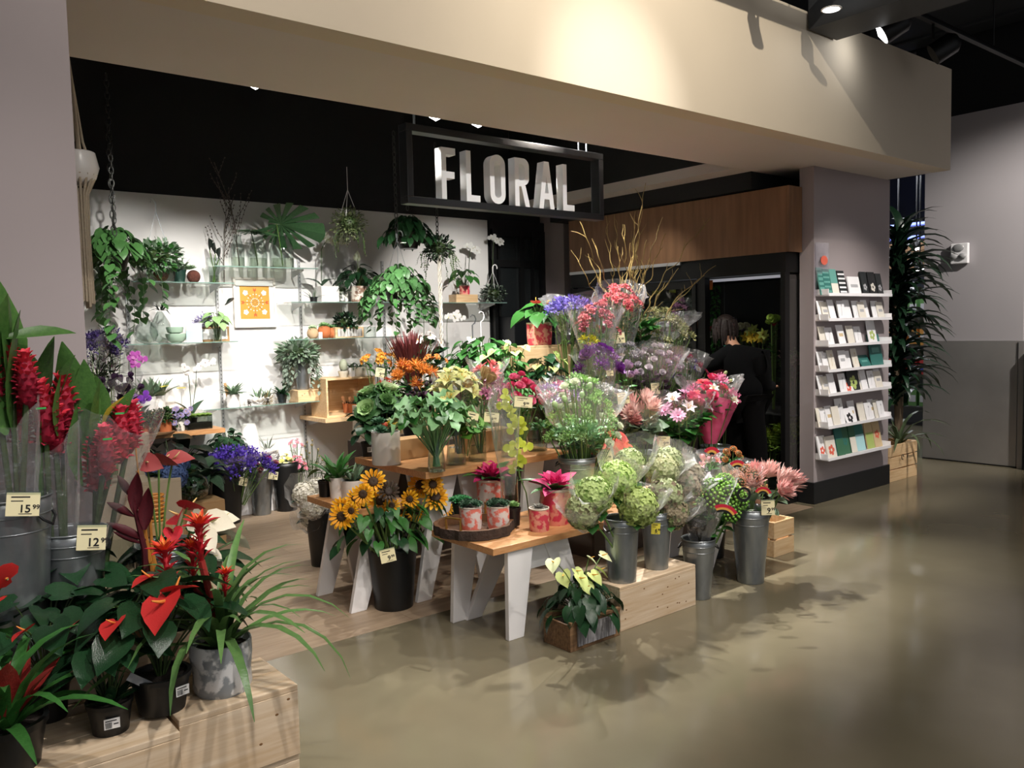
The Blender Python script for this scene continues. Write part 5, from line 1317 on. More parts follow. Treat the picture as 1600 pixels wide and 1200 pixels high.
spathes('red anthurium pair behind the white anthuriums', B3[0] + .02, B3[1] + .06, .66, [(280, 805, 0, (-.3, -.8, .4), .1, .5), (292, 795, .03, (.4, -.8, .6), .1, -.4), (270, 830, -.02, (-.2, -.9, -.2), .07, 0)], ('c92836', 'c92836', 'e0c07a'))
spathes('green edged red anthuriums above the third bucket, left bloom and right bloom', B3[0], B3[1] + .1, .66, [(228, 722, 0, (.8, -.6, .2), .075, .8), (248, 722, 0, (.6, -.7, .4), .085, -.5), (270, 718, .02, (1, -.3, .5), .085, .4)], ('a84a4a', '7fae4f', 'd8c08a'))
CV = [(.055, 0), (.057, .004), (.057, .17)]
q = at(190, 912, y=3.12)
vase('empty clear glass vase between second and third buckets', (q.x, 3.12, .6), [(.045, 0), (.047, .004), (.047, .3)], .12)
# potted plants on the front crates
def potted(label, px, py, z, r, h, dy_, mt=BLACKP, seed=1, lab=None, name='potted_anthurium', cat='potted plant', rb=None, lip=True):
    q = at(px, py, z=z); t = thing(name, label, cat, (q.x, q.y + dy_, z)); pot('', None, r, h, mt, rb or r * .8, parent=t, lip=lip)
    if lab: barcode_label(t, (lab[0], lab[1], lab[2]), lab[3], .042, .03)
    return t
RED = ('d2302f', 'c8282c', 'e08a3a')
def redspathes(t, L, h0):
    b0 = Vector(t.location); S = MB()
    for (px, py, Y, d, s_, roll) in L:
        c = at(px, py, y=Y) - b0; inst(head('spathe', *RED)[0], 'flower', t, axM(c, (d[0], d[1], d[2] - .3), s_ * 1.1, roll)); S.tube(arc((0, 0, h0), c, .2, 7), .0028, STEMG, 5)
    S.build('flower_stems', t, kind='stuff', smooth=True)
t = potted('small black nursery pot of red anthurium on the bottom left crate', 182, 1152, .44, .062, .095, .06, seed=1, lab=(-.01, -.062, .045, -.15))
heart_plant(t, random.Random(11), 15, .13, .22, .11, LD, .08, hmin=.65, droop=.0); rosette_plant(t, random.Random(2), 14, .09, LD, .08, 'lance', 1.4, .3, (.5, 1.2))
redspathes(t, [(180, 974, 2.52, (-.5, -.7, -.1), .06, .3), (236, 903, 2.6, (-.8, -.4, .1), .06, .2)], .08)
t = potted('black nursery pot of red anthurium between small pot and marbled pot', 268, 1122, .45, .085, .115, .09, seed=2, lab=(.04, -.078, .07, .2))
MB().box(-.012, .012, 0, .002, 0, .075, mat('grey_marker', '8b8d90', .5)).build('plant_marker', t, M=Matrix.Translation((-.045, -.05, .1)) @ Matrix.Rotation(-.9, 4, 'Y'))
heart_plant(t, random.Random(14), 22, .19, .33, .145, LD, .1, hmin=.62, droop=.0)
redspathes(t, [(258, 940, 2.48, (-.5, -.75, -.45), .095, .3), (270, 925, 2.5, (.6, -.6, .4), .07, -.3)], .1)
t = potted('black nursery pot of dark anthurium at the back left of the crate', 92, 1145, .44, .06, .12, .13, seed=3)
heart_plant(t, random.Random(19), 18, .16, .3, .12, LD, .1, hmin=.7, droop=0)
redspathes(t, [(112, 978, 2.7, (-.3, -.7, .3), .05, .3), (42, 986, 2.66, (-.6, -.6, .1), .05, .5)], .1)
t = potted('dark anthurium plant directly behind the small black pots', 140, 1080, .44, .07, .12, .1, seed=5)
heart_plant(t, random.Random(23), 20, .18, .34, .13, LD, .1, hmin=.7, droop=0)
t = potted('anthurium plant with one red bloom at the far left edge', -10, 1130, .44, .08, .12, .16, seed=6)
heart_plant(t, random.Random(29), 16, .16, .32, .14, LG, .1, hmin=.4)
redspathes(t, [(12, 905, 2.6, (-.5, -.4, .4), .07, 1.0), (-10, 940, 2.6, (-.6, -.5, 0), .06, 0)], .1)
t = potted('black pot of bromeliad with broad strap leaves, bottom left corner', 20, 1215, .44, .1, .13, .08, seed=4, name='potted_bromeliad')
rosette_plant(t, random.Random(5), 26, .36, LG, .1, 'strap', 1.5, 1.6, (.15, 1.35))
GR = leafmat('guzmania_red', 'b43a34', '8a2a2a', .4)
rosette_plant(t, random.Random(6), 9, .2, GR, .12, 'lance', 1.6, .4, (.8, 1.4), name='bract')
# marbled pot guzmania
MARB = mat('marbled_white', 'dcdcdc', .4, 0, 0, 18, '8d9296', sharp=True)
q = at(365, 1090, z=.45)
t = thing('potted_guzmania', 'grey white marbled pot of red guzmania with long arching leaves', 'potted plant', (q.x, q.y + .09, .45))
MB().lathe([(.084, 0), (.093, .02), (.09, .06), (.097, .12), (.096, .165), (.09, .165), (.086, .14), (.001, .14)], MARB, 28, wob=.04).build('pot', t, smooth=True)
MB().disc(.082, .142, SOIL, 14).build('soil', t)
LGZ = leafmat('guzmania_leaf', '6b8f50', '4c7440', .35)
rosette_plant(t, random.Random(15), 40, .46, LGZ, .14, 'strap', .9, 1.7, (.25, 1.4))
b0 = Vector(t.location)
for i, (px, py, s_, dy_) in enumerate(((312, 828, .062, 0), (258, 868, .06, .03), (300, 862, .05, .05), (352, 900, .035, .02))):
    c = at(px, py, y=b0.y + dy_) - b0; inst(head('torch', 'cf2a36', 'e8502c', 'f09040')[0], 'flower', t, dirM(c, (c.x * .8, -.1, 1.3), s_, i))
    MB().tube(arc((0, 0, .14), c - vec(0, 0, .1), -.1, 6), [.012] * 7, GR, 7).build('stalk', t, smooth=True)
t = potted('dark green anthurium foliage behind the marbled pot', 300, 1035, .45, .08, .13, .12, seed=7)
heart_plant(t, random.Random(31), 22, .18, .34, .15, LD, .1, hmin=.65, droop=0)
# ================================================================== BACK WALL
YS = 7.2
def on(px, py, z=None, y=YS):
    p = at(px, py, y=y)
    if z is not None: p.z = z
    return p
CER = mat('cream_ceramic', 'd9d2c0', .5); TERRA = mat('terracotta', 'b96a3c', .8, 0, .15, 14); DG = mat('dark_green_plastic', '22443a', .5)
# framed print
FRW = mat('frame_white', 'e6dfd8', .5); ORG = mat('print_orange', 'c48a34', .7)
a = at(363, 433, y=7.38); b = at(432, 511, y=7.38)
t = thing('framed_print', 'white framed orange print with radiating flower pattern on the wall', 'picture', ((a.x + b.x) / 2, 7.397, (a.z + b.z) / 2)); w_ = (b.x - a.x) / 2; h_ = (a.z - b.z) / 2
for x0, x1, z0, z1 in ((-w_, w_, h_ - .02, h_), (-w_, w_, -h_, -h_ + .02), (-w_, -w_ + .02, -h_ + .02, h_ - .02), (w_ - .02, w_, -h_ + .02, h_ - .02)): MB().box(x0, x1, -.035, 0, z0, z1, FRW).build('frame_bar', t, bevel=.002)
MB().box(-w_ + .02, w_ - .02, -.02, -.01, -h_ + .02, h_ - .02, WPAPER).build('mount', t)
ox = w_ * .7; oz = h_ * .66
MB().box(-ox, ox, -.0215, -.02, -oz, oz, ORG).build('print', t)
PR = MB(); OD = mat('print_rust', 'b5541f', .7); OI = mat('print_brown', '5c4020', .7)
for k in range(8):
    an = k * PI / 4; M = Matrix.Translation((0, -.022, 0)) @ Matrix.Rotation(an, 4, 'Y')
    PR.box(-.0018, .0018, -.0006, 0, .01, oz * .72, OI, M)
    if k % 2 == 0: PR.prism([(-.014, oz * .7), (0, oz * .66), (.014, oz * .7), (.014, oz * .88), (0, oz * .8), (-.014, oz * .88)], -.001, 0, OD, M @ Matrix.Rotation(PI / 2, 4, 'X') @ Matrix.Scale(1, 4))
    else:
        for j in range(5): PR.ball(.011, WPAPER, M @ Matrix.Translation((.014 * math.cos(j * 1.26), 0, oz * .82 + .014 * math.sin(j * 1.26))) @ Matrix.Diagonal((1, .1, 1, 1)), 6, 4)
for k in range(16):
    an = k * PI / 8 + .2; PR.ball(.0055, WPAPER, Matrix.Translation((oz * .5 * math.cos(an), -.022, oz * .5 * math.sin(an))) @ Matrix.Diagonal((1, .1, 1, 1)), 5, 3)
    PR.ball(.0045, WPAPER, Matrix.Translation((oz * .25 * math.cos(an), -.022, oz * .25 * math.sin(an))) @ Matrix.Diagonal((1, .1, 1, 1)), 5, 3)
PR.build('print_pattern', t, kind='stuff')
# shelf A
p = on(252, 440, ZA); vase('clear glass bowl with moss ball on the upper left shelf', p, [(.09, 0), (.11, .01), (.12, .06), (.12, .17)], 0, cat='vase')
t = thing('moss_ball', 'rust brown moss ball inside the clear glass bowl', 'ball', (p.x, p.y, ZA + .066)); RB2 = mat('rust_moss', '9a6a48', .95, 0, .4, 30, bump=1., bs=60)
MB().ball(.06, RB2, None, 16, 12).build('ball', t, smooth=True)
p = on(281, 440, ZA); t = pot('dark green pot of spiky aloe on the upper left shelf', p, .052, .11, DG, .04, cat='potted plant'); rosette_plant(t, random.Random(1), 16, .14, LS, .1, 'spike', 1.4, .3, (.3, 1.4))
p = on(303, 440, ZA); t = thing('seed_ball', 'dark brown woven ball with pale succulent on top', 'ball', (p.x, p.y, ZA + .055)); MB().ball(.055, mat('dark_moss', '5c3226', .95, 0, .4, 30, bump=1., bs=60), None, 16, 12).build('ball', t, smooth=True)
inst(head('rosette', '9db896')[0], 'succulent', t, dirM((-.03, 0, .06), (-.2, -.3, 1), .06))
p = on(335, 439, ZA); vase('tall narrow glass vase with dark calla stems under the branches', p, [(.04, 0), (.042, .005), (.045, .1), (.06, .2), (.055, .22)], .3)
t = thing('calla_stems', 'dark calla lily buds on green stems in narrow vase', 'flower', (p.x, p.y, ZA + .01))
for dx, dz in ((-.03, .27), (.02, .24), (.05, .2)):
    MB().tube(arc((dx * -.3, 0, 0), (dx, 0, dz), 0, 5), .004, STEMG, 5).build('stem', t, smooth=True); inst(leafme('petal', LBK, 1.2, -.5, .9), 'bud', t, axM((dx, 0, dz), (dx * 6, 0, 1), .1))
def branch_tree(t, rn, L, tips, mt, r0=.006):
    b = MB(); n = 18; pts = [Vector((0, 0, 0))]; d = vec(.02, 0, 1)
    for i in range(n): d = (d + vec(rn.uniform(-.06, .06), rn.uniform(-.06, .06), 0)).normalized(); pts.append(pts[-1] + d * L / n)
    b.tube(pts, [r0 * (1 - .7 * i / n) for i in range(n + 1)], mt, 5)
    for k in range(4, n, 1):
        s_ = rn.choice((-1, 1)); d = vec(s_ * rn.uniform(.3, .8), rn.uniform(-.4, .2), 1).normalized(); p = pts[k].copy(); q = [p.copy()]
        for j in range(int(4 + (n - k) * .5)): d = (d + vec(rn.uniform(-.1, .1), rn.uniform(-.1, .1), .07)).normalized(); p = p + d * L * .045; q.append(p.copy()); b.ball(.006, mt, Matrix.Translation(p + vec(rn.uniform(-.006, .006), 0, 0)), 5, 4)
        b.tube(q, [.0028 * (1 - .6 * i / len(q)) for i in range(len(q))], mt, 4)
    b.build('branches', t, smooth=True, kind='stuff')
BRN = mat('twig_brown', '4a4038', .7)
p = on(350, 439, ZA, 7.25); t = thing('budding_branch', 'bare budding cherry branch left of the monstera vases', 'branches', p); branch_tree(t, random.Random(5), .72, 0, BRN)
p = on(374, 414, ZB, 7.2); t = thing('budding_branch', 'taller budding branch in the vase beside the monstera', 'branches', (p.x, p.y, ZB + .005)); branch_tree(t, random.Random(8), .86, 0, BRN)
# shelf B apothecary vases with monstera
JAR = [(.07, 0), (.075, .005), (.078, .15), (.07, .2), (.05, .25), (.045, .28), (.06, .3)]
JAR2 = [(.075, 0), (.08, .005), (.085, .12), (.07, .2), (.055, .26), (.055, .28)]
JAR3 = [(.1, 0), (.105, .005), (.11, .16), (.09, .24), (.07, .29), (.072, .3)]
for lab, px, pr in (('flanged glass jar at left of the highest shelf holding budding branch', 372, [(r * .75, z * .95) for r, z in JAR]), ('middle glass jar on the highest shelf with small monstera leaf', 403, JAR2), ('largest glass jar on the highest shelf with big monstera leaf', 441, JAR3)):
    vase(lab, on(px, 413, ZB), pr, .3)
def monstera(t, M, s, slots=6):
    b = MB(); out = []; n = 30
    v = [(0, 0, 0)]
    def rad(a):
        k = abs(a); r = .52 + .48 * math.cos(k / 2) ** 2
        if k > 2.75: r *= .55
        f_ = (k * 2.6) % 1.0
        if .35 < k < 2.6 and f_ < .3: r *= .38
        return r
    N = 150; pts = []
    for i in range(N + 1):
        a = -PI * .97 + 2 * PI * .97 * i / N; r = rad(a); x = r * math.cos(a) * 1.05 + .1; y = r * math.sin(a) * .82; pts.append((x, y, -.25 * (x * x + y * y) + .12 * abs(y)))
    b.add([(0.1, 0, 0)] + pts, [(0, i + 1, i + 2) for i in range(N)], leafmat('monstera', '3c5f3c', '2a4a2e', .35))
    b.tube([(0.1, 0, 0.006), (.5, 0, -.05), (1.1, 0, -.3)], [.012, .01, .004], STEMG, 4)
    return b.build('leaf', t, smooth=False, M=M @ Matrix.Scale(s, 4))
p = on(441, 413, ZB); t = thing('monstera_leaf', 'large split monstera leaf arching right from the biggest jar', 'leaf', (p.x, p.y - .01, ZB + .02)); b0 = Vector(t.location)
c = at(432, 350, y=7.12) - b0; monstera(t, axM(c, (1, -.25, -.05), 1, -.9), .36); MB().tube(arc((0, 0, 0), c, 0, 6), .005, STEMG, 5).build('stem', t, smooth=True)
p = on(403, 413, ZB); t = thing('monstera_leaf', 'small dark monstera leaf lying across the middle jar', 'leaf', (p.x, p.y, ZB + .02)); b0 = Vector(t.location)
c = at(392, 362, y=7.12) - b0; monstera(t, axM(c, (-.2, -.8, .15), 1, 0), .2); monstera(t, axM(c + vec(.04, 0, 0), (1, -.3, .1), 1, .3), .17); MB().tube(arc((0, 0, 0), c, 0, 6), .005, STEMD, 5).build('stem', t, smooth=True)
# shelf C
p = on(490, 471, ZC); t = pot('tiny dark glass pot with grey air plant', p, .035, .05, BLACKP, .03, cat='potted plant'); rosette_plant(t, random.Random(2), 12, .12, LGR, .03, 'thin', 1.5, .5, (.2, 1.3)); 
p = on(513, 470, ZC); t = thing('square_planter', 'square white planter with white orchid on the middle shelf', 'planter', p); MB().box(-.095, .085, -.06, .08, 0, .15, WP).build('body', t, bevel=.006)
t = thing('white_orchid', 'white phalaenopsis spray arching from the square white planter', 'orchid', (p.x - .06, p.y, ZC + .15)); b0 = Vector(t.location)
pts = [at(*q, y=7.18) - b0 for q in ((502, 440), (502, 410), (502, 390), (507, 380), (515, 377))]; MB().tube(pts, .004, STEMD, 5).build('stem', t, smooth=True)
for i, (px, py) in enumerate(((506, 372), (513, 374), (519, 377), (524, 373), (529, 378), (534, 376), (539, 379), (509, 368))): inst(head('orchid', 'eef0e0', 'f4f4ea', 'd8d860')[0], 'flower', t, dirM(at(px, py, y=7.14) - b0, TOCAM + vec(0, 0, -.2), .042, i))
for a in (2.4, .3): inst(leafme('oval', LD, .8, .9, .3), 'leaf', t, PM((0, 0, 0), a, .6, 0, .2))
PAT = mat('patterned_cream', 'ddd5c8', .5, 0, 0, 22, '8a6a58', sharp=True); PAT2 = mat('patterned_white', 'e6e4dc', .5, 0, 0, 30, '6c7068', sharp=True)
p = on(536, 470, ZC); t = pot('small black and white patterned pot beside the square planter', p, .05, .1, PAT2, .05, cat='potted plant', lip=False); bush(t, random.Random(3), 70, .06, LS, .03, .11)
p = on(561, 470, ZC); t = pot('brown leaf patterned pot with dark peace lily', p, .082, .155, PAT, .078, cat='potted plant', lip=False)
heart_plant(t, random.Random(5), 26, .17, .22, .15, LD, .14, 'oval', .9, [((.0, 0, .42), (0, -.2, 1), .07, ('dfe6c8', 'dfe6c8', 'd8d8a0'))], None)
# shelf D
p = on(724, 473, ZD); t = crate('small pine box on the right glass shelf with coral pot above', p.x - .16, p.x + .12, 7.1, 7.24, ZD, ZD + .085, WOOD, name='pine_box', cat='box'); b_ = p
t, z0 = paper_pot('small coral pot with split leaf plant on the right shelf box', 726, 458, .055, .1, ZD + .085, CORAL, y=7.17)
heart_plant(t, random.Random(6), 12, .15, .2, .12, LG, z0, 'heart', .9)
def handle_hook(t, z0, z1, r, mt=WHITE):
    b = MB()
    for a in (0, 2.1, 4.2): b.tube([(r * math.cos(a), r * math.sin(a), z0), (.01 * math.cos(a), .01 * math.sin(a), z1)], .002, mt, 4)
    b.tube([(0, 0, z1)] + [(.03 - .03 * math.cos(k * .5), 0, z1 + .06 + .035 * math.sin(k * .5)) for k in range(8)], .006, mt, 5)
    b.build('hook', t, smooth=True)
p = on(771, 465, ZD + .1); t = thing('bushy_plant', 'dark dense hanging plant with white hook on the right shelf', 'potted plant', p); bush(t, random.Random(7), 420, .13, LBK, .03, 0, .75, mt2=LGR); handle_hook(t, .05, .22, .09)
for i, (px, py, sx_) in enumerate(((735, 385, 1), (772, 372, 1))):
    p = on(px, 450, ZD + .0, 7.3); t = thing('white_orchid', ('dim white orchid stem behind the split leaf plant', 'dim white orchid stem beside the black door')[i], 'orchid', p); b0 = Vector(p)
    c = at(px, py, y=7.26) - b0; MB().tube(arc((-.04, 0, 0), c, .1, 6), .004, STEMD, 5).build('stem', t, smooth=True)
    for k in range(5): inst(head('orchid', 'dcdcd8', 'e8e8e2', 'c8c0a0')[0], 'flower', t, dirM(c + vec(k * .035 - .05, -.01, .02 * (k % 2) - .012 * k), TOCAM, .042, k))
# shelf E
BULBG = [(.02, 0), (.07, .02), (.095, .07), (.085, .13), (.045, .18), (.02, .21)]
for lab, px, pr in (('round glass terrarium globe, left on the lower glass shelf', 229, BULBG), ('tall glass terrarium globe with dark air plant', 252, [(r * .9, z * 1.25) for r, z in BULBG])):
    vase(lab, on(px, 534, ZE), pr, 0)
p = on(254, 534, ZE); t = thing('air_plant', 'dark curled air plant on top of the tall terrarium globe', 'plant', (p.x, p.y, ZE + .27)); rosette_plant(t, random.Random(4), 18, .11, LBK, 0, 'thin', 1.6, 1.4, (.1, 1.2))
GB = mat('celadon_glass', '9fb8a4', .25)
p = on(276, 534, ZE)
t = thing('bowl_stack', 'pale green ceramic bowl, lower of two stacked', 'bowl', p); MB().lathe([(.04, 0), (.07, .02), (.085, .06), (.085, .075), (.08, .075), (.06, .025), (.001, .02)], GB, 22).build('bowl_body', t, smooth=True)
t = thing('bowl', 'pale green ceramic bowl stacked on top of another', 'bowl', (p.x - .01, p.y, ZE + .076)); MB().lathe([(.035, 0), (.06, .01), (.068, .04), (.068, .055), (.063, .055), (.05, .015), (.001, .012)], GB, 22).build('bowl_body', t, smooth=True)
p = on(304, 534, ZE, 7.12); t = thing('greeting_card', 'white and pale blue card standing on the glass shelf', 'card', p); CB = mat('card_blue', 'a9d3d8', .6)
MB().box(-.065, .065, -.004, .004, 0, .16, WPAPER).build('card', t); MB().box(-.065, .065, -.0052, -.004, .015, .1, CB).build('print', t)
p = on(312, 530, ZE, 7.28); bouquet('lilac hydrangea cluster behind the blue card', 318, 503, 7.28, ZE, 'fuzz', [('8f86b4', 'a79fc4')], 5, 14, .05, .5, LPU, 20, .05, 'oval', seed=71, cat='flower', name='flower_cluster')
p = on(334, 533, ZE, 7.25); t = thing('small_frame', 'small brown frame leaning on the wall behind the glass vase', 'picture', p); MB().box(-.12, .14, 0, .012, 0, .13, KRAFT).build('frame', t); MB().box(-.1, .12, -.003, 0, .02, .11, WPAPER).build('print', t)
p = on(340, 533, ZE, 7.14); vase('small glass vase of leafy bunch before the brown frame', p, [(.035, 0), (.037, .004), (.037, .12)], .5)
t = thing('leafy_bunch', 'pale green caladium bunch in small glass vase', 'flower', (p.x, p.y, ZE + .01)); heart_plant(t, random.Random(9), 16, .1, .26, .1, leafmat('caladium', 'b4cf96', '5f9450'), 0, 'heart', 1.0, hmin=.6); inst(leafme('petal', LBK, 1.2, -.5, .9), 'bud', t, axM((.08, 0, .3), (1, 0, .5), .1))
# shelf F
for i, (px, r_) in enumerate(((489, .055), (507, .065), (519, .055))):
    p = on(px, 526, ZF); t = thing('round_pot', ('round tan pot with pale rosette, left on shelf', 'largest round terracotta pot on the glass shelf', 'round terracotta pot touching the planter box')[i], 'potted plant', p)
    MB().lathe([(r_ * .5, 0), (r_ * .95, r_ * .5), (r_, r_), (r_ * .8, r_ * 1.6), (r_ * .6, r_ * 1.75), (.001, r_ * 1.6)], TERRA if i else mat('tan_clay', 'b59a78', .8), 18).build('pot', t, smooth=True)
    inst(head('rosette', ('b8ccA8', '7fa468', '5f8a58')[i].lower())[0], 'succulent', t, dirM((0, 0, r_ * 1.7), (-.2, -.4, 1), r_ * .9))
p = on(501, 527, ZF, 7.1); t = thing('price_card', 'small white price card before the terracotta pots', 'tag', p); MB().box(-.018, .018, -.002, .002, 0, .06, WPAPER).build('card', t)
p = on(542, 526, ZF); t = crate('pine planter box with birch bark front on glass shelf', p.x - .16, p.x + .14, 7.12, 7.26, ZF, ZF + .1, WOOD, name='planter_box', cat='planter')
MB().box(-.13, .13, -.075, -.071, .012, .085, mat('birch_bark', 'e4e2de', .8, 0, 0, 9, '6c6862', stretch=(8, 8, 1))).build('bark_panel', t)
bush(t, random.Random(12), 260, .12, LBK, .04, .15, .65, mt2=LD)
p = on(578, 526, ZF); vase('empty glass cube vase right of the planter box', p, [(.06, 0), (.062, .004), (.062, .1)], 0)
# shelf G
p = on(365, 635, ZG); t = pot('white cylinder pot with striped succulent on the low shelf', p, .055, .105, WP, .055, cat='potted plant', lip=False); rosette_plant(t, random.Random(3), 24, .13, LS, .1, 'spike', 1.6, .5, (.1, 1.3)); MB().box(-.012, .012, -.001, .001, 0, .12, KRAFT).build('plant_label', t, M=Matrix.Translation((-.05, 0, .09)) @ Matrix.Rotation(-.15, 4, 'Y'))
p = on(404, 633, ZG); t = thing('twig_nest', 'brown twig nest holding white eggs and air plants', 'nest', p); rn = random.Random(4); NB = MB()
for k in range(160):
    a = rn.random() * 6.28; NB.addmb(leafmb('thin', RB, 1.2, .6, .1), axM((.085 * math.cos(a), .07 * math.sin(a), .01 + rn.random() * .035), (-math.sin(a), math.cos(a), rn.uniform(-.3, .3)), .07))
NB.build('twigs', t, kind='stuff'); 
for k, (dx, dy_) in enumerate(((-.04, -.02), (0, -.03), (.03, 0), (-.02, .03))): MB().ball(.024, mat('egg_white', 'e6ddd2', .5), Matrix.Translation((dx, dy_, .045)), 12, 8, 1.2).build('egg', t, smooth=True)
rosette_plant(t, random.Random(8), 16, .13, LS, .04, 'thin', 2., .5, (.5, 1.4))
p = on(418, 632, ZG); t = thing('straw_nest', 'golden straw nest with green air plant beside the twig nest', 'nest', p); bush(t, random.Random(2), 160, .05, MOSS, .05, .04, .7, 'thin', core=False); rosette_plant(t, random.Random(9), 12, .1, LS, .06, 'thin', 2., .5, (.5, 1.4))
p = on(441, 631, ZG); t = pot('glossy dark pot with dark rosette plant on the low shelf', p, .05, .08, mat('glossy_dark', '22282a', .15), .035, cat='potted plant'); rosette_plant(t, random.Random(3), 18, .12, LD, .07, 'spike', 1.8, .7, (.1, 1.3))
p = on(478, 628, ZG); crate('shallow pine box under the eucalyptus bucket', p.x - .13, p.x + .12, 7.08, 7.28, ZG, ZG + .105, WOOD, knots=2, name='pine_box', cat='box', seed=8)
p = on(471, 605, ZG + .107); bucket('galvanised bucket of eucalyptus on the shallow pine box', (p.x, 7.17, ZG + .107), .07, .27, rb=.052)
t = thing('eucalyptus_bunch', 'drooping sage green eucalyptus bunch in the shelf bucket', 'bouquet', (p.x, 7.17, ZG + .15)); rn = random.Random(5)
bush(t, rn, 300, .17, LS, .07, .3, .5, 'lance', LGR, W=2.0, off=(-.03, 0)); vines(t, rn, 16, .1, .42, LGR, .055, .26, 'oval', .03, parts=False)
MB().box(-.035, .035, -.001, .001, -.025, .025, WPAPER).build('price_tag', t, M=facing((.03, -.18, .27), -.4, 0, -.1))
# wooden wall shelf row
for i, (px, m_, r_, h_) in enumerate(((224, TERRA, .05, .095), (259, TERRA, .058, .105), (281, PAT2, .052, .1))):
    p = on(px, 672, ZW, 7.08); t = pot(('terracotta pot of dark creeping plant at left of shelf', 'terracotta pot of dark creeping plant, middle of shelf', 'marbled white pot of lilac campanula on the shelf')[i], p, r_, h_, m_, r_ * .8, cat='potted plant')
    bush(t, random.Random(30 + i), 330, .09 if i < 2 else .06, LD, .028, h_ + .03, .6, mt2=LK)
    if i < 2: vines(t, random.Random(i), 7, .08, .12, LD, .025, h_ + .02, 'oval', .02, parts=False)
    else:
        rn = random.Random(1)
        for k in range(12): inst(head('daisy', 'a99cc8', 'b8acd4')[0], 'flower', t, dirM((rn.uniform(-.07, .08), -.06, h_ + rn.uniform(-.03, .1)), TOCAM + vec(rn.uniform(-.3, .3), 0, rn.uniform(0, .5)), .026, k))
p = on(240, 676, ZW, 7.05); t = thing('round_tray', 'round brown wooden tray under the terracotta pots', 'tray', (p.x, p.y, ZW + .0)); MB().lathe([(.16, 0), (.165, .012), (.155, .012), (.15, .006), (.001, .005)], WOODD, 26).build('tray_body', t, smooth=True)
p = on(309, 664, ZW, 7.08); t = thing('glass_trough', 'rectangular glass terrarium trough with soil and succulents', 'planter', p); MB().box(-.1, .1, -.05, .05, 0, .055, SOIL).build('soil', t)
for x0, x1, y0, y1 in ((-.105, .105, -.055, -.052), (-.105, .105, .052, .055), (-.105, -.102, -.055, .055), (.102, .105, -.055, .055)): MB().box(x0, x1, y0, y1, 0, .12, GLASS).build('glass_pane', t)
for k in range(9): inst(head('rosette', ('7f9a4a', '5f8a48')[k % 2])[0], 'succulent', t, dirM((-.085 + k * .021, -.02 + .03 * (k % 2), .11), (0, -.4, 1), .034))
rz_ = MB()
crate('pine riser box at the back of the wooden wall shelf', on(205, 650, y=7.25).x, on(292, 650, y=7.25).x, 7.14, 7.38, ZW, ZW + .17, WOOD, name='pine_box', cat='box')
for i, (px, h_) in enumerate(((231, .12), (247, .12))):
    p = on(px, 610, ZW + .17, 7.25 + .03 * i); t = pot(('white cylinder pot of striped snake plant on the riser', 'white cylinder pot with yellow tag on the riser')[i], p, .062 - .01 * i, h_, WP, .06 - .01 * i, cat='potted plant', lip=False)
    rosette_plant(t, random.Random(40 + i), 20, .19, LS, h_ - .02, 'spike', 1.4, .4, (.5, 1.4))
    if i: MB().box(-.03, .03, -.001, .001, -.03, .03, mat('yellow_tag', 'd8c840', .6)).build('price_tag', t, M=facing((.03, -.07, .2), 0, 0, .2))
def orchid(label, px, py, Y, zb, tips, cols, s_=.04, leafs=2, col2=None):
    b0 = at(px, py, y=Y); b0.z = zb; t = thing('orchid_plant', label, 'orchid', b0)
    pot('', None, .045, .09, WP if col2 else BLACKP, parent=t)
    for a in range(leafs): inst(leafme('oval', LD, .8, .8, .3), 'leaf', t, PM((0, 0, .09), a * 2.6 + .3, 1.0, 0, .2))
    for spray in tips:
        P_ = [at(x, y, y=Y) - b0 for x, y in spray]; MB().tube([(0, 0, .09)] + P_, .003, STEMD, 4).build('stem', t, smooth=True)
        for k, q in enumerate(P_[1:]): inst(head('orchid', *cols)[0], 'flower', t, dirM(q + vec(0, -.02, 0), TOCAM, s_, k))
orchid('white orchid with two sprays on the wooden wall shelf', 300, 665, 7.2, ZW, [[(296, 600), (294, 583), (290, 578), (287, 574)], [(306, 600), (307, 576), (312, 571), (319, 567), (326, 566), (331, 565)]], ('eeeae6', 'f4f2ee', 'c8a8b0'))
orchid('magenta and white orchid at the left end of the wall shelf', 213, 665, 7.1, ZW, [[(212, 600), (211, 570), (208, 561), (216, 556), (222, 560), (204, 556)]], ('b858b0', 'd88ccc', '8a2a80'), .045)
orchid('deep violet orchid low behind the creeping plants', 208, 668, 7.02, ZW, [[(209, 640), (212, 622), (224, 622), (229, 618)]], ('7a3cae', '9455c0', '5a2090'), .05, 0)
for i, (px, py) in enumerate(((283, 606), (213, 640))):
    p = on(px, py, y=7.04); t = thing('price_card', ('yellow price card at the riser corner', 'yellow price card by the violet orchid')[i], 'tag', p); MB().box(-.035, .035, -.002, .002, -.03, .03, mat('yellow_tag', 'd8c840', .6)).build('card', t, M=facing((0, 0, 0), -.3)); MB().tube([(0, .004, -.03), (0, .004, ZW - p.z)], .002, GALV, 4).build('stake', t)
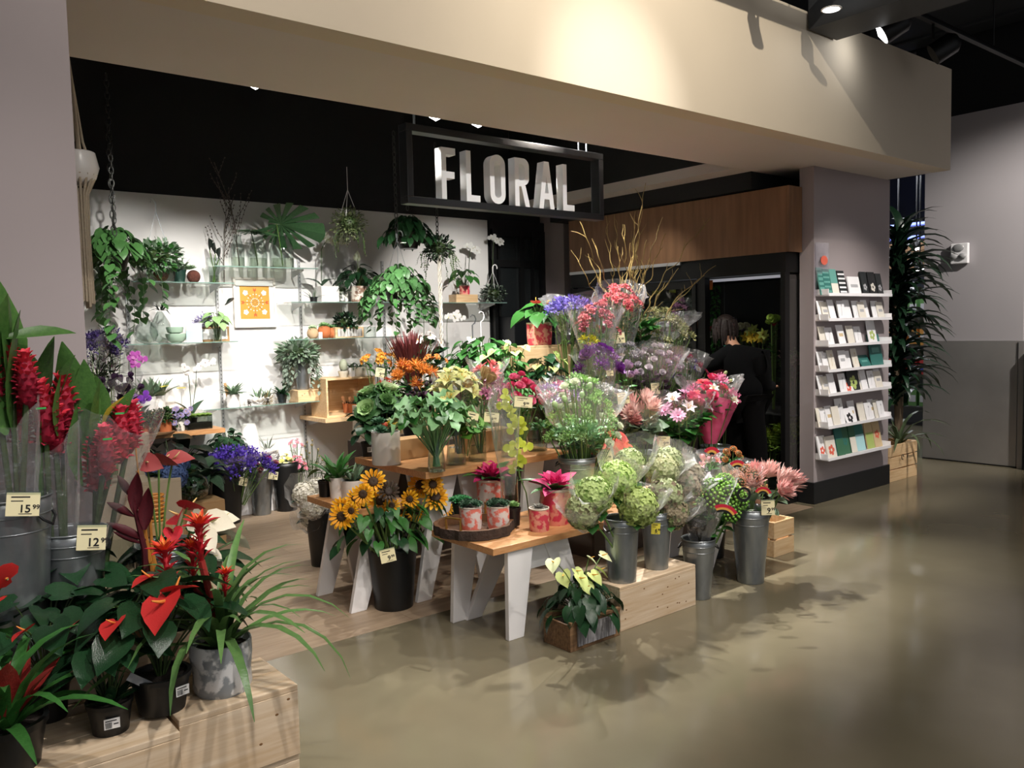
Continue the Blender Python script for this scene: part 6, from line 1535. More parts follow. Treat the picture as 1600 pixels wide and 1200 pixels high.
# wrapped violets and dark tulips at far left
bouquet('dark violet statice bunch in sleeve at the upper left behind the pillar', 148, 538, 6.5, .9, 'fuzz', [('43306e', '2f2450')], 9, 26, .06, .5, LBK, 80, .09, 'thin', sleeve=.4, seed=81)
bouquet('dark violet wrapped bunch beside the grey slotted rail', 170, 532, 6.6, .9, 'fuzz', [('4a3a72', '352a55')], 8, 22, .055, .5, LBK, 70, .09, 'thin', sleeve=.4, seed=82)
bouquet('dark plum calla tulips in clear sleeve at the left shelf end', 172, 612, 6.3, .6, 'tulip', [('3c2440', '2c1a32')], 11, 24, .05, .6, LPU, 30, .07, 'lance', sleeve=.35, seed=83)
bouquet('second plum tulip sleeve nearer the wall shelf', 198, 603, 6.4, .6, 'tulip', [('4a2c50', '3a2040')], 8, 18, .045, .6, LPU, 30, .07, 'lance', sleeve=.35, seed=84)
bouquet('small grey pink leafed plants at left above the tulips', 158, 574, 6.6, .9, 'bud', [('a87a90', '8a6a80')], 12, 24, .018, .6, LBK, 120, .045, 'oval', seed=85)
riser('pale riser at the left wall under the violet bunches', .95, 1.75, 6.35, 6.75, .9, RW)
riser('lower pale riser at the left wall under the plum tulips', .95, 1.85, 6.0, 6.34, .6, RW)
bouquet('red ginger bloom peeking between sleeves and tulips', 165, 640, 5.9, .6, 'fuzz', [('c23a3a', 'a82a2a')], 3, 12, .05, .5, LY, 10, .1, 'lance', seed=86)
# wooden shelf H and open cube
a = at(509, 592, y=6.92); b = at(586, 592, y=6.92)
t = thing('open_wooden_cube', 'open fronted pale pine cube on the wooden wall shelf', 'box', ((a.x + b.x) / 2, 7.08, ZH)); w_ = (b.x - a.x) / 2; h_ = a.z - ZH
for n_, x0, x1, y0, y1, z0, z1 in (('side_panel', -w_, -w_ + .018, -.16, .16, 0, h_), ('side_panel', w_ - .018, w_, -.16, .16, 0, h_), ('top_board', -w_ + .018, w_ - .018, -.16, .16, h_ - .018, h_), ('base_board', -w_ + .018, w_ - .018, -.16, .16, 0, .018), ('back_panel', -w_ + .018, w_ - .018, .145, .16, .018, h_ - .018)): MB().box(x0, x1, y0, y1, z0, z1, WOOD).build(n_, t, bevel=.002)
for i, (px, s_) in enumerate(((553, .055), (542, .04))):
    p = at(px, 640, y=6.99 + .1 * i); p.z = ZH + .018; t = pot(('terracotta pot of dark succulent inside the open cube', 'small terracotta pot at the back of the open cube')[i], p, s_, .09, TERRA, s_ * .8, cat='potted plant', lip=False); rosette_plant(t, random.Random(i), 14, .05, LBK, .08, 'spike', 1.8, .2, (.3, 1.2)); MB().box(-.014, .014, -.001, .001, 0, .09, mat('orange_marker', 'c98a5c', .7)).build('plant_marker', t, M=Matrix.Translation((-.02, 0, .07)) @ Matrix.Rotation(-.25, 4, 'Y'))
for i, (px, r_, h2, m_) in enumerate(((537, .052, .06, CER), (549, .045, .085, WP), (563, .06, .09, CER))):
    p = at(px, 588, y=7.0 + .04 * (i % 2)); p.z = ZH + h_; t = pot(('cream bowl with white tipped cactus on the pine cube', 'white pot with pink plant tag on the pine cube', 'cream pot with trailing succulents on the pine cube')[i], p, r_, h2, m_, r_ * .75, cat='potted plant', lip=False)
    if i == 0: MB().ball(.04, leafmat('cactus_pale', 'a4ad8c', 'dfe2cc', .7), Matrix.Translation((0, 0, .11)), 12, 8, 1.5).build('cactus', t, smooth=True)
    else: rosette_plant(t, random.Random(i + 5), 16, .09, LS, h2 - .01, 'spike', 1.6, 1.2, (0, 1.3), parts=False)
# lower right glass shelf things
for i, (px, m_, r_, h2) in enumerate(((690, TERRA, .05, .07), (725, WP, .06, .09), (700, KRAFT, .06, .05))):
    p = at(px, 560, y=7.15); p.z = ZI; t = pot(('terracotta tipped pot behind the hanging rope', 'white pot with dark succulents on the lower right shelf', 'tan bowl with bark on the lower right shelf')[i], p, r_, h2, m_, r_ * .8, cat='potted plant', lip=False); bush(t, random.Random(i), 60, .05, LD, .03, h2)
for i, (px, py, tips) in enumerate(((663, 520, [(662, 490), (660, 478), (656, 470), (664, 466), (668, 474)]), (700, 540, [(698, 510), (699, 495), (706, 493), (714, 490), (720, 496), (711, 498)]))):
    orchid(('white orchid spray left of the hanging rope', 'white orchid spray right of the hanging rope')[i], px, 600, 7.0, ZI if i else ZH, [tips], ('eceae8', 'f2f0ec', 'c8c060'), .045)
for i, (px, py, Y) in enumerate(((751, 500, 6.6), (738, 505, 6.8))):
    c = at(px, py, y=Y); t = thing('plastic_hook', ('white plastic hanger hook above the peace lilies', 'grey plastic hanger hook left of the white one')[i], 'hook', c)
    MB().tube([(0, 0, -.35), (0, 0, -.02), (.03, 0, .0), (.045, 0, .04), (.03, 0, .075), (0, 0, .085), (-.02, 0, .065)], .007, WHITE if i == 0 else GALV, 6).build('hook_body', t, smooth=True)
    t2 = bush(t, random.Random(i), 120, .12, LG, .06, -.42, .7, 'oval')
# ---- floor at the back wall
bucket('large black bucket of purple statice on the floor', (at(362, 820, z=0).x, at(362, 820, z=0).y + .12, 0), .165, .52, BLACKP, rb=.12, handles=False)
p = at(362, 820, z=0)
bouquet('large purple statice bunches in clear sleeves by the back wall', 368, 722, p.y + .12, .1, 'fuzz', [('4a2f9a', '36227a'), ('5a40a8', '40288a')], 34, 58, .06, .25, LD, 160, .1, 'thin', seed=91, foot=.2, tagp=(378, 752, .09, .07), sleeve=.25, sr=1.1)
p = at(410, 803, z=0); bucket('galvanised bucket against the back wall', (p.x, p.y - .0, 0), .11, .42)
bouquet('small pink and red carnation bunch over the galvanised bucket', 412, 722, p.y - .02, .1, 'rose', [('c04a6c', 'a83c60'), ('a05a6a', '8c4a5c')], 8, 20, .035, .5, LD, 50, .07, 'lance', seed=92, tagp=(427, 743, .08, .07))
p = at(447, 796, z=0); bucket('black bucket of pink and yellow chrysanthemums by the wall', (p.x, p.y - .02, 0), .12, .44, BLACKP, rb=.09, handles=False)
bouquet('pale yellow chrysanthemum bunch in the right wall bucket', 446, 722, p.y - .02, .1, 'daisy', [('d8d278', 'c4bc58'), ('e4de9c', 'ccc468')], 14, 15, .03, .8, LD, 40, .06, 'lance', seed=93)
bouquet('pink chrysanthemum bunch in the right wall bucket', 466, 724, p.y - .02, .1, 'daisy', [('d87a94', 'c4607c')], 12, 14, .03, .8, LD, 40, .06, 'lance', seed=94)
bouquet('brown budded twig bunch leaning right by the wall', 486, 712, p.y - .02, .1, 'bud', [('9a8a5c', '7c6c44')], 20, 20, .018, 1.2, LK, 60, .08, 'thin', seed=95, stem=STEMD)
bouquet('pink heather sprigs above the yellow chrysanthemums', 462, 692, 7.15, .3, 'daisy', [('c88a9c', 'b4748a')], 8, 12, .024, .4, LD, 20, .05, 'thin', seed=96)
p = at(403, 702, y=7.1); t = thing('tapered_vase', 'plain white tapered vase standing behind the purple statice', 'vase', (p.x, 7.28, .42)); MB().lathe([(.1, 0), (.115, .05), (.06, .36), (.055, .37), (.05, .36), (.001, .3)], WP, 24).build('vase_body', t, smooth=True)
riser('white low ledge along the back wall', on(320, 700).x, on(470, 700).x, 7.15, 7.39, .42, WHITE)
p = at(362, 700, y=7.15); t = pot('leafy dark green gardenia plant behind the statice', (p.x, 7.24, .42), .08, .15, BLACKP, cat='potted plant'); heart_plant(t, random.Random(5), 60, .17, .24, .075, LD, .1, 'oval', 1.4, parts=True)
p = at(430, 700, y=7.1); t = thing('twig_nest', 'round twig nest with white shells on the wall riser', 'nest', (p.x, 7.28, .42)); NB = MB(); rn = random.Random(8)
for k in range(140):
    a = rn.random() * 6.28; NB.addmb(leafmb('thin', RB, 1.2, .6, .1), axM((.1 * math.cos(a), .08 * math.sin(a), .01 + rn.random() * .06), (-math.sin(a), math.cos(a), rn.uniform(-.3, .3)), .08))
NB.build('twigs', t, kind='stuff')
for dx, dz in ((-.08, .12), (0, .1), (.06, .11)): MB().ball(.038, mat('egg_white', 'e6ddd2', .5), Matrix.Translation((dx, -.02, dz)), 12, 8, .9).build('shell', t, smooth=True)
rosette_plant(t, random.Random(9), 14, .15, LGR, .12, 'thin', 1.5, .4, (.3, 1.4))
# left back corner floor plants
crate('wide kraft coloured box on the floor under the wall shelf', at(262, 800, y=6.5).x, at(338, 800, y=6.5).x, 6.3, 6.62, 0, .34, KRAFT, name='pine_box', cat='box')
t = thing('glass_terrarium', 'round glass terrarium full of green moss on the kraft box', 'terrarium', (at(300, 765, y=6.45).x, 6.45, .34)); MB().open_lathe([(.05, 0), (.11, .03), (.135, .1), (.11, .17), (.07, .2)], GLASS, 22).build('glass_body', t, smooth=True); bush(t, random.Random(3), 140, .09, LD, .04, .08, .6)
bouquet('blue hydrangea cluster in front of the dark foliage', 265, 734, 6.2, .3, 'hydrangea', [('4f6698', '6078a8'), ('455a88', '5a6c98')], 3, 20, .09, .5, LD, 20, .12, 'oval', seed=97, cat='flower')
crate('brown box on the floor carrying the blue hydrangeas', at(235, 800, y=6.1).x, at(285, 800, y=6.1).x, 6.05, 6.29, 0, .3, KRAFT, name='pine_box', cat='box')
t = thing('potted_foliage_plant', 'very dark large leaved plant beneath the wooden wall shelf', 'potted plant', (at(270, 720, y=6.9).x, 6.9, .0)); pot('', None, .12, .3, BLACKP, parent=t); heart_plant(t, random.Random(5), 46, .42, .5, .16, LBK, .28, 'heart', .9)
t = thing('potted_foliage_plant', 'prayer plant with silver striped long leaves beside the terrarium', 'potted plant', (at(322, 735, y=6.55).x, 6.62, .34)); pot('', None, .07, .12, BLACKP, parent=t); rosette_plant(t, random.Random(15), 26, .28, leafmat('stripe_leaf', '47604a', '1f2f22', .35), .1, 'lance', 1.6, 1.9, (.1, 1.3))
t = thing('spiral_ornament', 'orange coiled ornament in a clear jar left of the kraft box', 'ornament', (at(243, 780, y=5.9).x, 5.9, .32)); OC = mat('coil_orange', 'd08a3c', .5)
for k in range(7): MB().tube([(.05 * math.cos(i * PI / 8), .05 * math.sin(i * PI / 8), .03 + k * .028) for i in range(17)], .009, OC, 5, cap=False).build('coil', t, smooth=True)
crate('low kraft box beneath the orange coiled ornament', at(230, 800, y=5.9).x, at(262, 800, y=5.9).x, 5.8, 6.0, 0, .34, KRAFT, name='pine_box', cat='box')
# ---- hanging things
CHN = mat('chain_steel', '3c3c3a', .4, .7)
lk = MB().tube([(.012 * math.cos(i * PI / 6), 0, .022 * math.sin(i * PI / 6)) for i in range(13)], .0035, CHN, 5, cap=False).mesh('chain_link', True)
def chain(t, x, y, z0, z1, s=1.):
    z = z0; k = 0
    while z < z1 and k < 60: inst(lk, 'chain_link', t, Matrix.Translation((x, y, z)) @ Matrix.Rotation((k % 2) * PI / 2, 4, 'Z') @ Matrix.Scale(s, 4)); z += .036 * s; k += 1
def hang(label, px, py, Y, build, top=3.3, s=1.3, name='hanging_basket', ch=True, cz=.14):
    c = at(px, py, y=Y); t = thing(name, label, 'hanging plant', c); build(t)
    if ch: chain(t, 0, 0, cz, top - c.z, s)
    return t
def pothos1(t):
    rn = random.Random(3); MB().lathe([(.07, -.1), (.11, .04), (.115, .05), (.1, .04), (.001, .0)], BLACKP, 16).build('pot', t, smooth=True)
    heart_plant(t, rn, 80, .24, .22, .1, leafmat('pothos', '4f7a3e', '2c5430', .35), 0, hmin=.1, droop=.7); vines(t, rn, 14, .2, .85, leafmat('pothos', '4f7a3e'), .085, .03, step=.075)
hang('large green pothos basket with trailing vines at upper left', 180, 402, 6.75, pothos1, s=1.6, cz=.2)
def ballb(t):
    bush(t, random.Random(4), 900, .15, leafmat('olive_fine', '66704c', '454e34'), .028, 0, .95, 'small', W=1., shell=.3); vines(t, random.Random(4), 12, .12, .3, LK, .02, -.05, 'small', .02, parts=False); b = MB()
    for a in (0, 2, 4): b.tube([(.1 * math.cos(a), .1 * math.sin(a), .06), (0, 0, .3), (0, 0, .5)], .003, WHITE, 4)
    b.build('hanger', t)
hang('round ball of fine olive foliage hanging on a white cord hanger', 545, 350, 6.7, ballb, ch=False)
def dk(t):
    heart_plant(t, random.Random(6), 120, .26, .26, .1, leafmat('philodendron', '2f5a34', '224526', .3), -.08, 'heart', .8, hmin=.1, droop=.7); MB().lathe([(.08, -.12), (.12, .02), (.001, .02)], BLACKP, 16).build('pot', t, smooth=True); b = MB().box(-.02, .02, -.002, .002, -.02, .02, WPAPER); b.build('price_tag', t, M=facing((-.05, -.1, .3), -.3))
hang('dark glossy philodendron basket, the highest hanging near the sign', 638, 368, 6.5, dk, s=1.2, cz=.25)
def p2(t):
    rn = random.Random(7); PO = leafmat('pothos_bright', '4e7740', '305636', .35); heart_plant(t, rn, 120, .27, .22, .08, PO, -.12, hmin=.0, droop=.8); vines(t, rn, 34, .25, .5, PO, .065, -.05, step=.055); vines(t, rn, 3, .2, .8, LG, .06, -.1, step=.12)
    MB().lathe([(.1, -.2), (.13, -.04), (.001, -.04)], BLACKP, 16).build('pot', t, smooth=True); handle_hook(t, -.04, .3, .12, GALV); MB().box(-.022, .022, -.002, .002, -.022, .022, WPAPER).build('price_tag', t, M=facing((-.0, -.1, .28), -.3))
hang('big bright pothos basket cascading below the dark philodendron', 622, 432, 6.25, p2, s=1.2, cz=.35)
def sm(t): bush(t, random.Random(8), 300, .14, LBK, .04, 0, .8, mt2=LS); vines(t, random.Random(8), 16, .14, .34, LK, .025, 0, 'oval', .03, parts=False)
hang('small leaved grey green basket hanging above the rope', 684, 388, 6.4, sm, s=1.1)
def gl(t):
    bush(t, random.Random(9), 420, .17, LS, .055, .0, .65, 'oval', LG, W=.9); b = MB(); b.tube([(.1, 0, 0), (0, 0, .35), (0, 0, .42), (-.03, 0, .46), (-.04, 0, .42)], .003, GALV, 4); b.tube([(-.1, 0, 0), (0, 0, .35)], .002, GALV, 4); b.build('hook', t)
hang('round grey green hoya plant on a wire hook above the moss ball', 247, 400, 7.0, gl, ch=False)
c = at(688, 470, y=6.4); t = thing('macrame_rope', 'pale twisted macrame rope hanging down over the orchids', 'rope', c); RP = mat('rope_cream', 'd8d2c6', .9, bump=.5, bs=90)
for k in range(3): MB().tube([(.012 * math.cos(i * .9 + k * 2.1), .012 * math.sin(i * .9 + k * 2.1), -.42 + i * .025) for i in range(36)], .009, RP, 5).build('strand', t, smooth=True)
t = thing('chain', 'thin steel chain hanging at left beside the pothos chain', 'chain', at(166, 340, y=6.4)); chain(t, .05, 0, -.1, 1.0, 1.2)
# macrame hanger by the left pillar
c = at(124, 262, y=4.33); t = thing('macrame_hanger', 'cream macrame plant hanger with white pot beside the left pillar', 'macrame hanger', c); RP2 = mat('rope_beige', 'b5a894', .9, bump=.5, bs=90); 
top = at(106, 86, y=4.33) - c; top.y = 0; top.z = 2.91 - c.z
for k, a in enumerate((0, 1.57, 3.14, 4.71)): MB().tube([(.06 * math.cos(a), .06 * math.sin(a), -.02), (.02 * math.cos(a) - .0, .02 * math.sin(a), .12), (top.x * .5, 0, .4), (top.x, 0, top.z)], .006, RP2, 5).build('strand', t, smooth=True)
MB().lathe([(.03, -.08), (.07, -.05), (.085, .0), (.07, .07), (.06, .075), (.001, .07)], WP, 20).build('pot', t, smooth=True)
rn = random.Random(2)
for k in range(14):
    a = k * .45; MB().tube([(.07 * math.cos(a), .07 * math.sin(a), -.03), (.03 * math.cos(a), .03 * math.sin(a), -.12), (.025 * math.cos(a) , .025 * math.sin(a), -.3), (.03 * math.cos(a) , .03 * math.sin(a), -.62 + rn.uniform(-.04, .02))], .007, RP2, 5).build('fringe_strand', t, smooth=True)
# ================================================================== COOLER CONTENTS
def hangstrand(label, px, y_, x_, z0, z1, mt, r=.05, n=150, ls=.04):
    a = at(px, 500, x=x_); t = thing('garland', label, 'garland', (x_, a.y, z1)); rn = random.Random(int(px)); F = MB(); L = z1 - z0
    lb = leafmb('oval', mt, 1.1, .6, .3)
    for i in range(n):
        an = rn.random() * 6.28; z = -L * rn.random(); F.addmb(lb, axM((r * .3 * math.cos(an), r * .3 * math.sin(an), z), (math.cos(an), math.sin(an), -.6), ls * rn.uniform(.7, 1.2), rn.uniform(-1, 1)))
    F.build('leaves', t, kind='stuff', smooth=True); MB().tube([(0, 0, 0), (0, 0, -L)], .004, STEMD, 4).build('stem', t); return t
ORT = mat('orange_card', 'e8873a', .7); YT = mat('yellow_card', 'd8d84a', .7)
zt = 1.98
for i, (px, w2, r_) in enumerate(((1118, 1.1, .07), (1094, 1.15, .05), (1087, 1.2, .05))): hangstrand(('thick green leaf garland hanging inside the cooler', 'dark leaf garland just left of the thick one', 'thin dark garland by the cooler door post')[i], px, 0, 6.75 - .08 * i, 1.3, zt, LG if i == 0 else LD, r_, 170 if i == 0 else 90)
for i, (px, py, m_, X_) in enumerate(((1024, 453, YT, 6.5), (1051, 450, YT, 6.5), (1108, 445, ORT, 6.5), (1091, 505, ORT, 6.5), (1132, 503, ORT, 6.6))):
    c = at(px, py, x=X_); t = thing('hanging_price_card', ('yellow card at the left inside the cooler', 'yellow card before the pink stock in the cooler', 'orange card at top of the leaf garland', 'orange card low between the dark garlands', 'orange card above the florist head')[i], 'tag', c)
    MB().box(-.002, .002, -.04, .04, -.045, .045, m_).build('card', t, M=Matrix.Rotation(.1, 4, 'X')); MB().tube([(0, 0, .045), (0, 0, 2.0 - c.z)], .0015, GALV, 4).build('string', t)
def cool_b(label, px, py, x_, zb, kind, cols, n, Rm, hs, leafm=LG, nl=30, ll=.07, seed=1):
    c = at(px, py, x=x_); t = thing('cooler_bouquet', label, 'bouquet', (c.x, c.y, zb)); rn = random.Random(seed); S = MB(); H_ = c.z - zb
    for i in range(n):
        a = G_(i, n); u = math.sqrt((i + .5) / n); p = vec(Rm * u * math.cos(a), Rm * u * math.sin(a), H_ + rn.uniform(-.5, .5) * Rm)
        inst(head(kind, *cols[i % len(cols)])[0], 'flower', t, dirM(p, vec(-.8, -.3, .3) + vec(rn.uniform(-.4, .4), rn.uniform(-.4, .4), rn.uniform(-.3, .5)), hs, i)); S.tube([(p.x * .3, p.y * .3, .02), p], .003, STEMG, 4)
    S.build('stems', t, kind='stuff'); F = MB(); lb = leafmb('lance', leafm, 1.5, .6, .2)
    for i in range(nl): a = rn.random() * 6.28; F.addmb(lb, axM((Rm * .7 * math.cos(a), Rm * .7 * math.sin(a), H_ * rn.uniform(.5, 1)), (math.cos(a), math.sin(a), .4), ll))
    F.build('leaves', t, kind='stuff', smooth=True)
cool_b('yellow and lime orchid cluster inside the right of the cooler', 1183, 522, 6.85, .77, 'lily', [('d8c03c', 'c8a828'), ('b4c46c', 'a0b450')], 8, .12, .07, seed=1)
cool_b('cream rose cluster beside the yellow flowers in the cooler', 1163, 517, 6.95, .77, 'rose', [('d9d6b4', 'e6e2c8'), ('9a88b0', '8a78a0')], 7, .1, .045, seed=2)
cool_b('lilac filler flowers above the florist shoulder', 1150, 508, 7.05, .77, 'fuzz', [('a898b8', '8a7aa0')], 5, .08, .04, seed=3)
cool_b('column of red and lime blooms at the cooler right post', 1208, 500, 6.7, .77, 'rose', [('b0283c', '98203a'), ('a9c85c', 'b8d070'), ('a9c85c', 'c8dc8c')], 6, .04, .05, seed=4)
cool_b('pink stock spikes on the cooler upper shelf', 1062, 480, 6.95, 1.465, 'fuzz', [('c88aac', 'b47498')], 8, .05, .04, seed=5)
cool_b('yellow green hanging moss on the cooler floor', 1236, 665, 6.75, .16, 'fuzz', [('b4c43c', '96a82c')], 14, .12, .06, LY, 40, .12, seed=6)
cool_b('bright lime foliage seen between florist and post', 1206, 680, 6.75, .16, 'fuzz', [('a4b84a', '8ca03a')], 12, .1, .06, LY, 40, .12, seed=7)
cool_b('pale green filler behind the cooler side pane', 1238, 560, 6.9, .77, 'fuzz', [('9ab07c', '7c9460'), ('c8a8a0', 'a88880')], 12, .1, .05, LG, 40, .1, seed=8)
rn = random.Random(3); BX_ = [mat('box_white', 'e4e2e0', .5), mat('box_red', 'c8505c', .5), mat('box_pink', 'd88c94', .5)]
k = 0
for z in (1.015, 1.465):
    for y in (5.3, 5.5, 5.7, 5.9, 6.1):
        t = thing('boxed_corsage', 'small clear topped corsage box on the %s cooler shelf' % ('lower' if z < 1.2 else 'upper'), 'box', (7.1, y, z), 0, 'corsage boxes on the %s cooler shelf' % ('lower' if z < 1.2 else 'upper'))
        MB().box(-.06, .06, -.075, .075, 0, .05, BX_[0]).build('carton', t, bevel=.002); MB().box(-.05, .05, -.065, .065, .05, .1, BX_[1 + k % 2]).build('filling', t); k += 1
t = thing('white_notice_card', 'bright white card low on the cooler door', 'sign', at(1209, 726, x=6.5)); MB().box(-.003, .003, -.09, .03, -.03, .03, WPAPER).build('card', t)
# ================================================================== FLORIST
px0, py0 = 5.96, 4.22
def skin(name, pts, edges, mt, parent=None, sub=2, root=0):
    me = bpy.data.meshes.new(name); bm = bmesh.new(); ly = bm.verts.layers.skin.verify(); vs = []
    for i, (p, r) in enumerate(pts):
        v = bm.verts.new(p); v[ly].radius = (r, r) if not isinstance(r, tuple) else r; v[ly].use_root = (i == root); vs.append(v)
    for a, b in edges: bm.edges.new((vs[a], vs[b]))
    bm.to_mesh(me); bm.free(); me.materials.append(mt)
    o = bpy.data.objects.new(name, me); COL.objects.link(o)
    m = o.modifiers.new('skin', 'SKIN'); m.use_smooth_shade = True; m.branch_smoothing = .3
    s = o.modifiers.new('sub', 'SUBSURF'); s.levels = sub; s.render_levels = sub
    if parent: o.parent = parent
    return o
t = thing('person', 'person in black jacket and black trousers leaning forward into the cooler', 'person', (px0, py0, 0))
B0 = Vector(t.location)
def W(px, py, dx=0., dy=0.): return at(px, py, x=px0 + dx) - B0 + Vector((0, dy, 0))
hip = W(1190, 628); chest = W(1165, 562, .06); neck = W(1143, 538, .12); hd = W(1136, 520, .14)
SKN = mat('skin_tone', 'b98a70', .55); JK = mat('black_jacket', '0b0c0e', .95, bump=.2, bs=12, spec=.15); TR = mat('black_trousers', '09090b', .95, spec=.15, bump=.15, bs=10); HR = mat('brown_hair', '20140f', .6, 0, .4, 40, bump=.6, bs=60, stretch=(1, 1, .2)); TEAL = mat('teal_shirt', '1f8f7a', .7)
hx = vec(.0, .0, 0)
hipc = vec(0.0, -.02, .95); ws = hipc + (chest - hip) * .45; ws.z = hipc.z + .17; ch = vec(chest.x, chest.y, chest.z); nk = neck; h1 = hd
legL = [vec(.02, .09, .9), vec(.05, .1, .5), vec(.02, .11, .09), vec(.12, .14, .035)]; legR = [vec(-.02, -.1, .9), vec(.03, -.12, .5), vec(-.02, -.13, .09), vec(.09, -.14, .035)]
sL = ch + vec(.0, .15, .04); sR = ch + vec(.0, -.15, .03)
hand = W(1079, 566, .25); eL = (sL + hand) / 2 + vec(-.05, .02, -.07); 
eR = sR + vec(.08, .03, -.25); hR = eR + vec(.2, .05, -.02)
P_ = [(hipc, .12), (ws, .1), (ch, .09), (nk, .05), (h1 - (h1 - nk).normalized() * .01, .07), (sL, .035), (eL, .035), (hand, .028), (sR, .035), (eR, .035), (hR, .028)]
P_ += [(legL[0], .085), (legL[1], .06), (legL[2], .04), (legL[3], .035), (legR[0], .085), (legR[1], .06), (legR[2], .04), (legR[3], .035)]
E_ = [(0, 1), (1, 2), (2, 3), (3, 4), (2, 5), (5, 6), (6, 7), (2, 8), (8, 9), (9, 10), (0, 11), (11, 12), (12, 13), (13, 14), (0, 15), (15, 16), (16, 17), (17, 18)]
# fingers on both hands
def fingers(idx, base, d, up):
    d = d.normalized(); side = d.cross(up).normalized()
    for k, (o, L) in enumerate(((-.024, .062), (-.008, .072), (.008, .068), (.024, .052))):
        a = base + d * .045 + side * o; b_ = a + d * L * .5 + up * .006; c_ = b_ + d * L * .45 - up * .012
        n = len(P_); P_.extend([(a, .0095), (b_, .0085), (c_, .007)]); E_.extend([(idx, n), (n, n + 1), (n + 1, n + 2)])
    n = len(P_); a = base + d * .012 - side * .034; P_.extend([(a, .011), (a + d * .03 - side * .014 , .009), (a + d * .052 - side * .012, .0075)]); E_.extend([(idx, n), (n, n + 1), (n + 1, n + 2)])
fingers(7, hand, hand - eL, vec(0, 0, 1)); fingers(10, hR, hR - eR, vec(0, 0, 1))
skin('body', P_, E_, SKN, t)
skin('jacket', [(hipc + vec(0, 0, -.03), .165), (ws, .14), (ch, .155), (nk - (nk - ch) * .25, .07), (sL, .1), (eL, .075), (hand - (hand - eL) * .15, .05), (sR, .1), (eR, .075), (hR - (hR - eR) * .15, .05), (hipc + vec(.01, 0, .1), .158)],
     [(0, 10), (10, 1), (1, 2), (2, 3), (2, 4), (4, 5), (5, 6), (2, 7), (7, 8), (8, 9)], JK, t)
sleevem = MB()
for A, B, C in ((sL, eL, hand - (hand - eL) * .12), (sR, eR, hR - (hR - eR) * .12)):
    MB().tube([ch + (A - ch) * .5, A + vec(0, 0, .01), (A + B) / 2, B, (B + C) / 2, C], [.07, .088, .078, .066, .056, .048], JK, 12).build('jacket_sleeve', t, smooth=True)
skin('trousers', [(hipc, .14), (legL[0], .1), (legL[1], .088), (legL[2] + vec(0, 0, .02), .068), (legR[0], .1), (legR[1], .088), (legR[2] + vec(0, 0, .02), .068)], [(0, 1), (1, 2), (2, 3), (0, 4), (4, 5), (5, 6)], TR, t)
hdir = (h1 - nk).normalized()
b = MB().ball(.1, HR, Matrix.Translation(h1 + hdir * .03 + vec(-.02, -.01, .03)) @ Matrix.Diagonal((1, .95, 1.1, 1)), 18, 12)
hb = b.build('hair', t, smooth=True)
b = MB()
rn = random.Random(2)
for i in range(46):
    a = rn.uniform(0, 6.28); c = h1 + hdir * .03 + vec(-.02, -.01, .05); s0 = c + vec(.085 * math.cos(a), .085 * math.sin(a), rn.uniform(-.02, .05)); b.tube([s0, s0 + vec(.02 * math.cos(a), .02 * math.sin(a), -.07), s0 + vec(.012 * math.cos(a), .012 * math.sin(a), -.15 + rn.uniform(-.03, .03))], [.016, .014, .004], HR, 5)
b.build('hair_lengths', t, smooth=True)
fc = h1 + vec(.075, .03, -.01); F = MB().ball(.016, SKN, Matrix.Translation(fc + vec(.02, 0, -.01)), 8, 6).ball(.01, mat('lip_tone', '9a5a50', .6), Matrix.Translation(fc + vec(.012, 0, -.045)) @ Matrix.Diagonal((.6, 1.6, .6, 1)), 8, 6)
for s_ in (-1, 1): F.ball(.011, WHITE, Matrix.Translation(fc + vec(.006, s_ * .03, .015)), 8, 6); F.ball(.006, INK, Matrix.Translation(fc + vec(.014, s_ * .03, .015)), 6, 5)
F.build('face', t, smooth=True)
b = MB().tube([nk + vec(.055 * math.cos(a * .5), .055 * math.sin(a * .5), -.01 + .02 * math.cos(a * .5)) for a in range(14)], .012, TEAL, 6); b.build('shirt_collar', t, smooth=True, label='teal shirt collar')
b = MB().tube([ws + vec(-.13 - .0, -.1 + .03 * k, -.13 + .012 * math.sin(k)) for k in range(8)], .008, TEAL, 5); b.build('shirt_hem', t, smooth=True, label='teal shirt hem')
for i, L_ in enumerate((legL, legR)):
    p = L_[2]; MB().ball(.055, BLACKP, Matrix.Translation((p.x + .06, p.y, .045)) @ Matrix.Diagonal((2.3, .9, .8, 1)), 14, 8).build('shoe', t, smooth=True)
# ================================================================== CARD RACK
FY = 3.92
xa = at(1291, 600, y=3.82).x; xb = at(1389, 600, y=3.82).x
t = thing('card_rack', 'white seven tier card rack fixed on the grey pillar', 'rack', ((xa + xb) / 2, FY, .3)); hw = (xb - xa) / 2; RW_ = mat('rack_white', 'eeecee', .4)
zs = [at(1340, y, y=3.8).z for y in (461, 499, 538, 576, 612, 661, 709)]
for z in zs:
    s_ = MB().box(-hw, hw, -.12, 0, z - .3 - .008, z - .3, RW_).box(-hw, hw, -.126, -.12, z - .3 - .01, z - .3 + .016, RW_); s_.build('shelf', t)
    for sx in (-1, 1): MB().box(sx * hw - .004, sx * hw + .004, -.12, 0, z - .3, z - .3 + .05, RW_).build('shelf_end', t)
CC = {k: mat('card_' + k, v, .55) for k, v in dict(white='e9e8ea', ivory='ded8cc', teal='2f6d66', sea='5f9a90', dark='1d2224', green='3d6a50', coral='d8634e', blue='5c9aa8', sand='cdb58c', grey='a9a9ac', lime='a9ba6a', black='16181a').items()}
CMC = {}
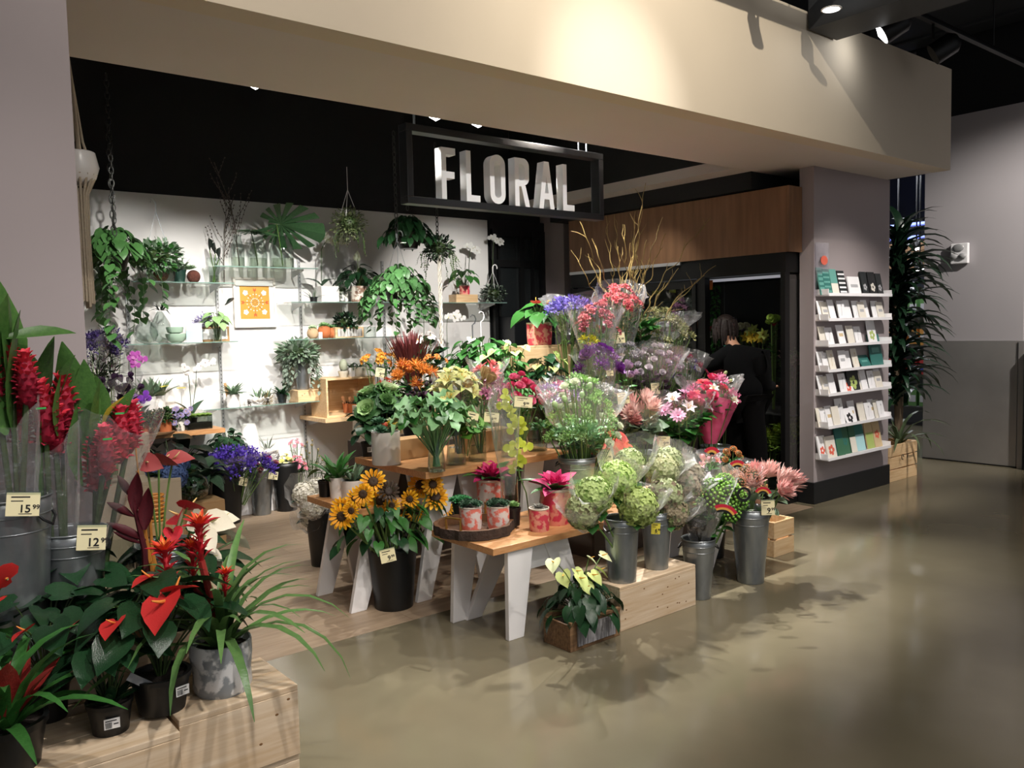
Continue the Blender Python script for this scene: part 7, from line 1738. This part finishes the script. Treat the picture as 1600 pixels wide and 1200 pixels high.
def card(name, cat, label, x, z, w_, h_, c1, c2=None, motif=0, lean=.2, group=None, dy=-.06, th=.003, yaw=0):
    k = (name, w_, h_, c1, c2, motif, th)
    if k not in CMC:
        b = MB().box(-w_ / 2, w_ / 2, -th, th, 0, h_, CC[c1])
        if motif == 1: b.box(-w_ * .3, w_ * .3, -th - .0006, -th, h_ * .42, h_ * .58, CC[c2])
        if motif == 2:
            for j in range(5): b.ball(w_ * .13, CC[c2], Matrix.Translation((w_ * .2 * math.cos(j * 1.26), -th, h_ * .35 + w_ * .2 * math.sin(j * 1.26))) @ Matrix.Diagonal((1, .02, 1, 1)), 8, 4)
        if motif == 3:
            for j in range(5): b.box(-w_ / 2, w_ / 2, -th - .0006, -th, h_ * (.1 + .18 * j), h_ * (.17 + .18 * j), CC[c2])
        if motif == 4: b.box(-w_ * .5, w_ * .5, -th - .0006, -th, h_ * .0, h_ * .45, CC[c2])
        if motif == 5: b.tube([(-w_ * .1, -th, h_ * .2), (0, -th, h_ * .5), (w_ * .1, -th, h_ * .75)], .0016, CC[c2], 4); b.ball(w_ * .09, CC[c2], Matrix.Translation((w_ * .1, -th, h_ * .75)) @ Matrix.Diagonal((1, .05, 1, 1)), 6, 4)
        CMC[k] = b.mesh(name)
    me = CMC[k]
    o = bpy.data.objects.new(name, me); COL.objects.link(o)
    o.matrix_world = Matrix.Translation((x, FY + dy, z + .001)) @ Matrix.Rotation(yaw, 4, 'Z') @ Matrix.Rotation(-lean, 4, 'X')
    tag(o, label, cat, group); return o
def cx(u): return xa + (xb - xa) * u
rows = ['top', 'second', 'third', 'fourth', 'fifth', 'sixth', 'bottom']
# top shelf: notebooks
for u, w_, h_, c1, c2, m_, lab in ((.03, .09, .24, 'sea', 'teal', 3, 'striped sea green notebook at the left of the top rack shelf'), (.1, .1, .23, 'teal', 'sea', 3, 'dark teal striped notebook on the top rack shelf'), (.2, .11, .23, 'sea', 'ivory', 4, 'sea green notebook on the top rack shelf, right of the striped ones'),
                                   (.33, .11, .22, 'dark', 'white', 3, 'black and white striped notebook on the top rack shelf'), (.5, .2, .17, 'white', 'grey', 1, 'wide white card on the top rack shelf'), (.68, .1, .22, 'dark', 'grey', 2, 'black floral notebook on the top rack shelf'), (.8, .13, .22, 'black', 'ivory', 2, 'large black notebook with pale print on the top rack shelf'), (.93, .1, .21, 'dark', 'grey', 2, 'rightmost black notebook on the top rack shelf')):
    card('notebook', 'notebook', lab, cx(u), zs[0], w_, h_, c1, c2, m_, th=.006, dy=-.055 - .004 * (u * 10 % 3))
rn = random.Random(1)
ORD = ['first', 'second', 'third', 'fourth', 'fifth', 'sixth', 'seventh', 'eighth', 'ninth', 'tenth', 'eleventh']
def wrow(r, us, special=()):
    g = 'white cards on the %s rack shelf' % rows[r]
    for j, u in enumerate(us):
        w_ = (.11, .12, .1)[j % 3]; h_ = (.17, .16, .18)[j % 3]
        card('greeting_card', 'card', '%s plain %s greeting card from the left on the %s rack shelf' % (ORD[j], ('white', 'white', 'ivory')[(j + r) % 3], rows[r]), cx(u), zs[r], w_, h_, ('white', 'white', 'ivory')[(j + r) % 3], ('grey', 'grey', 'sand')[j % 3], (1, 5, 0)[(j * 2 + r) % 3], dy=-.045 - .012 * (j % 4), group=g, lean=.22 + .02 * (j % 3), yaw=rn.uniform(-.05, .05))
wrow(1, (.04, .08, .16, .28, .33, .42, .53, .6, .72, .86, .93)); wrow(2, (.06, .14, .3, .42, .6)); wrow(3, (.04, .09, .16, .3, .42, .54)); wrow(4, (.04, .09, .16, .3, .62, .68, .78, .88, .94)); wrow(5, (.03, .07, .13, .2, .26, .5, .62, .72, .84, .9, .95))
card('greeting_card', 'card', 'white card with lime green plant print on the third rack shelf', cx(.8), zs[2], .15, .21, 'white', 'lime', 2)
card('greeting_card', 'card', 'large dark teal card leaning on the fourth rack shelf', cx(.88), zs[3], .22, .3, 'teal', 'sea', 1); card('greeting_card', 'card', 'small teal card left of the large teal card', cx(.7), zs[3], .17, .12, 'teal', 'sea', 1, lean=.5)
card('greeting_card', 'card', 'black card with yellow green plant print on the fifth shelf', cx(.5), zs[4], .2, .22, 'dark', 'lime', 2); card('greeting_card', 'card', 'white card with red heart print on the fifth shelf', cx(.4), zs[4], .15, .12, 'white', 'coral', 2, lean=.5, dy=-.075)
card('greeting_card', 'card', 'tall white card on the sixth shelf with grey sketch print', cx(.3), zs[5], .12, .23, 'white', 'grey', 5); card('greeting_card', 'card', 'black and white floral card on the sixth shelf', cx(.42), zs[5], .15, .14, 'white', 'black', 2, dy=-.08, lean=.4); card('greeting_card', 'card', 'tall white and black floral card at the sixth shelf centre', cx(.52), zs[5], .12, .24, 'white', 'dark', 2, dy=-.035)
for u, w_, h_, c1, c2, m_, lab in ((.04, .12, .2, 'white', 'coral', 2, 'white card with red floral print at left of the bottom shelf'), (.14, .15, .19, 'ivory', 'coral', 2, 'ivory card with coral blossoms on the bottom shelf'), (.28, .12, .33, 'teal', 'green', 4, 'tall dark green notebook, leftmost tall one on the bottom shelf'), (.38, .12, .32, 'green', 'teal', 2, 'tall green leaf print notebook on the bottom shelf'), (.5, .1, .31, 'green', 'ivory', 4, 'tall notebook with pale lower half on the bottom shelf'),
                                   (.63, .15, .33, 'teal', 'blue', 4, 'tall teal and blue notebook on the bottom shelf'), (.79, .13, .33, 'sand', 'lime', 4, 'tall sand and lime notebook on the bottom shelf'), (.92, .13, .34, 'sand', 'coral', 2, 'tall notebook with coral flowers at right of the bottom shelf')):
    card('notebook' if h_ > .25 else 'greeting_card', 'notebook' if h_ > .25 else 'card', lab, cx(u), zs[6], w_, h_, c1, c2, m_, th=.006, dy=-.05 - .01 * (int(u * 20) % 3))
t = thing('sign_holder', 'clear acrylic sign holder with coral print on top of rack', 'sign', (xa + .06, FY - .02, zs[0])); MB().box(-.1, .11, -.006, 0, 0, .45, clearmat('acrylic', 'eeeef2', .03, .03)).build('acrylic', t); MB().ball(.05, CC['coral'], Matrix.Translation((.03, -.008, .3)) @ Matrix.Diagonal((1.1, .03, .8, 1)), 12, 8).build('print', t)
# ================================================================== DRACAENA
cA = at(1392, 768, z=0)
t = crate('slatted wooden crate planter behind the pillar corner', 7.62, 8.1, 3.6, 4.0, 0, .36, WOOD, slats=3, seed=11, name='slatted_crate') if False else crate('slatted wooden crate planter at the pillar corner', 7.93, 8.5, 3.93, 4.26, 0, .36, WOODD if False else WOOD, slats=3, seed=11, name='slatted_crate')
inst(textmesh('local', .06, INK), 'lettering', t, facing((.03, -.203, .3), 0)) if False else None
MB().tube([(-.1 + .02 * math.cos(a * .6), -.2015, .235 + .025 * math.sin(a * .6)) for a in range(10)], .004, INK, 4).build('round_mark', t)
inst(textmesh('frooed', .052, INK), 'lettering', t, facing((.06, -.2015, .23), 0))
t = thing('dracaena_plant', 'tall dark dracaena with long drooping leaves beside the card rack', 'potted plant', (8.42, 4.09, .34)); rn = random.Random(17)
MB().tube([(0, 0, 0), (-.03, 0, .6), (-.06, .02, 1.2), (-.04, 0, 1.95)], [.035, .03, .028, .02], mat('cane_bark', '5a4a38', .8), 8).build('cane', t, smooth=True)
MB().tube([(.03, 0, 0), (.06, 0, .5), (.05, .02, 1.1)], [.03, .025, .02], mat('cane_bark', '5a4a38', .8), 8).build('cane', t, smooth=True)
DR = leafmat('dracaena_leaf', '1f3a26', '14281b', .3)
for i in range(280):
    z = .35 + 1.65 * (i / 280) ** .8; a = i * 2.4; e = rn.uniform(.2, .9) if z < 1.85 else rn.uniform(.6, 1.5)
    inst(leafme('strap', DR, 2.3, 2.0, .4), 'leaf', t, PM((-.045 if i % 3 else .05, 0, z), a, e, 0, rn.uniform(.45, .7) * (.6 if math.cos(a) < -.1 else 1)))
t = thing('spider_plant', 'pale arching strap leaved plant low in the slatted crate', 'potted plant', (8.3, 4.02, .34))
rosette_plant(t, random.Random(18), 16, .6, leafmat('spider_leaf', '5c6b4a', '3f4f38', .4), .0, 'strap', .9, 2.0, (.2, 1.0))
# ================================================================== FAR RIGHT
c = at(1500, 395, x=9.59); t = thing('emergency_light', 'small white emergency light fixture on the far right wall', 'light fixture', c)
MB().box(-.05, .0, -.1, .08, -.12, .1, WHITE).build('housing', t, bevel=.008)
for y in (-.05, .04): MB().ball(.04, mat('lamp_lens_grey', '9a9a9a', .2), Matrix.Translation((-.06, y, -.04)) @ Matrix.Diagonal((.6, 1, .8, 1)), 12, 8).build('lamp_head', t, smooth=True)
MB().ball(.055, mat('lamp_lens_grey2', '8c8c8c', .3), Matrix.Translation((-.05, 0, .05)) @ Matrix.Diagonal((.3, 1.1, .8, 1)), 12, 8).build('round_plate', t, smooth=True)
t = thing('dark_cabinet', 'dark cabinet edge at the right end of the steel panel', 'cabinet', (9.5, 3.2, 0)); MB().box(-.02, .11, -.4, .1, 0, 1.25, BLACKM).build('body', t, bevel=.004); MB().box(-.03, -.02, -.38, .08, .05, .9, WOODD).build('door', t)
# distant shop seen through the gap
DW = mat('distant_wall', '3a3d44', .8)
slab('wall_back.003', 8.5, 16, 11.5, 11.6, 0, 5.4, DW)
def gp(px, py, x): return at(px, py, x=x)
BLUE = mat('blue_light_panel', '8090e8', .5, emit=.7)
for i, py in enumerate((352, 372, 398)):
    c = gp(1415, py, 14.); t = thing('ceiling_light_strip', ('highest blue lit ceiling strip far beyond the pillar gap', 'middle blue lit ceiling strip far beyond the pillar', 'lowest blue lit strip far beyond the pillar')[i], 'light', c); MB().box(-.1, .1, -.9, .9, -.02, .02, BLUE).build('panel', t)
for i in range(6):
    c = gp(1415, 383 + i * 7, 13.); t = thing('ceiling_slat', 'brown wooden ceiling slat far beyond the gap', 'slat', c, 0, 'distant wooden ceiling slats'); MB().box(-.04, .04, -1.0, 1.0, -.03, .03, WOODD).build('board', t)
for i, (px, py) in enumerate(((1403, 402), (1437, 421), (1432, 388))):
    c = gp(px, py, 12.0); spotlamp('distant black lamp head seen through the gap, number by glow' if False else ('distant lit spot lamp left of the dracaena top', 'distant lit spot lamp right of the dracaena top', 'distant lit spot lamp under the blue strips')[i], c, .06, (-.3, -.4, -1), 5.4 - c.z, .14)
t = thing('store_gondola', 'distant shelf unit of bright goods behind the dracaena', 'shelf', (12.6, 6.1, 0)); GW = mat('gondola_grey', '8a8c90', .5)
MB().box(.2, .3, -1.4, 1.4, 0, 2.0, GW).build('back_panel', t)
for z in (.3, .75, 1.2, 1.65): MB().box(-.2, .2, -1.4, 1.4, z - .02, z, GW).build('shelf_board', t)
PC = [mat('goods_%d' % i, c, .4) for i, c in enumerate(('d8d8dc', 'c84040', '4050a8', 'e0a050', 'e8e8e8', '6a9a5a'))]
gm = [MB().box(-.06, .06, -.06, .06, 0, .24, PC[i]).box(-.062, -.06, -.05, .05, .06, .16, PC[(i + 1) % 6]).mesh('goods') for i in range(6)]
k = 0
for z in (.3, .75, 1.2, 1.65):
    for y in range(16):
        k += 1; o = bpy.data.objects.new('packaged_good', gm[(k * 5 + y) % 6]); COL.objects.link(o); o.location = (12.45, 4.85 + y * .16, z); tag(o, 'small distant packaged item on the far shelf unit', 'package', 'goods on the far shelf unit')
# litter on floor
